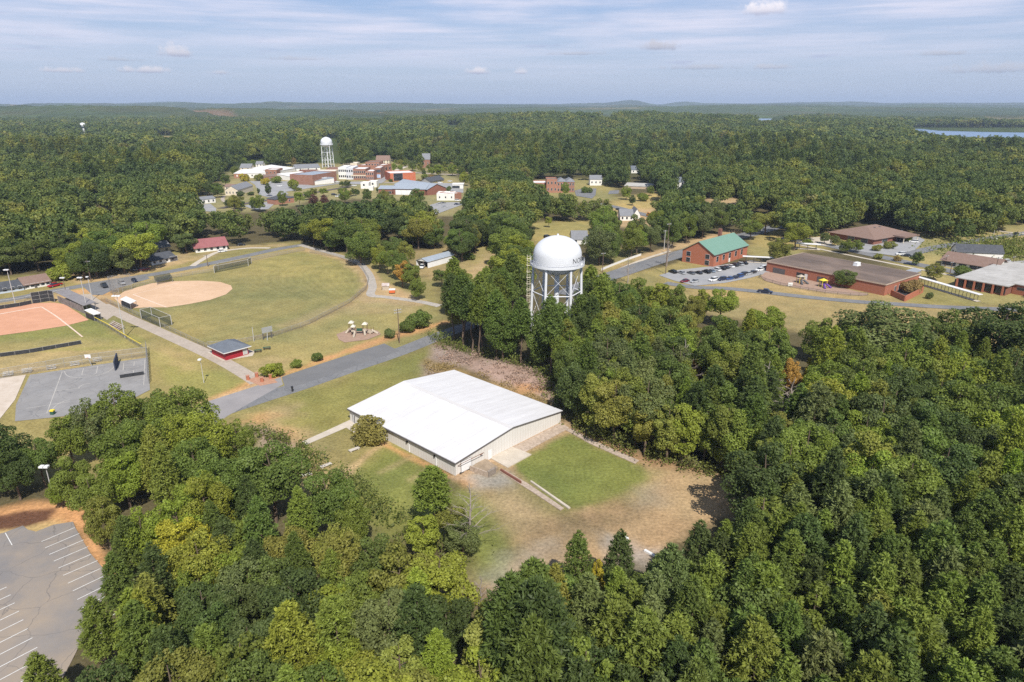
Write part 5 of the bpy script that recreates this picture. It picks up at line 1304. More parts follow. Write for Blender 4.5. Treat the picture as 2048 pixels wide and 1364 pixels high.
fq(Q1, 585, 745, 590, 555, 14, 'gable_x', 4.2, cream_wall, roof_grey, 'house', 'steep grey roofed house behind the shops at the left of town', 'house', nwin=2)
fq(Q1, 820, 920, 560, 500, 9, 'gable_x', 3, white_wall, roof_grey, 'house', 'tall white house glimpsed among the trees behind the shops', 'house', nwin=2, floors=2)
fq(Q2, 130, 246, 500, 340, 26, 'parapet', 0, white_wall, roof_light, 'white_storefront', 'white two storey shop front at the left end of the brick row', 'shop', nwin=4, floors=2, wsize=(1.4, 2.2))
fq(Q2, 244, 346, 505, 345, 26, 'parapet', 0, mat('pale_grey_wall', (.62, .63, .66), (.54, .55, .58), .4, .85), roof_light, 'grey_storefront', 'pale grey two storey shop front between the white and the brick ones', 'shop', nwin=3, floors=2, wsize=(1.4, 2.2))
fq(Q2, 346, 528, 512, 362, 26, 'parapet', 0, town_brick, roof_light, 'brick_storefront', 'two storey brick shop row with a pale awning line', 'shop', nwin=6, floors=2, wsize=(1.3, 2.0), win=[('R', .5, 4.6, 18, .8, dict(name='awning', m=cream_wall, frame=cream_wall))])
fq(Q2, 528, 645, 520, 395, 24, 'parapet', 0, town_brick_o, roof_light, 'corner_building', 'brick corner block with tall windows at the town crossing', 'shop', nwin=4, floors=2, wsize=(1.2, 2.4))
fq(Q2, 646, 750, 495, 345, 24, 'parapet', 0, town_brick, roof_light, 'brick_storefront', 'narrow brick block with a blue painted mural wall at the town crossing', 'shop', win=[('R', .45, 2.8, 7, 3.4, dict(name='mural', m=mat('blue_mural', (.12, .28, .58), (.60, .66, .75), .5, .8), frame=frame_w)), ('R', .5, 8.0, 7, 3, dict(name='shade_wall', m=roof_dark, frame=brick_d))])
fq(Q2, 525, 728, 405, 262, 26, 'parapet', 0, town_brick, roof_tan, 'brick_storefront', 'taller brick block rising behind the corner block in town', 'shop', nwin=5, floors=2, wsize=(1.6, 2.4))
fq(Q2, 740, 905, 415, 312, 30, 'parapet', 0, town_brick_o, roof_light, 'white_roofed_store', 'brick store with a broad white flat roof across the town street', 'shop', y1=385, nwin=3, floors=1, wsize=(3, 3))
fq(Q2, 195, 400, 345, 272, 16, 'parapet', 0, cream_wall, roof_light, 'cream_block', 'cream flat roofed block behind the white shop front', 'building', win=[('R', .5, 2.4, 11, 3.2, dict(name='shop_window', m=brick_d, frame=brick_d))])
fq(Q2, 452, 570, 640, 560, 10, 'parapet', 0, white_wall, roof_light, 'white_block', 'white two part block house with square dark windows near the rail line', 'building', win=[('R', .4, 3.5, 1.6, 1.8)])
fq(Q2, 570, 685, 618, 540, 10, 'parapet', 0, white_wall, roof_light, 'white_block', 'white block with one dark window, right part beside the rail line', 'building', win=[('R', .5, 3.2, 1.6, 1.8)])
fq(Q2, 555, 630, 665, 620, 6, 'parapet', 0, white_wall, roof_light, 'white_shed', 'little white shed in front of the white block houses', 'shed')
fq(Q2, 885, 1255, 535, 425, 26, 'parapet', 0, mat('orange_render', (.50, .16, .085), (.43, .13, .07), .5, .85), roof_light, 'town_hall', 'modern orange red building with a tall dark glass entrance', 'town hall', y1=520, win=[('R', .31, 4.2, 9.5, 7.4, dict(m=glass, frame=frame_w))])
st_, stb, sta = bld('fire_station', 'long brown brick station with a pale grey gable roof and white bay doors', 'fire station', Q2(1240, 640), Q2(1425, 738), Q2(1608, 700), 5.0, 'gable_y', 9.0, brick_d, roof_metal, .6)
bld('fire_station_wing', 'lower grey roofed wing at the left end of the brown brick station', 'fire station', None, Q2(715, 720), Q2(930, 722), 4.6, 'gable_x', 6.4, brick_d, roof_metal, .6, [('R', .3, 1.6, 3, 2.0), ('R', .75, 1.6, 3, 2.0)], depth=18)
bld('fire_station_bays', 'grey roofed bay hall with white overhead doors joined to the brown brick station', 'fire station', None, Q2(928, 728), Q2(1395, 738), 5.2, 'gable_x', 8.6, brick_d, roof_metal, .6, [('R', .16, 2.2, 5, 4.0, GAR), ('R', .34, 2.2, 5, 4.0, GAR), ('R', .52, 2.2, 5, 4.0, GAR)], depth=24)
fq(Q2, 1562, 1822, 812, 722, 16, 'parapet', 0, white_wall, roof_light, 'white_workshop', 'white walled workshop with a cluttered pale roof right of the station', 'workshop', nwin=3, wsize=(1.0, 1.4))
fq(Q2, 1822, 1925, 808, 722, 16, 'parapet', 0, town_brick_o, roof_light, 'brick_workshop', 'red brick end block joined to the white workshop', 'workshop', y1=790)
fq(Q2, 1790, 1950, 640, 580, 12, 'flat', 0, white_wall, roof_light, 'canopy_shop', 'white flat roofed shop with a dark glazed front near the big dark tree', 'shop', win=[('R', .33, 1.6, 7, 2.4)])
fq(Q2, 1470, 1665, 560, 530, 12, 'gable_x', 3.0, galv, roof_dark, 'pavilion', 'open pavilion with a dark gable roof beside the town hall', 'pavilion', y1=525, over=.8)
fq(Q2, 1345, 1465, 330, 215, 18, 'gable_x', 6.5, town_brick, roof_grey, 'brick_church', 'brick church with a steep grey roof among tall trees', 'church', nwin=2, wsize=(1, 3))
fq(Q2, 1475, 1545, 150, 95, 10, 'gable_x', 4, town_brick_o, roof_tan, 'brick_house', 'brick house gable above the trees behind the church', 'house', nwin=1)
fq(Q2, 675, 870, 280, 225, 14, 'gable_x', 5.5, cream_wall, roof_tan, 'house', 'large cream house with dormers behind the town shops', 'house', nwin=4, floors=2)
# brick school in the middle distance
sx, sxb, sxa = fq(Q3, 150, 300, 352, 268, 20, 'parapet', 0, town_brick_o, roof_light, 'old_school', 'old red brick school with a tower bay and two wings in the middle distance', 'school', nwin=5, floors=2, wsize=(1.2, 2.0))
def sub(Qa, x0, x1, yb, top, depth, kind, rise, wall, roof):
    o, b_, a_ = fq(Qa, x0, x1, yb, top, depth, kind, rise, wall, roof, 'wing', 'x', nwin=3, floors=2, wsize=(1.2, 2.0))
    bpy.context.view_layer.update(); M = sx.matrix_world.inverted() @ o.matrix_world
    for c in list(o.children):
        if c.name.startswith(('wall', 'roof', 'window')):
            lm = c.matrix_basis.copy(); c.parent = sx; c.matrix_basis = M @ lm
    bpy.data.objects.remove(o)
sub(Q3, 300, 420, 372, 228, 18, 'parapet', 0, town_brick_o, roof_tan)
sub(Q3, 420, 520, 372, 248, 18, 'hip', 2.4, town_brick_o, roof_grey)
sub(Q3, 520, 618, 366, 250, 20, 'hip', 2.4, town_brick, roof_grey)
fq(Q3, 795, 932, 290, 222, 12, 'gable_x', 3.4, white_wall, roof_grey, 'house', 'white house with a pale grey roof behind the school car park', 'house', nwin=3)
fq(Q3, 1185, 1500, 322, 295, 14, 'shed', 1.6, tan_wall, roof_pale, 'long_shed', 'long low grey roofed shed at the top of the dry field', 'shed', y1=335)
fq(Q3, 1265, 1362, 150, 112, 10, 'gable_x', 4, white_wall, roof_slate, 'house', 'white dormered house with a blue grey roof high among the trees', 'house', nwin=2)
fq(Q3, 1778, 1868, 322, 252, 9, 'gable_x', 4.2, white_wall, roof_slate, 'house', 'tall narrow white house with a dark roof at the wood edge', 'house', nwin=2, floors=2)
hh, hhb, hha = fq(Q3, 1140, 1290, 690, 636, 12, 'gable_x', 3.6, white_wall, roof_grey, 'house', 'white house with two gables and a grey roof by the street with the bus', 'house', nwin=3)
fq(Q3, 1290, 1366, 672, 620, 14, 'gable_y', 3.8, white_wall, roof_grey, 'house', 'white gable wing of the house nearest the yellow bus', 'house', nwin=1)
fq(Q3, 590, 770, 960, 905, 14, 'gable_x', 3.8, white_wall, roof_grey, 'house', 'grey roofed house seen just behind the big water tank', 'house', nwin=2)
for i, (x, y, w, lb) in enumerate(((905, 252, 30, 'long white shed far off in the woods beyond the far water tower'), (640, 236.5, 16, 'white farm roof on the far hillside'), (1210, 217, 9, 'white speck of a building on the far left ridge'))):
    if i < 2: far('far_shed', lb, 'shed', x - w / 2, x + w / 2, y, 3, 60, 'shed', 6, white_wall, roof_light)

# ------------------------------------------------------------------ vehicles
_car = {}
def car_proto(kind):
    if kind in _car: return _car[kind]
    L, W = {'sedan': (4.7, 1.82), 'suv': (4.8, 1.92), 'pickup': (5.9, 2.02), 'bus': (10.5, 2.5)}[kind]
    root = bpy.data.objects.new('parked_car', None)
    x = L / 2; y = W / 2
    def loft(secs, mi=0):
        """secs: (x, half width bottom, half width top, z0, z1)"""
        mb = MB(); vs = []
        for sx, wb_, wt, z0, z1 in secs: vs += [(sx, -wb_, z0), (sx, wb_, z0), (sx, wt, z1), (sx, -wt, z1)]
        n = len(secs); fs = [(0, 3, 2, 1)[::-1][::-1], tuple(4 * (n - 1) + k for k in (0, 1, 2, 3))]
        for i in range(n - 1):
            for k in range(4):
                fs.append((4 * i + k, 4 * i + (k + 1) % 4, 4 * i + 4 + (k + 1) % 4, 4 * i + 4 + k))
        mb.add(vs, fs); return mb
    if kind == 'sedan':
        body = [(-x, y * .86, y * .80, .42, .88), (-x + .25, y, y * .93, .28, .98), (-.6, y, y * .93, .25, .96), (.9, y, y * .93, .25, .93), (x - .3, y * .97, y * .86, .28, .78), (x, y * .82, y * .74, .40, .66)]
        cab = [(-x + .45, y * .86, y * .82, .94, .98), (-x + 1.15, y * .9, y * .72, .94, 1.40), (.15, y * .9, y * .72, .94, 1.42), (1.15, y * .88, y * .84, .92, .95)]
        roof = (-x + 1.05, .2, y * .71, 1.40, 1.45)
    elif kind == 'suv':
        body = [(-x, y * .9, y * .88, .45, 1.1), (-x + .2, y, y * .95, .30, 1.12), (-.6, y, y * .95, .28, 1.10), (1.0, y, y * .95, .28, 1.06), (x - .25, y * .97, y * .88, .32, .96), (x, y * .86, y * .80, .42, .82)]
        cab = [(-x + .06, y * .9, y * .84, 1.08, 1.14), (-x + .5, y * .93, y * .78, 1.08, 1.66), (.35, y * .93, y * .78, 1.06, 1.66), (1.3, y * .92, y * .88, 1.04, 1.08)]
        roof = (-x + .4, .4, y * .77, 1.65, 1.72)
    elif kind == 'pickup':
        body = [(-x, y * .97, y * .95, .55, 1.12), (-.75, y, y * .96, .42, 1.14), (1.5, y, y * .96, .42, 1.14), (x - .25, y * .98, y * .9, .45, 1.06), (x, y * .92, y * .86, .5, .92)]
        cab = [(-.8, y * .93, y * .8, 1.12, 1.2), (-.6, y * .93, y * .8, 1.12, 1.82), (1.0, y * .93, y * .8, 1.12, 1.82), (1.75, y * .92, y * .88, 1.12, 1.16)]
        roof = (-.68, 1.05, y * .79, 1.81, 1.88)
    else:
        body = [(-x, y * .97, y * .97, .5, 2.8), (x - 1.6, y, y, .45, 2.8), (x - 1.55, y, y, .45, 1.6), (x, y * .9, y * .85, .5, 1.4)]
        cab = [(-x + .4, y * 1.015, y * 1.015, 1.75, 2.35), (x - 1.9, y * 1.015, y * 1.015, 1.75, 2.35)]
        roof = (-x + .1, x - 1.7, y * .94, 2.79, 2.95)
    b = loft(body).build('body', car_paint, root, smooth=True); loft(cab).build('windows', glass, root)
    MB().box(roof[0], roof[1], -roof[2], roof[2], roof[3], roof[4]).build('roof_panel', car_paint, root)
    if kind == 'pickup':
        MB().box(-x + .12, -.9, -y * .82, y * .82, 1.10, 1.16).build('cargo_bed', black_m, root)
    r_ = .34 if kind != 'bus' else .48
    if kind == 'pickup': r_ = .40
    wme = None
    for sx in (-x * .62, x * .62):
        for sy in (-y + .1, y - .1):
            if wme is None:
                wme = MB().tube((0, -.12, r_), (0, .12, r_), r_, r_, 14).tube((0, -.125, r_), (0, .125, r_), r_ * .58, r_ * .58, 10, 1).build('wheel', [tyre, galv], root, (sx, sy, 0))
            else: copy_part(wme, root, (sx, sy, 0))
    hl = None
    for sy in (-y * .62, y * .62):
        if hl is None: hl = MB().box(-.06, .02, -.18, .18, -.07, .07).build('headlight', frame_w, root, (x - .03, sy, .66 if kind in ('sedan',) else .82))
        else: copy_part(hl, root, (x - .03, sy, .66 if kind in ('sedan',) else .82))
    _car[kind] = root; return root
PAINTS = dict(black=(.012, .013, .015), dark=(.03, .032, .037), navy=(.015, .025, .06), blue=(.025, .07, .22), silver=(.36, .37, .38), grey=(.12, .125, .135), white=(.74, .74, .73), red=(.36, .012, .02), maroon=(.16, .015, .03), yellow=(.75, .33, .01), ltblue=(.20, .25, .31))
def car(px, py, head, kind, paint, label, cat=None, group=None):
    """head: world heading in degrees (0 = +X, 90 = away from the camera)"""
    p = car_proto(kind); g = G(px, py)
    r = bpy.data.objects.new({'pickup': 'pickup_truck', 'bus': 'school_bus'}.get(kind, 'parked_car'), None); COL.objects.link(r)
    r.location = g; r.rotation_euler = (0, 0, math.radians(head)); tag(r, label, cat or {'pickup': 'pickup', 'bus': 'bus', 'suv': 'car', 'sedan': 'car'}[kind], group)
    for c in p.children:
        d = c.copy(); COL.objects.link(d); d.parent = r
        if c.name.startswith(('body', 'roof_panel')): d.color = (*PAINTS[paint], 1)
    return r
g1, g2 = 'cars in the row beside the brick hall', 'cars in the row nearer the school lane'
def hdg(p, q):
    d = G(*q) - G(*p); return math.degrees(math.atan2(d.y, d.x))
row = hdg(Z4(413, 998), Z4(948, 898)); up = row + 80
R1 = [(228, 990, 'suv', 'black', 'black suv standing alone at the left end of the row beside the brick hall'), (318, 998, 'sedan', 'silver', 'silver car with a gap on both sides, second in the row beside the brick hall'), (413, 1000, 'sedan', 'grey', 'dark grey car, third in the row beside the brick hall'),
      (487, 998, 'sedan', 'dark', 'charcoal car just before the big black suv beside the brick hall'), (566, 990, 'suv', 'black', 'big black suv at the near corner of the brick hall'), (617, 980, 'sedan', 'ltblue', 'blue grey car between the big black suv and a white car'), (672, 968, 'suv', 'white', 'white car below the near corner windows of the brick hall'),
      (724, 955, 'suv', 'black', 'black car right of the white one along the brick hall wall'), (762, 942, 'sedan', 'dark', 'dark car in the middle of the brick hall wall'), (810, 933, 'sedan', 'white', 'white car under the brick hall door'), (853, 920, 'suv', 'dark', 'dark suv two places right of the brick hall door'),
      (902, 912, 'suv', 'silver', 'silver suv next to last in the row beside the brick hall'), (948, 900, 'sedan', 'black', 'black car at the right end of the row beside the brick hall, by the walkway')]
for x, y, k, c, lb in R1: car(*Z4(x, y), up, k, c, lb, None, g1)
R2 = [(350, 1082, 'sedan', 'maroon', 'maroon car at the left end of the near row in the school car park'), (450, 1085, 'sedan', 'silver', 'silver car beside the maroon one in the near row'), (638, 1070, 'suv', 'white', 'white suv at the front of the near row, left of the blue cars'),
      (727, 1064, 'suv', 'navy', 'very dark blue suv right of the white suv in the near row'), (803, 1057, 'sedan', 'blue', 'bright blue car in the near row'), (855, 1047, 'sedan', 'navy', 'navy car between two blue ones in the near row'), (900, 1035, 'suv', 'blue', 'blue suv in the middle of the near row'),
      (942, 1015, 'suv', 'dark', 'charcoal suv behind the blue ones in the near row'), (988, 1008, 'sedan', 'silver', 'pale silver car near the far end of the near row'), (1033, 995, 'sedan', 'dark', 'dark car before the white pair at the far end of the near row'),
      (1108, 968, 'suv', 'white', 'white suv, nearer of the pair by the grey storage shed'), (1135, 950, 'suv', 'white', 'white suv, farther of the pair by the grey storage shed')]
for x, y, k, c, lb in R2: car(*Z4(x, y), up + 100, k, c, lb, None, g2)
car(1530, 586, hdg((1513, 583), (1560, 589)), 'pickup', 'navy', 'dark blue pickup driving on the lane below the school car park')
car(110.5, 573, hdg((128, 567), (96, 575)), 'pickup', 'red', 'bright red pickup parked in front of the long white house')
car(9, 585, hdg((20, 582), (-10, 588)), 'pickup', 'white', 'white pickup at the left frame edge in front of the blue house')
car(27, 582, hdg((10, 585), (40, 579)), 'suv', 'black', 'black suv in front of the blue house, beside the white pickup')
car(209, 574, hdg((200, 566), (218, 580)), 'pickup', 'dark', 'charcoal pickup parked off the top street behind the dugouts')
car(244, 568, hdg((236, 560), (252, 574)), 'pickup', 'silver', 'silver grey pickup seen through the tall backstop')
car(269, 563, hdg((262, 557), (280, 569)), 'sedan', 'navy', 'navy car right of the silver pickup by the top street')
car(272, 541, hdg((262, 540), (284, 540)), 'sedan', 'silver', 'silver car in the shade under the trees across the top street')
car(289, 541, hdg((282, 541), (299, 539)), 'suv', 'maroon', 'dark maroon car at the tree edge beside the dark roofed house')
car(445, 504, hdg((435, 505), (456, 502)), 'sedan', 'white', 'white car on the curved drive of the maroon roofed house')
car(482, 491, hdg((475, 491), (490, 490)), 'sedan', 'black', 'black car in the shade right of the maroon roofed house')
car(845, 535.5, hdg((850, 531), (842, 540)), 'pickup', 'white', 'white pickup nosing out of the open metal barn')
car(1302.5, 434, hdg((1310, 436), (1296, 432)), 'bus', 'yellow', 'yellow school bus on the street behind the white gabled house')
car(1236, 420, hdg((1228, 418), (1244, 422)), 'sedan', 'dark', 'dark car on the street left of the white gabled house')
car(1233, 440, hdg((1226, 441), (1240, 439)), 'suv', 'maroon', 'maroon car at the left wall of the white gabled house')
car(1095, 475, hdg((1085, 476), (1104, 474)), 'suv', 'black', 'black car on the field behind the water tank')
car(1995.5, 478.5, hdg((2010, 476), (1980, 481)), 'sedan', 'white', 'white car on the road at the far right')
car(2032, 469, hdg((2010, 472), (2050, 466)), 'sedan', 'black', 'small black car farther up the road at the far right')
car(1799, 466, 200, 'suv', 'white', 'white suv beside the brown hipped office, under the trees')
car(1792, 480, 160, 'suv', 'silver', 'silver suv in front of the brown hipped office')
car(1827, 485, 150, 'suv', 'white', 'white suv by the shrubs between the office and the white long building')
car(1801, 510, 170, 'suv', 'white', 'white suv beside the left end of the white long building')
car(1812, 513, 150, 'sedan', 'dark', 'dark car next to the white suv by the white long building')
car(2010, 525, 190, 'suv', 'white', 'white suv at the right end of the brown roofed building')
car(2032, 532, 190, 'sedan', 'silver', 'silver car on the small lot at the right edge')
car(2044, 536, 190, 'sedan', 'black', 'black car touching the right frame edge on the small lot')
for x, y, k, c, lb in ((*Q1(1165, 825), 'suv', 'white', 'white car on the open town car park'), (*Q2(105, 545), 'sedan', 'white', 'white car by the brick fronted store'), (*Q2(40, 550), 'suv', 'black', 'black car by the brick fronted store, near the red awning'),
                       (*Q2(60, 735), 'suv', 'dark', 'dark car on the grass left of the white boat like trailer in town'), (*Q2(130, 760), 'pickup', 'white', 'white pickup on the grass behind the maroon trees'), (*Q2(205, 745), 'sedan', 'grey', 'grey car on the grass right of the white pickup in town'),
                       (*Q2(355, 600), 'sedan', 'white', 'white car at the rail crossing in town'), (*Q2(1610, 560), 'suv', 'white', 'white car in front of the dark roofed pavilion'), (*Q2(1755, 535), 'sedan', 'white', 'white car at the back of the lot under the trees right of town'),
                       (*Q2(1600, 875), 'sedan', 'silver', 'silver car on the lot below the white workshop'), (*Q2(1655, 855), 'sedan', 'grey', 'grey car behind the silver one below the white workshop'), (*Q2(1680, 915), 'sedan', 'silver', 'pale car in the middle of the lot below the white workshop'),
                       (*Q2(1858, 875), 'sedan', 'navy', 'navy car at the right side of the lot below the white workshop'), (*Q2(1870, 820), 'suv', 'white', 'white car tight against the brick workshop end'), (*Q2(1800, 690), 'sedan', 'grey', 'grey car behind the white workshop')):
    car(x, y, 15, k, c, lb)

# remove prototypes (their meshes live on in the parked copies)
for _r in _car.values():
    for _c in list(_r.children): bpy.data.objects.remove(_c)
    bpy.data.objects.remove(_r)
# ------------------------------------------------------------------ trees
def foliage_mat(name, mode):
    """mode 'object': hue from the tree object; 'random': hue differs tree by tree (for the mass of far trees)"""
    m = bpy.data.materials.new(name); m.use_nodes = True
    nt = m.node_tree; N, L = nt.nodes.new, nt.links.new; nt.nodes.clear()
    out = N('ShaderNodeOutputMaterial')
    at = N('ShaderNodeAttribute'); at.attribute_name = 'tint'
    oi = N('ShaderNodeObjectInfo')
    if mode == 'object': base = oi.outputs['Color']
    else:
        cr = N('ShaderNodeValToRGB'); cr.color_ramp.interpolation = 'LINEAR'
        el = cr.color_ramp.elements; pal = FAR_PALETTE
        while len(el) < len(pal): el.new(0.5)
        for e, (p, c) in zip(el, pal): e.position = p; e.color = (*c, 1)
        # drifts of similar trees: blend the random value with slow noise over the land
        ge = N('ShaderNodeNewGeometry'); nz = N('ShaderNodeTexNoise'); nz.inputs['Scale'].default_value = .012; nz.inputs['Detail'].default_value = 3
        L(ge.outputs['Position'], nz.inputs['Vector'])
        mr = N('ShaderNodeMapRange'); mr.inputs[1].default_value = .3; mr.inputs[2].default_value = .7; L(nz.outputs['Fac'], mr.inputs[0])
        mx = N('ShaderNodeMix'); mx.data_type = 'FLOAT'; mx.inputs[0].default_value = .5
        L(oi.outputs['Random'], mx.inputs[2]); L(mr.outputs[0], mx.inputs[3]); L(mx.outputs[0], cr.inputs[0]); base = cr.outputs[0]
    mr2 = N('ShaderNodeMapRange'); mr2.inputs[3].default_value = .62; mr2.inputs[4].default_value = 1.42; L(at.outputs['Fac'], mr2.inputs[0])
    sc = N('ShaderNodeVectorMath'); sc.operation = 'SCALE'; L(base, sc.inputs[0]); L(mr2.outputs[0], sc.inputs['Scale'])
    d = N('ShaderNodeBsdfPrincipled'); d.inputs['Roughness'].default_value = .55; d.inputs['Specular IOR Level'].default_value = .22
    t = N('ShaderNodeBsdfTranslucent'); mix = N('ShaderNodeMixShader'); mix.inputs[0].default_value = .32
    t2 = N('ShaderNodeVectorMath'); t2.operation = 'MULTIPLY'; t2.inputs[1].default_value = (1.25, 1.25, .7); L(sc.outputs[0], t2.inputs[0])
    L(sc.outputs[0], d.inputs['Base Color']); L(t2.outputs[0], t.inputs['Color'])
    L(d.outputs[0], mix.inputs[1]); L(t.outputs[0], mix.inputs[2]); L(mix.outputs[0], out.inputs['Surface'])
    return m
FAR_PALETTE = [(0.0, (.054, .084, .029)), (.22, (.080, .116, .034)), (.42, (.110, .148, .038)), (.58, (.138, .172, .042)), (.72, (.170, .192, .044)), (.84, (.235, .240, .044)), (.92, (.18, .165, .062)), (1.0, (.074, .108, .034))]
fol_obj = foliage_mat('foliage', 'object')
fol_far = foliage_mat('far_foliage', 'random')

def leaf_mesh(name, P, Nn, size, rng, mat_, aspect=(.55, 1.0), tint=None, needle=None):
    """one mesh of many small leaf faces; P centres, Nn facing directions"""
    n = len(P)
    Nn = Nn / (np.linalg.norm(Nn, axis=1, keepdims=True) + 1e-9)
    r = rng.normal(size=(n, 3)); t1 = np.cross(Nn, r); t1 /= np.linalg.norm(t1, axis=1, keepdims=True) + 1e-9
    if needle is not None:                       # long axis along the given direction
        t1 = needle - Nn * np.sum(needle * Nn, 1, keepdims=True); t1 /= np.linalg.norm(t1, axis=1, keepdims=True) + 1e-9
    t2 = np.cross(Nn, t1)
    s1 = (size * rng.uniform(.75, 1.25, n))[:, None]; s2 = s1 * rng.uniform(*aspect, n)[:, None]
    V = np.stack([P - t1 * s1 * .5, P + t2 * s2 * .5, P + t1 * s1 * .5, P - t2 * s2 * .5], 1).reshape(-1, 3)
    me = bpy.data.meshes.new(name)
    me.vertices.add(4 * n); me.vertices.foreach_set('co', V.astype(np.float32).ravel())
    me.loops.add(4 * n); me.loops.foreach_set('vertex_index', np.arange(4 * n, dtype=np.int32))
    me.polygons.add(n); me.polygons.foreach_set('loop_start', np.arange(0, 4 * n, 4, dtype=np.int32))
    me.update(calc_edges=True)
    if tint is None: tint = rng.uniform(0, 1, n)
    a = me.attributes.new('tint', 'FLOAT', 'POINT'); a.data.foreach_set('value', np.repeat(np.clip(tint, 0, 1), 4).astype(np.float32))
    me.materials.append(mat_); return me
def unit(v): return v / (np.linalg.norm(v, axis=-1, keepdims=True) + 1e-9)
def broad_crown(name, seed, H, R, nl, n, ls, mat_, base=.25, tall=1.0, fr=(.26, .44)):
    rng = np.random.default_rng(seed)
    zc = H * (base + 1) / 2; hz = H * (1 - base) / 2
    c = []; rr = []
    while len(c) < nl:
        u = unit(rng.normal(size=3)); k = rng.uniform(.25, .80) ** .6
        if u[2] < -.92: continue
        p = np.array([u[0] * R * k, u[1] * R * k, zc + u[2] * hz * k * .85]); rad = R * rng.uniform(*fr) * (1.0 - .25 * max(u[2], 0) * tall)
        c.append(p); rr.append(rad)
    c = np.array(c); rr = np.array(rr)
    P = []; Nn = []; T = []; tone = rng.uniform(.15, .85, nl)
    per = rng.multinomial(int(n * 1.9), rr ** 2 / np.sum(rr ** 2))
    for i in range(nl):
        d = unit(rng.normal(size=(per[i], 3)) + np.array([0, 0, .25])); q = c[i] + d * (rr[i] * rng.uniform(.72, 1.08, per[i]))[:, None] * np.array([1, 1, .85])
        inside = np.zeros(len(q), bool)
        for j in range(nl):
            if j != i: inside |= np.linalg.norm((q - c[j]) / np.array([1, 1, .85]), axis=1) < rr[j] * .74
        keep = ~inside; q = q[keep]; d = d[keep]
        P.append(q); Nn.append(d * .8 + rng.normal(size=d.shape) * .55 + np.array([0, 0, .25])); T.append(tone[i] * .55 + .45 * rng.uniform(0, 1, len(q)))
    P = np.concatenate(P); Nn = np.concatenate(Nn); T = np.concatenate(T)
    if len(P) > n:
        s = rng.choice(len(P), n, replace=False); P, Nn, T = P[s], Nn[s], T[s]
    return leaf_mesh(name, P, Nn, ls, rng, mat_, tint=T)
def pine_crown(name, seed, H, R, levels, puff, nf, ls, mat_, base=.35, power=.75):
    rng = np.random.default_rng(seed); P = []; Nn = []; D = []; T = []
    for k in range(levels):
        t = (k + rng.uniform(-.2, .2)) / levels; z = H * (base + (1 - base) * t)
        t = min(max(t, 0.0), .995); r = R * (1 - t ** 1.28) ** (power + .12) * (.70 + .30 * min(1, t * 3 + .3)) + .2
        nb = max(3, int(9 * (r / R) ** .6 + 1)); ph = rng.uniform(0, 6.28)
        for b in range(nb):
            a = ph + 6.283 * (b + rng.uniform(-.3, .3)) / nb; rl = r * rng.uniform(.75, 1.12)
            for f in (.42, .72, 1.0):
                if f * rl < .35 and f < 1: continue
                c = np.array([math.cos(a) * rl * f, math.sin(a) * rl * f, z + rl * f * .30 + rng.uniform(-.25, .25)])
                n = nf if f > .5 else nf // 2
                d = unit(rng.normal(size=(n, 3)) + np.array([math.cos(a) * .35, math.sin(a) * .35, .75]))
                q = c + d * (puff * rng.uniform(.35, 1.0, n))[:, None]
                P.append(q); D.append(d); Nn.append(np.cross(d, rng.normal(size=d.shape)) + np.array([0, 0, .35]) + d * .35)
                T.append(rng.uniform(.1, .9) * .5 + .5 * rng.uniform(0, 1, n))
    n = nf * 2; d = unit(rng.normal(size=(n, 3)) + np.array([0, 0, 1.0])); P.append(np.array([0, 0, H]) + d * puff * .8); D.append(d); Nn.append(np.cross(d, rng.normal(size=d.shape)) + d * .3); T.append(rng.uniform(.4, 1, n))
    return leaf_mesh(name, np.concatenate(P), np.concatenate(Nn), ls, rng, mat_, aspect=(.22, .42), tint=np.concatenate(T), needle=np.concatenate(D))
def trunk_mesh(name, seed, H, r0, limbs, m, zlo=.25, reach=.3, up=.5, twigs=0):
    rng = random.Random(seed); mb = MB()
    pts = [Vector((0, 0, -.3))]; n = 6
    for k in range(1, n + 1): pts.append(Vector((rng.uniform(-.02, .02) * H, rng.uniform(-.02, .02) * H, H * k / n)))
    for k in range(n): mb.tube(pts[k], pts[k + 1], r0 * (1 - .82 * k / n), r0 * (1 - .82 * (k + 1) / n), 7)
    for k in range(limbs):
        t = zlo + (1 - zlo) * (k + .3) / limbs * .9; i = min(int(t * n), n - 1); p = pts[i].lerp(pts[i + 1], t * n - i)
        a = k * 2.4 + rng.uniform(-.4, .4); L_ = H * reach * (1.1 - t) * rng.uniform(.8, 1.2)
        q = p + Vector((math.cos(a) * L_, math.sin(a) * L_, L_ * up)); rr = r0 * .38 * (1 - t * .6)
        mid = p.lerp(q, .5) + Vector((0, 0, L_ * .08)); mb.tube(p, mid, rr, rr * .65, 5); mb.tube(mid, q, rr * .65, rr * .25, 5)
        for w in range(twigs):
            f = rng.uniform(.3, .95); s = p.lerp(q, f); b = a + rng.uniform(-1.1, 1.1); l2 = L_ * rng.uniform(.25, .5)
            e = s + Vector((math.cos(b) * l2, math.sin(b) * l2, l2 * rng.uniform(.1, .9))); mb.tube(s, e, rr * .3, rr * .1, 4)
    me_o = mb.build(name, m); me = me_o.data; bpy.data.objects.remove(me_o); return me

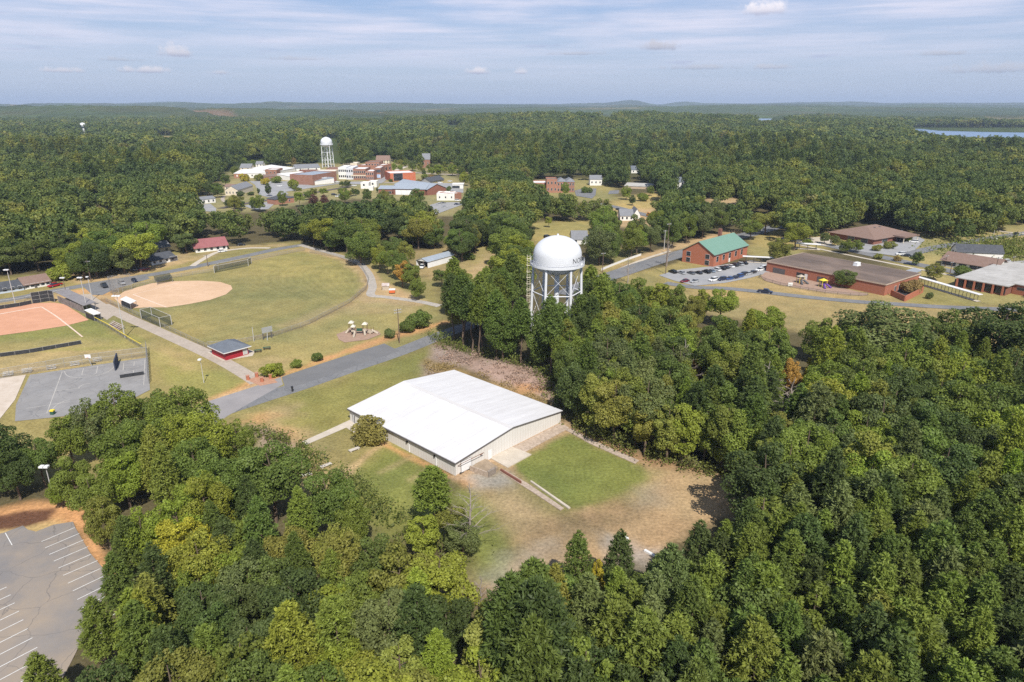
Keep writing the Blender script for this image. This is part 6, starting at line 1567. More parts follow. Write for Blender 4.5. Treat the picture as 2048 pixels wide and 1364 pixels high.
BROAD = [broad_crown('crown', 11 + i, 16, 5.2, nl, 11500, .37, fol_obj, b, 1.0, (.22, .38)) for i, (nl, b) in enumerate(((40, .06), (52, .04), (34, .10), (60, .06)))]
NARROW = [broad_crown('crown', 31 + i, 16, 3.3, 46, 8200, .36, fol_obj, .0, 1.6, (.26, .44)) for i in range(3)]
PINE = [pine_crown('crown', 51 + i, 17, R, lv, .62, 24, .58, fol_obj, b, pw) for i, (R, lv, b, pw) in enumerate(((3.3, 16, .22, .66), (2.9, 17, .26, .72), (3.6, 15, .30, .55), (3.1, 16, .20, .68)))]
TALLP = [pine_crown('crown', 71 + i, 22, 3.6, 10, .95, 30, .80, fol_obj, .50, .5) for i in range(3)]
SHRUB = [broad_crown('crown', 91 + i, 4.2, 2.6, 22, 3000, .34, fol_obj, .0, 1.0, (.34, .5)) for i in range(2)]
T_BROAD = [trunk_mesh('trunk', 5 + i, 13, .32, 9, bark) for i in range(2)]
T_PINE = [trunk_mesh('trunk', 15 + i, 15.5, .24, 10, bark, .35, .18, .25) for i in range(2)]
T_TALL = [trunk_mesh('trunk', 25, 20, .30, 8, bark, .55, .14, .3)]
T_SHRUB = [trunk_mesh('trunk', 35, 3, .16, 7, bark, .1, .5, .8)]
T_BARE = [trunk_mesh('trunk', 45 + i, 15, .26, 22, bark_pale, .22, .30, .7, 6) for i in range(2)]

GREENS = {'dark green': (.068, .096, .030), 'deep green': (.100, .138, .034), 'mid green': (.140, .178, .036), 'fresh green': (.168, .215, .034), 'grey green': (.118, .146, .054),
          'olive': (.180, .188, .044), 'yellow green': (.195, .222, .036), 'golden': (.32, .28, .036), 'orange tinged': (.33, .205, .055), 'brown tinged': (.22, .165, .07), 'maroon': (.115, .058, .050)}
def tree(kind, x, y, h, hue, label, group=None, w=1.0, name=None, cat='tree', rng=RNG, jitter=.12, z0=None):
    name = name or {'broad': 'broadleaf_tree', 'narrow': 'narrow_tree', 'pine': 'pine_tree', 'tall': 'tall_pine_tree', 'shrub': 'shrub'}[kind]
    crowns, trunks, H0 = {'broad': (BROAD, T_BROAD, 16), 'narrow': (NARROW, T_BROAD, 16), 'pine': (PINE, T_PINE, 17), 'tall': (TALLP, T_TALL, 22), 'shrub': (SHRUB, T_SHRUB, 4.2)}[kind]
    r = thing(name, label, cat, (x, y, 0 if z0 is None else z0), rng.uniform(0, 6.283), group)
    s = h / H0; r.scale = (s * w, s * w, s)
    c = bpy.data.objects.new('crown', crowns[int(rng.integers(len(crowns)))]); COL.objects.link(c); c.parent = r
    col = np.array(GREENS[hue] if isinstance(hue, str) else hue) * np.array((1.27, 1.24, 1.10)) * rng.uniform(1 - jitter * .45, 1 + jitter * .45, 3) * rng.uniform(1 - jitter * 1.3, 1 + jitter * 1.3); c.color = (*col, 1)
    t = bpy.data.objects.new('trunk', trunks[int(rng.integers(len(trunks)))]); COL.objects.link(t); t.parent = r
    return r
HAND = [   # single trees the photo shows apart: (px, py of the foot, height, kind, hue, width, label)
    (738, 884, 6.4, 'shrub', (.185, .170, .052), 1.0, 'round brown and green bush against the left wall of the warehouse'),
    (547, 752, 4.0, 'shrub', 'yellow green', 1.25, 'biggest round yellow green bush beside the street, next to the brick gate'),
    (595, 735, 2.7, 'shrub', 'mid green', 1.0, 'small round bush beside the street, middle of three'),
    (633, 722, 2.9, 'shrub', 'deep green', 1.0, 'small round bush beside the street, nearest the playground'),
    (778, 676, 3.8, 'shrub', 'grey green', 0.8, 'sparse little tree at the right end of the playground'),
    (812, 664, 4.6, 'shrub', 'deep green', 1.0, 'dark bush right of the two armed utility pole'),
    (842, 654, 6.2, 'shrub', 'deep green', 1.1, 'big dark bush at the corner where the street enters the wood'),
    (868, 1078, 14.4, 'tall', 'mid green', 1.35, 'lone tufted pine in front of the near corner of the warehouse'),
    (848, 1120, 10.5, 'narrow', 'yellow green', 1.35, 'yellow green tree left of the lone pine by the warehouse'),
    (905, 1082, 9.0, 'broad', 'olive', 1.1, 'olive tree behind the bare branches below the warehouse'),
    (925, 1112, 8.0, 'broad', 'grey green', 1.2, 'grey green tree under the bare branches at the lawn edge'),
    (376, 905, 18.5, 'broad', 'mid green', 1.1, 'broad dense pine below the lamp post at the path end'),
    (322, 885, 14.5, 'broad', 'deep green', 0.95, 'dark dense pine left of the broad one by the street'),
    (250, 905, 18.0, 'broad', 'mid green', .9, 'ragged open tree covering the lower corner of the ball court'),
    (195, 920, 16.0, 'broad', 'grey green', .9, 'ragged grey green tree left of the one over the court corner'),
    (150, 935, 14.5, 'broad', 'mid green', .85, 'lowest ragged tree by the green litter bin'),
    (425, 962, 18, 'broad', 'yellow green', 0.95, 'bright yellow green tree by the street opposite the orange dirt'),
    (482, 950, 14, 'broad', 'mid green', 0.8, 'mid green tree at the street end beside the worn drive'),
    (552, 1045, 18.5, 'broad', 'deep green', 1.05, 'big bushy pine next to the stone benches'),
    (505, 1030, 16.5, 'broad', 'deep green', 0.95, 'bushy pine just left of the biggest one by the worn patch'),
    (662, 1090, 17.0, 'broad', 'deep green', 0.85, 'deep green tree leaning over the lawn below the stone benches'),
    (712, 1112, 13, 'broad', 'mid green', 0.75, 'mid green tree at the lawn corner below the warehouse'),
    (1688, 574, 8.5, 'broad', 'deep green', 1.88, 'round dark tree standing against the brown roofed school wall'),
    (1822, 586, 5.6, 'shrub', 'brown tinged', 1.25, 'small reddish brown tree inside the brick courtyard wall'),
    (1857, 598, 3.0, 'shrub', 'grey green', 0.75, 'little sapling on the grass by the long covered walkway'),
    (1556, 525, 13.5, 'broad', 'olive', 1.5, 'round olive tree between the green roofed hall and the school'),
    (1500, 480, 14, 'broad', 'mid green', 1.35, 'broad pale green tree behind the right end of the green roof'),
    (1530, 470, 17, 'broad', 'olive', 1.5, 'tall olive tree on the street behind the green roofed hall'),
    (1832, 531, 8.5, 'narrow', 'deep green', 1.62, 'dark egg shaped tree at the left end of the white long building'),
    (1866, 560, 8.5, 'broad', 'olive', 1.42, 'round olive tree on the grass behind the covered walkway'),
    (1924, 553, 5.5, 'shrub', 'deep green', 1.12, 'small dark street tree in front of the brown roofed building'),
    (1690, 507, 8.5, 'broad', 'mid green', 1.5, 'light green tree behind the brown school roof, left of its pair'),
    (1712, 505, 7.5, 'broad', 'mid green', 1.5, 'light green tree behind the brown school roof, right of its pair'),
    (1648, 488, 7.5, 'broad', 'grey green', 1.2, 'thin grey green tree on the drive left of the brown hipped office'),
    (1668, 492, 7.0, 'broad', 'grey green', 1.2, 'thin grey green tree nearer the brown hipped office'),
    (1615, 490, 3.5, 'shrub', 'mid green', 1.25, 'round bush on the car park island left of the office'),
    (1778, 497, 4.2, 'shrub', 'olive', 1.25, 'small tree on the car park island in front of the office, right one'),
    (1752, 502, 3.5, 'shrub', 'olive', 1.25, 'small tree on the car park island in front of the office, left one'),
    (1757, 518, 3.0, 'shrub', 'olive', 1.12, 'small round street bush behind the school, left one'),
    (1793, 522, 2.8, 'shrub', 'brown tinged', 1.12, 'small brownish street bush behind the school, right one'),
    (1814, 483, 3.6, 'shrub', 'fresh green', 1.0, 'bright round bush at the corner of the office car park'),
    (1988, 547 + 6, 3.6, 'shrub', 'mid green', 1.5, 'round bush behind the pale flat school roof'),
    (1437, 652, 16, 'broad', 'fresh green', 1.05, 'bright green tree standing apart on the dry field below the car park'),
    (1400, 640, 14, 'narrow', 'yellow green', 1.0, 'feathery yellow green tree left of the bright one on the dry field'),
    (1527, 690, 15.5, 'broad', 'fresh green', 1.2, 'second bright green tree on the dry field below the pickup'),
    (1632, 722, 15.5, 'broad', 'mid green', 1.15, 'mid green tree on the dry field left of the giant oak'),
    (1762, 750, 24, 'broad', 'grey green', 1.7, 'giant grey green oak with a huge domed crown below the courtyard wall'),
    (1872, 738, 20.5, 'broad', 'deep green', 1.05, 'deep green tree right of the giant grey green oak'),
    (1985, 755, 25, 'broad', 'dark green', 1.5, 'huge dark spreading oak at the right edge below the annex'),
    (2075, 755, 23, 'broad', 'dark green', 1.3, 'dark oak cut by the right frame edge'),
    (1576, 800, 14, 'narrow', 'orange tinged', 0.8, 'bright orange tinted tree in the middle of the right hand wood'),
    (1388, 775, 11, 'narrow', 'orange tinged', 0.9, 'orange brown tree in the wood just right of the water tower'),
    (1930, 945, 9.5, 'broad', 'golden', 0.55, 'small golden yellow tree in the dark wood near the right edge'),
    (1610, 790, 12.5, 'narrow', 'golden', 0.6, 'yellowing slim tree right of the bright orange tinted one'),
    (242, 455 + 30, 14.5, 'broad', 'yellow green', 1.0, 'yellow green tree above the dark roofed houses at the left'),
    (170, 470, 14, 'broad', 'yellow green', 0.9, 'tall yellow green tree in the left woods above the red pickup'),
    (122, 571 - 10, 7.5, 'shrub', 'yellow green', 1.2, 'light green tree spreading over the red pickup'),
    (630, 425, 15, 'broad', 'maroon', 0.7, 'maroon leaved tree in town, left of its twin'),
    (651, 424, 14, 'broad', 'maroon', 0.7, 'maroon leaved tree in town, right of its twin'),
    (538, 393, 13, 'narrow', 'dark green', 1.0, 'dark pointed evergreen on the town car park'),
    (518, 389, 6.5, 'narrow', 'dark green', 1.0, 'small dark evergreen at the right end of the cream hall'),
    (481, 392.5, 4.5, 'shrub', 'dark green', 1.1, 'round dark shrub in front of the cream hall gable'),
    (503, 390.5, 3.2, 'shrub', 'dark green', 1.5, 'wide dark shrub in front of the cream hall side'),
    (489, 362.5, 8.0, 'shrub', 'golden', 1.0, 'bright yellow tree by the brick shops at the left of town'),
    (530, 370, 7.0, 'shrub', 'golden', 1.0, 'yellow tree behind the dark pointed evergreen'),
    (517, 362, 7.5, 'shrub', 'olive', 1.0, 'olive round tree between the two yellow ones in town'),
    (555, 366, 7.0, 'shrub', 'mid green', 1.2, 'round green tree on the far side of the town car park'),
    (585, 376.5, 9.0, 'shrub', 'yellow green', 0.9, 'round yellow green tree on the town car park near the white store wing'),
    (540, 348, 6, 'shrub', 'maroon', 1.1, 'maroon bush in front of the white metal roofed hall'),
    (788, 345, 13, 'broad', 'fresh green', 0.62, 'bright green street tree at the town crossing'),
    (714, 389, 5, 'shrub', 'dark green', 0.7, 'small dark tree on the grass left of the brown brick station'),
    (897, 384, 5.5, 'shrub', 'deep green', 0.7, 'small dark tree behind the white workshop'),
    (755, 386, 6, 'narrow', 'dark green', 0.9, 'dark evergreen at the left end of the brown brick station'),
    (1097, 455, 8.5, 'broad', 'yellow green', 0.8, 'young yellow green tree alone on the mown field behind the water tank'),
    (1264, 411, 9.5, 'narrow', 'dark green', 1.35, 'dark cone shaped tree at the left end of the dry field'),
    (1286, 402, 7, 'shrub', 'mid green', 1.1, 'round bush at the foot of the dry field beside the dark cone tree'),
    (940, 519, 3.5, 'shrub', 'deep green', 1.6, 'dark bush alone on the tan track field'),
    (805, 575, 13.5, 'narrow', 'orange tinged', 1.25, 'bronze tinted conifer by the orange cart'),
    (760, 540, 14, 'broad', 'yellow green', 0.85, 'yellow green tree at the bend of the gravel lane'),
    (776, 549, 14, 'broad', 'mid green', .95, 'green tree on the right bank of the gravel lane bend'),
    (800, 560, 15, 'broad', 'deep green', .9, 'deep green tree behind the bronze conifer by the lane'),
    (824, 580, 13, 'broad', 'mid green', .95, 'green tree behind the junk shed beside the lane'),
    (786, 528, 16, 'broad', 'deep green', 1.0, 'taller deep green tree above the lane bend, left of the open barn'),
    (812, 538, 15, 'broad', 'olive', .9, 'olive tree just left of the open metal barn'),
    (836, 600, 10, 'broad', 'mid green', 1.0, 'low green tree where the gravel lane enters the wood'),
    (884, 575, 9.5, 'broad', 'deep green', 1.2, 'spreading green tree in front of the right end of the open barn'),
    (925, 590, 12, 'broad', 'mid green', 1.1, 'green tree between the open barn and the tower wood'),
    (14, 985, 17, 'broad', 'dark green', 1.0, 'big dark tree at the left edge above the brown mulch bed'),
    (-22, 1000, 18, 'broad', 'deep green', 1.1, 'dark tree cut by the left frame edge above the mulch bed'),
    (42, 1000, 13, 'broad', 'dark green', .8, 'dark tree left of the twin headed car park lamp'),
    (92, 975, 13, 'broad', 'deep green', .8, 'deep green tree directly behind the twin headed car park lamp'),
    (126, 1016, 7.5, 'broad', 'fresh green', .8, 'bright green low tree at the foot of the twin headed car park lamp'),
    (160, 1014, 12.5, 'broad', 'mid green', .85, 'green tree right of the twin headed car park lamp'),
    (196, 1050, 12.5, 'broad', 'mid green', .85, 'green tree over the orange clay corner of the car park'),
    (222, 1098, 12.0, 'broad', 'olive', .75, 'olive tree by the top bay lines of the car park'),
    (272, 1166, 12.5, 'pine', 'deep green', 1.2, 'dark bushy pine at the end of the car park bay lines'),
    (252, 1240, 12.0, 'pine', 'deep green', 1.2, 'dark bushy pine overhanging the lower right edge of the car park'),
    (214, 1332, 11.5, 'pine', 'mid green', 1.2, 'bushy pine at the bottom edge of the car park, right one'),
    (105, 1440, 10.5, 'pine', 'mid green', 1.3, 'bushy pine at the bottom edge of the car park, left one'),
    (300, 1150, 14, 'broad', 'fresh green', .8, 'fresh green tree second in from the car park bay lines'),
    (1152, 1216, 13.8, 'pine', 'deep green', 1.0, 'dark pine standing forward at the end of the dirt yard, left of its neighbour'),
    (1190, 1222, 11.5, 'narrow', 'golden', .5, 'slim yellowing tree between the two dark pines at the end of the yard'),
    (1234, 1208, 13.4, 'pine', 'dark green', 1.05, 'dark pine beside the white concrete beam at the end of the dirt yard'),
    (1278, 645, 18.5, 'broad', 'mid green', .85, 'green tree right of the tower against the brick hall street'),
    (1312, 648, 19, 'narrow', 'yellow green', 1.1, 'pale yellow green pointed tree rising toward the school car park'),
    (1347, 648, 16.5, 'broad', 'mid green', .9, 'green tree just below the maroon car end of the school car park'),
    (1385, 662, 14.5, 'broad', 'olive', .8, 'feathery olive tree left of the bright green tree on the dry field'),
    (470, 352, 12, 'broad', 'mid green', 1.0, 'green tree at the left end of the white roofed shops in town'),
    (452, 372, 13, 'broad', 'deep green', 1.1, 'dark green tree between the wood and the small tan house in town'),
    (436, 396, 14, 'broad', 'deep green', 1.1, 'dark green tree behind the white bungalow by the rail line'),
    (418, 392, 14, 'broad', 'dark green', 1.1, 'very dark tree behind the white bungalow, at the wood edge'),
    (600, 414, 14, 'broad', 'fresh green', .8, 'light green tree left of the twin maroon trees'),
    (566, 412, 13, 'broad', 'mid green', .9, 'round green tree in front of the small brick house by the rail line'),
    (520, 424, 14, 'broad', 'mid green', 1.0, 'green tree below the pale lot at the rail line'),
    (470, 424, 14, 'broad', 'olive', 1.0, 'olive tree at the lower left end of the rail line'),
    (690, 408, 14, 'broad', 'mid green', 1.0, 'green tree right of the twin maroon trees'),
    (735, 406, 13, 'broad', 'deep green', 1.0, 'green tree below the left wing of the brown brick station'),
    (770, 408, 13, 'broad', 'olive', .9, 'olive tree below the white bay doors of the station'),
    (836, 412, 15, 'broad', 'deep green', 1.2, 'big dark round tree in front of the brick gable of the station'),
    (826, 342, 14, 'broad', 'grey green', 1.1, 'grey green spreading tree left of the brick church'),
    (878, 352, 15, 'broad', 'fresh green', 1.1, 'light green spreading tree right of the brick church'),
    (905, 352, 15, 'broad', 'fresh green', 1.1, 'light green tree, second right of the brick church'),
    (928, 372, 15, 'broad', 'yellow green', 1.0, 'yellowish tree above the canopy shop in town'),
    (810, 364.5, 3.5, 'shrub', 'deep green', 1.0, 'small shrub at the right end of the orange red building'),
    (782, 364.5, 3.5, 'shrub', 'deep green', 1.0, 'small shrub at the left end of the orange red building'),
    (838, 366, 4, 'shrub', 'brown tinged', 1.2, 'brownish shrub on the island right of the orange red building'),
    (850, 357, 5, 'shrub', 'mid green', 1.2, 'green shrub behind the dark roofed pavilion'),
    (864, 358, 5, 'shrub', 'brown tinged', 1.1, 'brownish small tree behind the dark roofed pavilion'),
    (710, 328, 12, 'broad', 'olive', 1.1, 'olive tree directly behind the cream flat roofed block'),
    (588, 332, 12, 'broad', 'brown tinged', .9, 'brownish tree left of the far water tower'),
    (1130, 392, 13, 'broad', 'fresh green', .9, 'light green tree in front of the old brick school'),
    (1168, 386, 5, 'shrub', 'deep green', 1.0, 'small round tree on the school lot, leftmost of three'),
    (1172, 384, 5, 'shrub', 'deep green', 1.0, 'small round tree on the school lot, middle of three'),
    (1180, 386, 5, 'shrub', 'deep green', 1.0, 'small round tree on the school lot, rightmost of three'),
    (1082, 395, 14, 'broad', 'mid green', .9, 'green tree in front of the left end of the old brick school'),
    (1252, 400, 13, 'broad', 'fresh green', 1.0, 'bright green tree left of the dark cone tree on the dry field'),
    (1300, 392, 10, 'broad', 'mid green', 1.0, 'green tree at the right end of the long low shed'),
]
# open areas of the photo (2048 px): no crown may cover them unless it is placed by hand
OPEN = [
    [(-80, 560), (0, 553), (60, 550), (105, 548), (112, 562), (150, 560), (200, 558), (262, 548), (303, 543), (302, 520), (345, 512), (356, 532), (392, 512), (388, 483), (455, 478), (472, 490), (600, 485), (625, 497), (700, 516), (735, 543), (750, 588), (800, 596), (836, 600), (836, 640), (890, 655), (880, 690), (960, 712), (1050, 738), (1096, 765), (1104, 800), (1122, 846), (1150, 862), (1200, 885), (1300, 920), (1400, 942), (1445, 955), (1500, 985), (1488, 1003), (1420, 1022), (1400, 1032), (1330, 1092), (1300, 1128), (1262, 1100), (1210, 1110), (1160, 1090), (1110, 1092), (1080, 1130), (1020, 1160), (994, 1204), (984, 1140), (965, 1118), (988, 1085), (950, 1010), (925, 985), (912, 960), (870, 955), (838, 985), (828, 1035), (806, 1045), (770, 1035), (742, 1012), (700, 958), (640, 950), (606, 952), (612, 905), (560, 875), (500, 868), (440, 828), (420, 795), (400, 765), (345, 752), (300, 760), (235, 750), (190, 785), (135, 830), (105, 860), (70, 882), (40, 838), (0, 800), (-80, 800)],
    [(-80, 1030), (60, 1012), (176, 1014), (186, 1065), (222, 1150), (205, 1195), (175, 1235), (160, 1290), (100, 1300), (20, 1345), (-80, 1400)],
    [(385, 402), (440, 372), (462, 366), (470, 336), (480, 326), (512, 322), (560, 335), (640, 328), (700, 338), (735, 322), (752, 313), (800, 326), (840, 345), (940, 350), (948, 366), (926, 372), (925, 405), (915, 432), (872, 432), (862, 398), (840, 392), (800, 384), (760, 388), (690, 396), (640, 400), (600, 402), (545, 418), (500, 424), (450, 415), (405, 420)],
    [(1066, 360), (1150, 358), (1152, 375), (1125, 385), (1068, 372)], [(1148, 376), (1240, 376), (1232, 392), (1150, 396)], [(1148, 352), (1176, 352), (1176, 372), (1152, 372)], [(1180, 352), (1204, 352), (1204, 368), (1180, 368)],
    [(1248, 368), (1306, 370), (1306, 380), (1250, 378)], [(1245, 412), (1300, 390), (1326, 388), (1304, 426), (1240, 418)], [(1226, 414), (1312, 420), (1312, 440), (1226, 444)],
    [(1062, 448), (1190, 443), (1186, 462), (1150, 470), (1105, 474), (1064, 472)], [(838, 502), (905, 500), (905, 525), (868, 540), (832, 534)], [(918, 540), (940, 510), (1000, 486), (1000, 505), (965, 545), (930, 562)],
    [(1066, 470), (1166, 470), (1166, 560), (1150, 575), (1090, 575), (1062, 560)], [(1054, 500), (1070, 500), (1070, 600), (1054, 600)],
    [(1195, 545), (1210, 520), (1285, 506), (1300, 500), (1370, 484), (1438, 466), (1470, 466), (1508, 490), (1540, 520), (1600, 502), (1650, 495), (1720, 503), (1730, 495), (1668, 470), (1722, 447), (1800, 462), (1830, 470), (1862, 480), (1915, 488), (1960, 478), (2048, 452), (2120, 450), (2120, 470), (2000, 478), (1915, 498), (1918, 512), (1980, 530), (2120, 535), (2120, 600), (1990, 592), (1945, 600), (1948, 612), (1860, 612), (1820, 618), (1730, 606), (1640, 640), (1600, 640), (1560, 620), (1475, 618), (1420, 588), (1386, 590), (1340, 556), (1310, 540), (1240, 550)],
    [(1400, 400), (1490, 398), (1490, 406), (1420, 406)], [(1810, 255.5), (1840, 255), (2120, 258), (2120, 274), (1960, 274), (1870, 268)], [(1510, 236), (1572, 235), (1572, 241), (1512, 241)],
    [(1262, 334), (1280, 334), (1280, 345), (1262, 345)], [(1353, 356), (1370, 356), (1370, 376), (1353, 376)], [(178, 400), (206, 402), (204, 414), (184, 412)], [(310, 490), (342, 492), (342, 503), (310, 506)], [(846, 314), (858, 314), (858, 323), (846, 323)], [(640, 277), (678, 277), (682, 335), (640, 335)], [(863, 299), (870, 299), (870, 303), (863, 303)], [(478, 326), (528, 316), (528, 334), (480, 340)], [(1145, 463), (1178, 463), (1170, 478), (1150, 478)], [(894, 250), (918, 250), (918, 253), (894, 253)], [(160, 262), (178, 262), (178, 270), (160, 270)], [(310, 271), (352, 270), (352, 275), (312, 275)], [(690, 231), (770, 233), (765, 237), (695, 236)], [(8, 219), (42, 219), (42, 225), (8, 226)], [(630, 234), (652, 234), (652, 237), (630, 237)], [(1195, 232), (1230, 232), (1230, 234), (1195, 234)],
]
for _px, _py, _h, _k, _u, _w, _l in HAND:
    if _h > 6.5:
        _g = G(_px, _py); _r = {'broad': .325, 'narrow': .20, 'pine': .2, 'tall': .165, 'shrub': .62}[_k] * _h * _w * .60
        _cz = _h * .74; _el = []
        for _t in range(10):
            _a = 6.283 * _t / 10; _p = PIX(np.array([_g.x + _r * math.cos(_a)]), np.array([_g.y]), np.array([_cz + _h * .20 * math.sin(_a)]))
            _el.append((float(_p[0][0]), float(_p[1][0])))
        OPEN.append(_el)
# ground that must stay free even where it is hidden (buildings' backs, streets)
KEEP = [[(1330, 540), (1420, 470), (1510, 470), (1545, 540), (1400, 575)], [(1530, 545), (1642, 480), (1850, 540), (1830, 600), (1760, 600)], [(700, 850), (925, 730), (1125, 840), (912, 960)],
        [(960, 700), (1060, 640), (1175, 650), (1180, 705), (1090, 725)]]
def allowed(x, y, h, rad):
    ok = np.ones(len(x), bool); zb = terr_h(x, y)
    samples = [(0, 0.0), (0, .15), (0, .3), (0, .45), (0, .6), (0, .8), (0, .97)] + [(s, f) for s in (-1, -.5, .5, 1) for f in (.3, .5, .7, .88)]
    pts = []
    for s, f in samples:
        w = {0: 0}.get(s, None)
        w = s * rad * (.95 if f < .8 else .5) if s else 0
        pts.append(PIX(x + w, y, zb + h * f))
    for poly in OPEN:
        xs = [p[0] for p in poly]; ys = [p[1] for p in poly]
        for px, py in pts:
            c = ok & (px > min(xs)) & (px < max(xs)) & (py > min(ys)) & (py < max(ys))
            if c.any():
                i = np.where(c)[0]; ok[i[in_poly(px[i], py[i], poly)]] = False
    b = pts[0]
    for poly in KEEP:
        ok &= ~in_poly(b[0], b[1], poly)
    return ok

# --- where a crown shows in the photo -> what it is like
def region(px, py):
    """px, py of the crown: (mix of kinds, height range, hue weights, words for the place)"""
    if py > 1090 and px > 1090 or px > 1480 and py > 980: return 'pinewood'
    if px < 110 and py < 1010 and py > 760: return 'cornerwood'
    if px < 1000 and py > 990: return 'lowerwood'
    if px < 860 and py > 740: return 'lotwood'
    if px > 1120 and py > 800 and px < 1500: return 'yardedge'
    if px > 1120 and py > 640: return 'rightwood'
    if 820 < px <= 1220 and py > 545: return 'towerwood'
    if px > 1220 and py > 540: return 'rightwood'
    return 'midwood'
REG = {
    'pinewood': dict(k=[('pine', .93), ('broad', .05), ('narrow', .02)], h=(13.5, 18.5), hue=[('deep green', .40), ('dark green', .18), ('mid green', .32), ('olive', .02), ('grey green', .08)], sp=4.7, where='in the dense young pine wood filling the lower right'),
    'lowerwood': dict(k=[('pine', .46), ('broad', .44), ('narrow', .10)], h=(12, 17.5), hue=[('deep green', .22), ('mid green', .26), ('dark green', .10), ('fresh green', .13), ('olive', .12), ('yellow green', .08), ('grey green', .06), ('golden', .01)], sp=5.9, where='in the mixed wood along the bottom between car park and dirt track'),
    'cornerwood': dict(k=[('broad', .9), ('narrow', .1)], h=(13, 17), hue=[('dark green', .4), ('deep green', .4), ('mid green', .2)], sp=6.2, where='in the dark clump at the left edge above the car park'),
    'lotwood': dict(k=[('broad', .70), ('pine', .18), ('narrow', .12)], h=(12.5, 17.5), hue=[('mid green', .26), ('deep green', .22), ('fresh green', .16), ('yellow green', .16), ('olive', .12), ('dark green', .06), ('golden', .01)], sp=6.0, where='in the wood between the ball court and the warehouse lawn'),
    'yardedge': dict(k=[('narrow', .72), ('broad', .14), ('pine', .14)], h=(15, 20), hue=[('mid green', .28), ('olive', .30), ('deep green', .22), ('yellow green', .14), ('dark green', .06)], sp=4.9, where='in the tall wood edge facing the dirt yard'),
    'rightwood': dict(k=[('broad', .56), ('pine', .28), ('narrow', .16)], h=(15, 21), hue=[('mid green', .26), ('deep green', .26), ('dark green', .16), ('olive', .13), ('grey green', .08), ('yellow green', .05), ('fresh green', .06)], sp=6.6, where='in the wood between the water tower and the school lane'),
    'towerwood': dict(k=[('tall', .58), ('broad', .42)], h=(17, 23), hue=[('mid green', .34), ('deep green', .40), ('dark green', .14), ('olive', .12)], sp=6.2, where='around the legs of the tall water tower'),
    'midwood': dict(k=[('broad', .92), ('narrow', .08)], h=(13, 22), hue=[('dark green', .20), ('deep green', .28), ('mid green', .22), ('olive', .12), ('yellow green', .09), ('grey green', .05)], sp=9.6, where='in the tree belts beyond the ball fields and street'),
}
KINDWORD = {'broad': 'broadleaf tree', 'narrow': 'narrow pointed tree', 'pine': 'bushy young pine', 'tall': 'tall bare stemmed pine'}
def side_words(reg, px, py):
    if reg == 'pinewood': return ('left part, nearest the dirt track' if px < 1330 else 'middle part' if px < 1700 else 'part at the right edge') + (', at the bottom' if py > 1230 else ', at its upper rim' if py < 1080 else ', halfway down')
    if reg == 'lowerwood': return ('beside the car park' if px < 330 else 'in its middle' if px < 680 else 'beside the dirt track') + (', at the bottom' if py > 1230 else ', at its upper rim' if py < 1080 else '')
    if reg == 'lotwood': return 'near the court' if px < 400 else 'near the lawn'
    if reg == 'yardedge': return 'left half, close to the warehouse' if px < 1310 else 'right half'
    if reg == 'rightwood': return ('close to the tower' if px < 1400 else 'in its middle' if px < 1720 else 'at the right edge') + (', upper part' if py < 720 else ', lower part')
    if reg == 'towerwood': return 'on the left side' if px < 1060 else 'on the right side'
    if reg == 'midwood': return ('left of town' if px < 480 else 'around town' if px < 960 else 'by the brick hall street' if px < 1560 else 'at the right edge') + (', nearer' if py > 440 else ', farther')
    return ''
def choice(rng, items):
    t = rng.random() * sum(w for _, w in items)
    for k, w in items:
        t -= w
        if t <= 0: return k
    return items[-1][0]

HAND_BARE = [(945, 1105, 14, 'pale bare branched tree at the lawn edge below the warehouse'), (1015, 1268, 9.5, 'leafless grey tree near the end of the dirt track'), (1520, 850, 17, 'dead grey tree standing in the right hand wood'),
             (1568, 890, 17, 'second dead grey tree right of the first in the right hand wood'), (1362, 800, 17, 'dead grey snag in the wood edge above the dirt yard'), (1255, 566, 12, 'pale twiggy tree beside the bend of the brick hall street'), (1333, 533, 14, 'pale twiggy tree around the tall utility pole'), (962, 1225, 7.0, 'small bare thicket tree beside the dirt track')]
for px, py, h, kind, hue, w, lb in HAND:
    g = G(px, py); tree(kind, g.x, g.y, h, hue, lb, None, w, jitter=.06, cat='bush' if kind == 'shrub' and h < 5 else 'tree')
for i, (px, py, h, lb) in enumerate(HAND_BARE):
    g = G(px, py); r = thing('bare_tree', lb, 'tree', tuple(g), i * 1.3); s = h / 15; r.scale = (s * 1.3, s * 1.3, s)
    t = bpy.data.objects.new('trunk', T_BARE[i % 2]); COL.objects.link(t); t.parent = r
# street tree row by the brick hall
for i, (px, py, h) in enumerate(((1222, 528, 13), (1262, 516, 14), (1300, 505, 13), (1344, 497, 14), (1372, 487, 14), (1404, 478, 15), (1345, 470, 15), (1390, 458, 16), (1430, 458, 15), (1440, 470, 12), (1310, 478, 14), (1270, 490, 13), (1225, 495, 13))):
    g = G(px, py); tree('broad', g.x, g.y, h + 6.5, ('deep green', 'mid green', 'grey green')[i % 3], 'spreading street tree in the row facing the brick hall street', 'street trees facing the brick hall', .80)

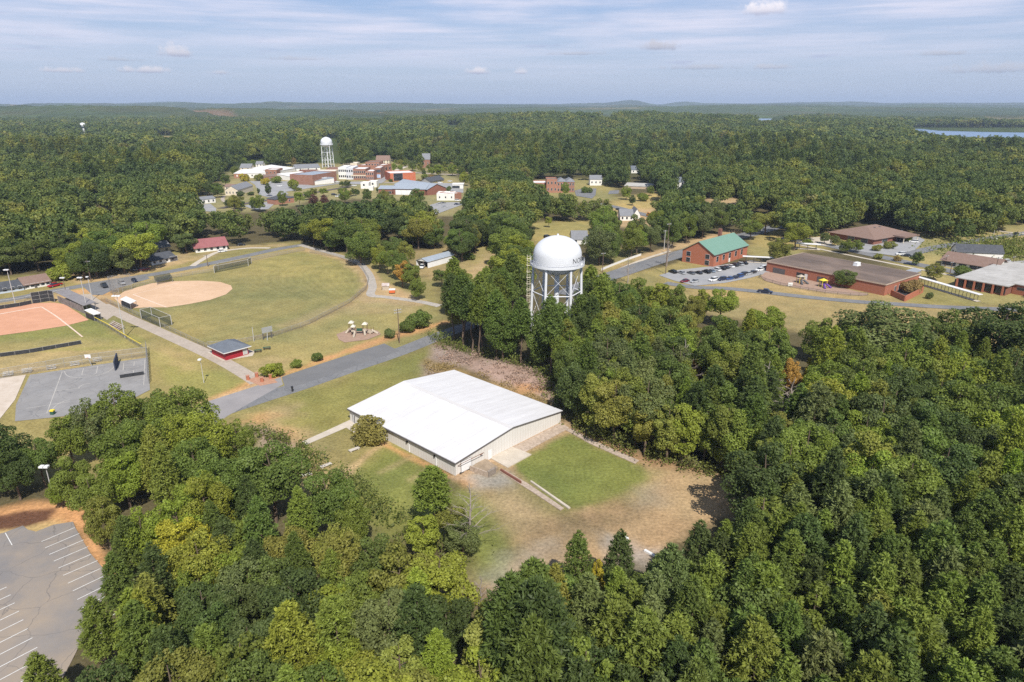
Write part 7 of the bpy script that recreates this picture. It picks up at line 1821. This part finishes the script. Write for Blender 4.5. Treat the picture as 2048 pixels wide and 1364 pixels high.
# trees standing between the town buildings
bpy.context.view_layer.update()
_tb = []
for o in COL.objects:
    if o.parent is None and o.type == 'EMPTY' and o.children and o.location.y > 440 and o.get('category') in ('shop', 'building', 'hall', 'warehouse', 'house', 'town hall', 'fire station', 'workshop', 'pavilion', 'school', 'shed', 'church', 'water tower', 'car', 'pickup'):
        vs = [c.matrix_world @ Vector(q) for c in o.children if c.type == 'MESH' for q in c.bound_box]
        qx, qy = PIX(np.array([v.x for v in vs]), np.array([v.y for v in vs]), np.array([v.z for v in vs]))
        _tb.append((qx.min(), qx.max(), qy.min(), qy.max()))
_lots = [[Q1(720, 750), Q1(1050, 745), Q1(1320, 755), Q1(1640, 815), Q1(2080, 780), Q1(1250, 905), Q1(1300, 940), Q1(1000, 985), Q1(860, 950)], [Q2(1460, 880), Q2(1600, 840), Q2(1900, 840), Q2(1950, 870), Q2(1540, 1020)], [Q2(300, 540), Q2(760, 430), Q2(880, 480), Q2(480, 580)], [Q1(640, 1110), Q1(1060, 1045), Q1(1000, 1160)]]
_rt = np.random.default_rng(12); _n = 0
for _ in range(900):
    px, py = _rt.uniform(440, 935), _rt.uniform(322, 425)
    if _n >= 46: break
    if not in_poly(np.array([px]), np.array([py]), OPEN[2])[0]: continue
    g = G(px, py); sc_m = SCL(px, py); h = _rt.uniform(5.5, 11); w_ = h * .36 / sc_m; hp_ = h / sc_m
    bx0, bx1, by0, by1 = px - w_, px + w_, py - hp_, py
    if any(min(bx1, b) - max(bx0, a) > 1.0 and min(by1, d) - max(by0, c) > min(2.5, .3 * (d - c)) and py > c + 2 for a, b, c, d in _tb): continue
    if any(in_poly(np.array([px]), np.array([py]), L_)[0] for L_ in _lots): continue
    tree('broad', g.x, g.y, h, choice(_rt, [('mid green', 3), ('deep green', 4), ('fresh green', 2), ('olive', 2), ('dark green', 2)]), 'small rounded shade tree standing between the buildings of the town', 'shade trees between the town buildings', 1.25, rng=_rt); _n += 1
    _tb.append((px - w_ * .6, px + w_ * .6, py - hp_ * .5, py))
print('TOWN TREES', _n)
def jitter_grid(x0, x1, y0, y1, sp, rng):
    xs = np.arange(x0, x1, sp); ys = np.arange(y0, y1, sp * .87)
    X, Y = np.meshgrid(xs, ys); X = X + (np.arange(len(ys)) % 2)[:, None] * sp / 2
    X = X.ravel() + rng.uniform(-.34, .34, X.size) * sp; Y = Y.ravel() + rng.uniform(-.34, .34, Y.size) * sp
    return X, Y
rng = np.random.default_rng(3)
hand_xy = np.array([tuple(G(p[0], p[1])[:2]) + (p[2] * .22,) for p in HAND if p[3] != 'shrub' or p[2] > 5])
cands = []
for reg, d in REG.items():
    far_ = 330 if reg != 'midwood' else 700
    near_ = 22 if reg != 'midwood' else 150
    X, Y = jitter_grid(-560, 560, near_, far_, d['sp'], rng)
    hh = rng.uniform(*d['h'], len(X))
    px, py = PIX(X, Y, hh * .7)
    s = (px > -900) & (px < 2950) & (Y > near_)
    X, Y, hh, px, py = X[s], Y[s], hh[s], px[s], py[s]
    keep = np.array([region(a, b) == reg for a, b in zip(px, py)], bool)
    X, Y, hh, px, py = X[keep], Y[keep], hh[keep], px[keep], py[keep]
    out_ = (X < -52) & (Y > 20) & (Y < 185) & ((px < 0) | (py > 1400)); X, Y, hh, px, py = (q[~out_] for q in (X, Y, hh, px, py))
    ok = allowed(X, Y, hh, 3.3 if reg in ('pinewood', 'lowerwood') else 3.5)
    for hx, hy, hr in hand_xy: ok &= np.hypot(X - hx, Y - hy) > max(2.6, hr * .8)
    for i in np.where(ok)[0]: cands.append((math.hypot(X[i], Y[i]), reg, X[i], Y[i], hh[i], px[i], py[i], -70 < px[i] < 2118 and py[i] < 1480))
cands.sort()
cap = {'pine': 285, 'broad': 270, 'narrow': 180, 'tall': 110}; used = {k: 0 for k in cap}
stuff = []           # (x, y, h, proto)
for dist, reg, x, y, h, px, py, seen in cands:
    d = REG[reg]; kind = choice(rng, d['k']); hue = choice(rng, d['hue'])
    if seen and used[kind] < cap[kind] and dist < 520:
        used[kind] += 1
        if kind == 'tall': h *= 1.04
        lb = f"{hue} {KINDWORD[kind]} {d['where']}, {side_words(reg, px, py)}"
        ws = lb.replace(',', ' ,').split()
        words_ = lb.split()
        if len(words_) > 16: lb = f"{hue} {KINDWORD[kind]} {side_words(reg, px, py)}, {SHORT[reg]}" if False else ' '.join(words_[:16])
        tree(kind, x, y, h, hue, lb, lb, {'pine': 1.02, 'broad': .92 if reg != 'midwood' else 1.25, 'narrow': 1.0, 'tall': 1.0}[kind] * rng.uniform(.92, 1.12), rng=rng)
    else: stuff.append((x, y, h, kind))
print('TREES', used, 'left over', len(stuff))

# --- the far woods: one mass of instanced crowns
FARB = [broad_crown('far_crown_a%d' % i, 131 + i, 16, 5.6, 22, 1350, .90, fol_far, .08) for i in range(4)]
FARP = [pine_crown('far_crown_b%d' % i, 141 + i, 17, 3.5, 10, .95, 11, 1.0, fol_far, .22, .7) for i in range(2)]
def clump(name, seed):
    r = np.random.default_rng(seed); Ps = []
    c = []
    for k in range(7):
        a = r.uniform(0, 6.28); q = 7.2 * math.sqrt(r.uniform(0, 1)); R_ = r.uniform(2.8, 6.4); c.append((q * math.cos(a), q * math.sin(a), r.uniform(7, 10) + R_ * .7, R_))
    P, Nn, T = [], [], []
    for x, y, z, R in c:
        n = 62; d = unit(r.normal(size=(n, 3)) + np.array([0, 0, .55])); P.append(np.array([x, y, z]) + d * R * np.array([1, 1, .95]) * r.uniform(.8, 1.06, (n, 1))); Nn.append(d + r.normal(size=d.shape) * .4); T.append(r.uniform(.15, .85) * .6 + .4 * r.uniform(0, 1, n))
    for x, y, z, R in c[:3]:
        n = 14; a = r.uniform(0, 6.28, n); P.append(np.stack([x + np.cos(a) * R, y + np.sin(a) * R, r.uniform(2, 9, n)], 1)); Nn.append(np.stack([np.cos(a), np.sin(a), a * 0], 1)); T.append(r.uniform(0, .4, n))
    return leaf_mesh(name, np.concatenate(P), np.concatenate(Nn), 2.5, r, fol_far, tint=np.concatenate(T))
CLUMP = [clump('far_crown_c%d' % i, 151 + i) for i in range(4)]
NEARB = [('near_crown_%d' % i, m) for i, m in enumerate([broad_crown('near_crown_x%d' % i, 161 + i, 16, 5.0, 26, 2400, .72, fol_far, .14) for i in range(2)] + [pine_crown('near_crown_y%d' % i, 171 + i, 17, 3.4, 12, .85, 14, .9, fol_far, .28, .7) for i in range(2)])]
proto_meshes = FARB + FARP + CLUMP + [m for _, m in NEARB]
pc = bpy.data.collections.new('tree_kinds')
for i, me in enumerate(proto_meshes):
    o = bpy.data.objects.new('kind_%02d' % i, me); pc.objects.link(o)
pts = []   # x, y, z, proto, scale
for x, y, h, kind in stuff:
    dist = math.hypot(x, y)
    if dist < 330: pi = 12 + int(rng.integers(2)) if kind in ('pine', 'tall') else 10 + int(rng.integers(2))
    else: pi = 4 + int(rng.integers(2)) if kind in ('pine',) else int(rng.integers(4))
    pts.append((x, y, 0.0, pi, h / (16.5 if dist < 330 else 14.5)))
X, Y = jitter_grid(-1100, 1100, 330, 1250, 9.6, rng)
d_ = np.hypot(X, Y); px, py = PIX(X, Y, np.full(len(X), 12.0))
s = (px > -420) & (px < 2470) & (d_ < 1200)
s &= ~((d_ < 700) & (Y < 700)) | (Y >= 700)
X, Y = X[s], Y[s]; hh = 9 + 16 * rng.uniform(0, 1, len(X)) ** 1.5; ok = allowed(X, Y, hh, 4.6); X, Y, hh = X[ok], Y[ok], hh[ok]
st_ = fbm(X, Y, 110, 61); hh = hh * (.62 + .8 * st_); X, Y, hh, st_ = (q[(fbm(X, Y, 45, 71) < .68)] for q in (X, Y, hh, st_))
zz = terr_h(X, Y)
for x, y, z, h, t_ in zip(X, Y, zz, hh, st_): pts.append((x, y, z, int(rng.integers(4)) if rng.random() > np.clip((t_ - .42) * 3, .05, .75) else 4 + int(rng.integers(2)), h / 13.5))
X, Y = jitter_grid(-2600, 2600, 1000, 3100, 13.5, rng)
d_ = np.hypot(X, Y); px, py = PIX(X, Y, np.full(len(X), 12.0))
s = (px > -420) & (px < 2470) & (d_ >= 1200) & (d_ < 3050)
X, Y = X[s], Y[s]; hh = .75 + .85 * rng.uniform(0, 1, len(X)) ** 1.5; hh = hh * (.68 + .64 * fbm(X, Y, 160, 62)); ok = allowed(X, Y, 17.5 * hh, 6.0); X, Y, hh = X[ok], Y[ok], hh[ok]
k_ = fbm(X, Y, 60, 72) < .76; X, Y, hh = X[k_], Y[k_], hh[k_]
zz = terr_h(X, Y)
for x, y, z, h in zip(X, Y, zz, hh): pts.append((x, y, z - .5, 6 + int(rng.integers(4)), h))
print('FAR WOOD POINTS', len(pts))
A = np.array(pts)
me = bpy.data.meshes.new('woodland'); me.vertices.add(len(A)); me.vertices.foreach_set('co', A[:, :3].astype(np.float32).ravel())
for nm, tp, arr in (('kind', 'INT', A[:, 3].astype(np.int32)), ('size', 'FLOAT', A[:, 4].astype(np.float32)), ('turn', 'FLOAT', rng.uniform(0, 6.283, len(A)).astype(np.float32))):
    at = me.attributes.new(nm, tp, 'POINT'); at.data.foreach_set('value', arr)
wood = bpy.data.objects.new('woodland', me); COL.objects.link(wood); wood['kind'] = 'stuff'
tag(wood, 'mass of green woods stretching from the town to the far hills', 'woodland')
ng = bpy.data.node_groups.new('plant_woods', 'GeometryNodeTree')
ng.interface.new_socket('Geometry', in_out='INPUT', socket_type='NodeSocketGeometry'); ng.interface.new_socket('Geometry', in_out='OUTPUT', socket_type='NodeSocketGeometry')
N, L = ng.nodes.new, ng.links.new
gi, go = N('NodeGroupInput'), N('NodeGroupOutput')
iop = N('GeometryNodeInstanceOnPoints'); ci = N('GeometryNodeCollectionInfo'); ci.inputs['Collection'].default_value = pc
ci.inputs['Separate Children'].default_value = True; ci.inputs['Reset Children'].default_value = True
def na(nm, t):
    n = N('GeometryNodeInputNamedAttribute'); n.data_type = t; n.inputs['Name'].default_value = nm; return n.outputs['Attribute']
cx = N('ShaderNodeCombineXYZ'); L(na('turn', 'FLOAT'), cx.inputs['Z'])
e2r = N('FunctionNodeEulerToRotation'); L(cx.outputs[0], e2r.inputs[0])
L(gi.outputs[0], iop.inputs['Points']); L(ci.outputs[0], iop.inputs['Instance']); iop.inputs['Pick Instance'].default_value = True
L(na('kind', 'INT'), iop.inputs['Instance Index']); L(e2r.outputs[0], iop.inputs['Rotation']); L(na('size', 'FLOAT'), iop.inputs['Scale'])
L(iop.outputs[0], go.inputs[0])
md = wood.modifiers.new('plant', 'NODES'); md.node_group = ng

# --- loose low growth: undergrowth along the wood edges, dry brush on the bank
def strip(lines, width, per_m, hmax, size, hue, name, label, seed, area=None):
    r_ = np.random.default_rng(seed); P = []
    for L_ in lines:
        Q = [G(*p) for p in L_]
        for a, b in zip(Q[:-1], Q[1:]):
            n = int((b - a).length * per_m); t = r_.uniform(0, 1, n)[:, None]; A_, B_ = np.array(a), np.array(b)
            c = A_ * (1 - t) + B_ * t; w = r_.normal(size=(n, 2)) * width * .5; c[:, :2] += w
            cl = fbm(c[:, 0], c[:, 1], 3.0, seed); c = c[cl > .42]; cl = cl[cl > .42]; c[:, 2] = r_.uniform(.03, 1, len(c)) * hmax * np.clip((cl - .38) * 4, .2, 1); P.append(c)
    if area is not None:
        Q = [tuple(G(*p)[:2]) for p in area]; xs = [q[0] for q in Q]; ys = [q[1] for q in Q]; n = int((max(xs) - min(xs)) * (max(ys) - min(ys)) * per_m)
        x = r_.uniform(min(xs), max(xs), n); y = r_.uniform(min(ys), max(ys), n); k_ = in_poly(x, y, Q); x, y = x[k_], y[k_]
        cl = fbm(x, y, 2.2, seed, 3); k_ = cl > .47; x, y, cl = x[k_], y[k_], cl[k_]
        P.append(np.stack([x, y, r_.uniform(.03, 1, len(x)) * hmax * np.clip((cl - .44) * 6, .15, 1)], 1))
    P = np.concatenate(P); me_ = leaf_mesh(name, P, r_.normal(size=P.shape) + np.array([0, 0, .6]), size, r_, fol_obj, tint=.5 * r_.uniform(0, 1, len(P)) + .5 * vnoise(P[:, 0], P[:, 1], 2.0, seed))
    o = bpy.data.objects.new(name, me_); COL.objects.link(o); o.color = (*hue, 1); o['kind'] = 'stuff'; tag(o, label, 'undergrowth'); return o
strip([[(1132, 842), (1200, 878), (1300, 915), (1400, 938), (1450, 958), (1510, 985), (1500, 1010)]], 3.5, 90, 4.2, .5, (.15, .165, .04), 'undergrowth', 'leafy undergrowth along the wood edge facing the dirt yard', 5)
strip([[(500, 868), (560, 880), (612, 910), (640, 960), (700, 968), (742, 1018), (806, 1055), (870, 1085), (940, 1105)], [(870, 670), (900, 695), (1000, 715), (1080, 740), (1105, 770), (1120, 830)]], 3.5, 70, 3.6, .5, (.14, .165, .038), 'undergrowth', 'leafy undergrowth around the lawn, the bank and the car park', 6)
strip([[(1895, 505), (1960, 512), (2060, 505), (2110, 520)], [(1930, 495), (2000, 490), (2110, 488)]], 16, 60, 5.0, 1.0, (.16, .185, .04), 'undergrowth', 'rank green scrub beside the far right road', 8)
strip([], 1, 9, 1.7, .42, (.40, .285, .225), 'dry_brush', 'pinkish dry brush on the bank behind the warehouse', 7, [(868, 688), (960, 711), (1060, 737), (1108, 768), (1108, 800), (1030, 772), (930, 728), (875, 725)])
strip([], 1, 7, 1.4, .42, (.29, .215, .085), 'dry_brush', 'yellow brown brush close behind the warehouse roof', 9, [(850, 720), (880, 722), (935, 735), (1040, 775), (1105, 805), (1118, 838), (1040, 790), (920, 735), (845, 758)])
# ------------------------------------------------------------------ summer haze over the far land
hz = MB().box(-16000, 16000, -400, 16500, -4.0, 190.0).build('haze', mat('haze_unused', (1, 1, 1)))
hm = bpy.data.materials.new('haze_air'); hm.use_nodes = True; nt = hm.node_tree; nt.nodes.clear()
ho = nt.nodes.new('ShaderNodeOutputMaterial'); pv = nt.nodes.new('ShaderNodeVolumePrincipled')
pv.inputs['Color'].default_value = (.61, .745, .97, 1); pv.inputs['Density'].default_value = 7.5e-5; pv.inputs['Anisotropy'].default_value = 0.0
nt.links.new(pv.outputs[0], ho.inputs['Volume']); hz.data.materials.clear(); hz.data.materials.append(hm); hz['kind'] = 'stuff'
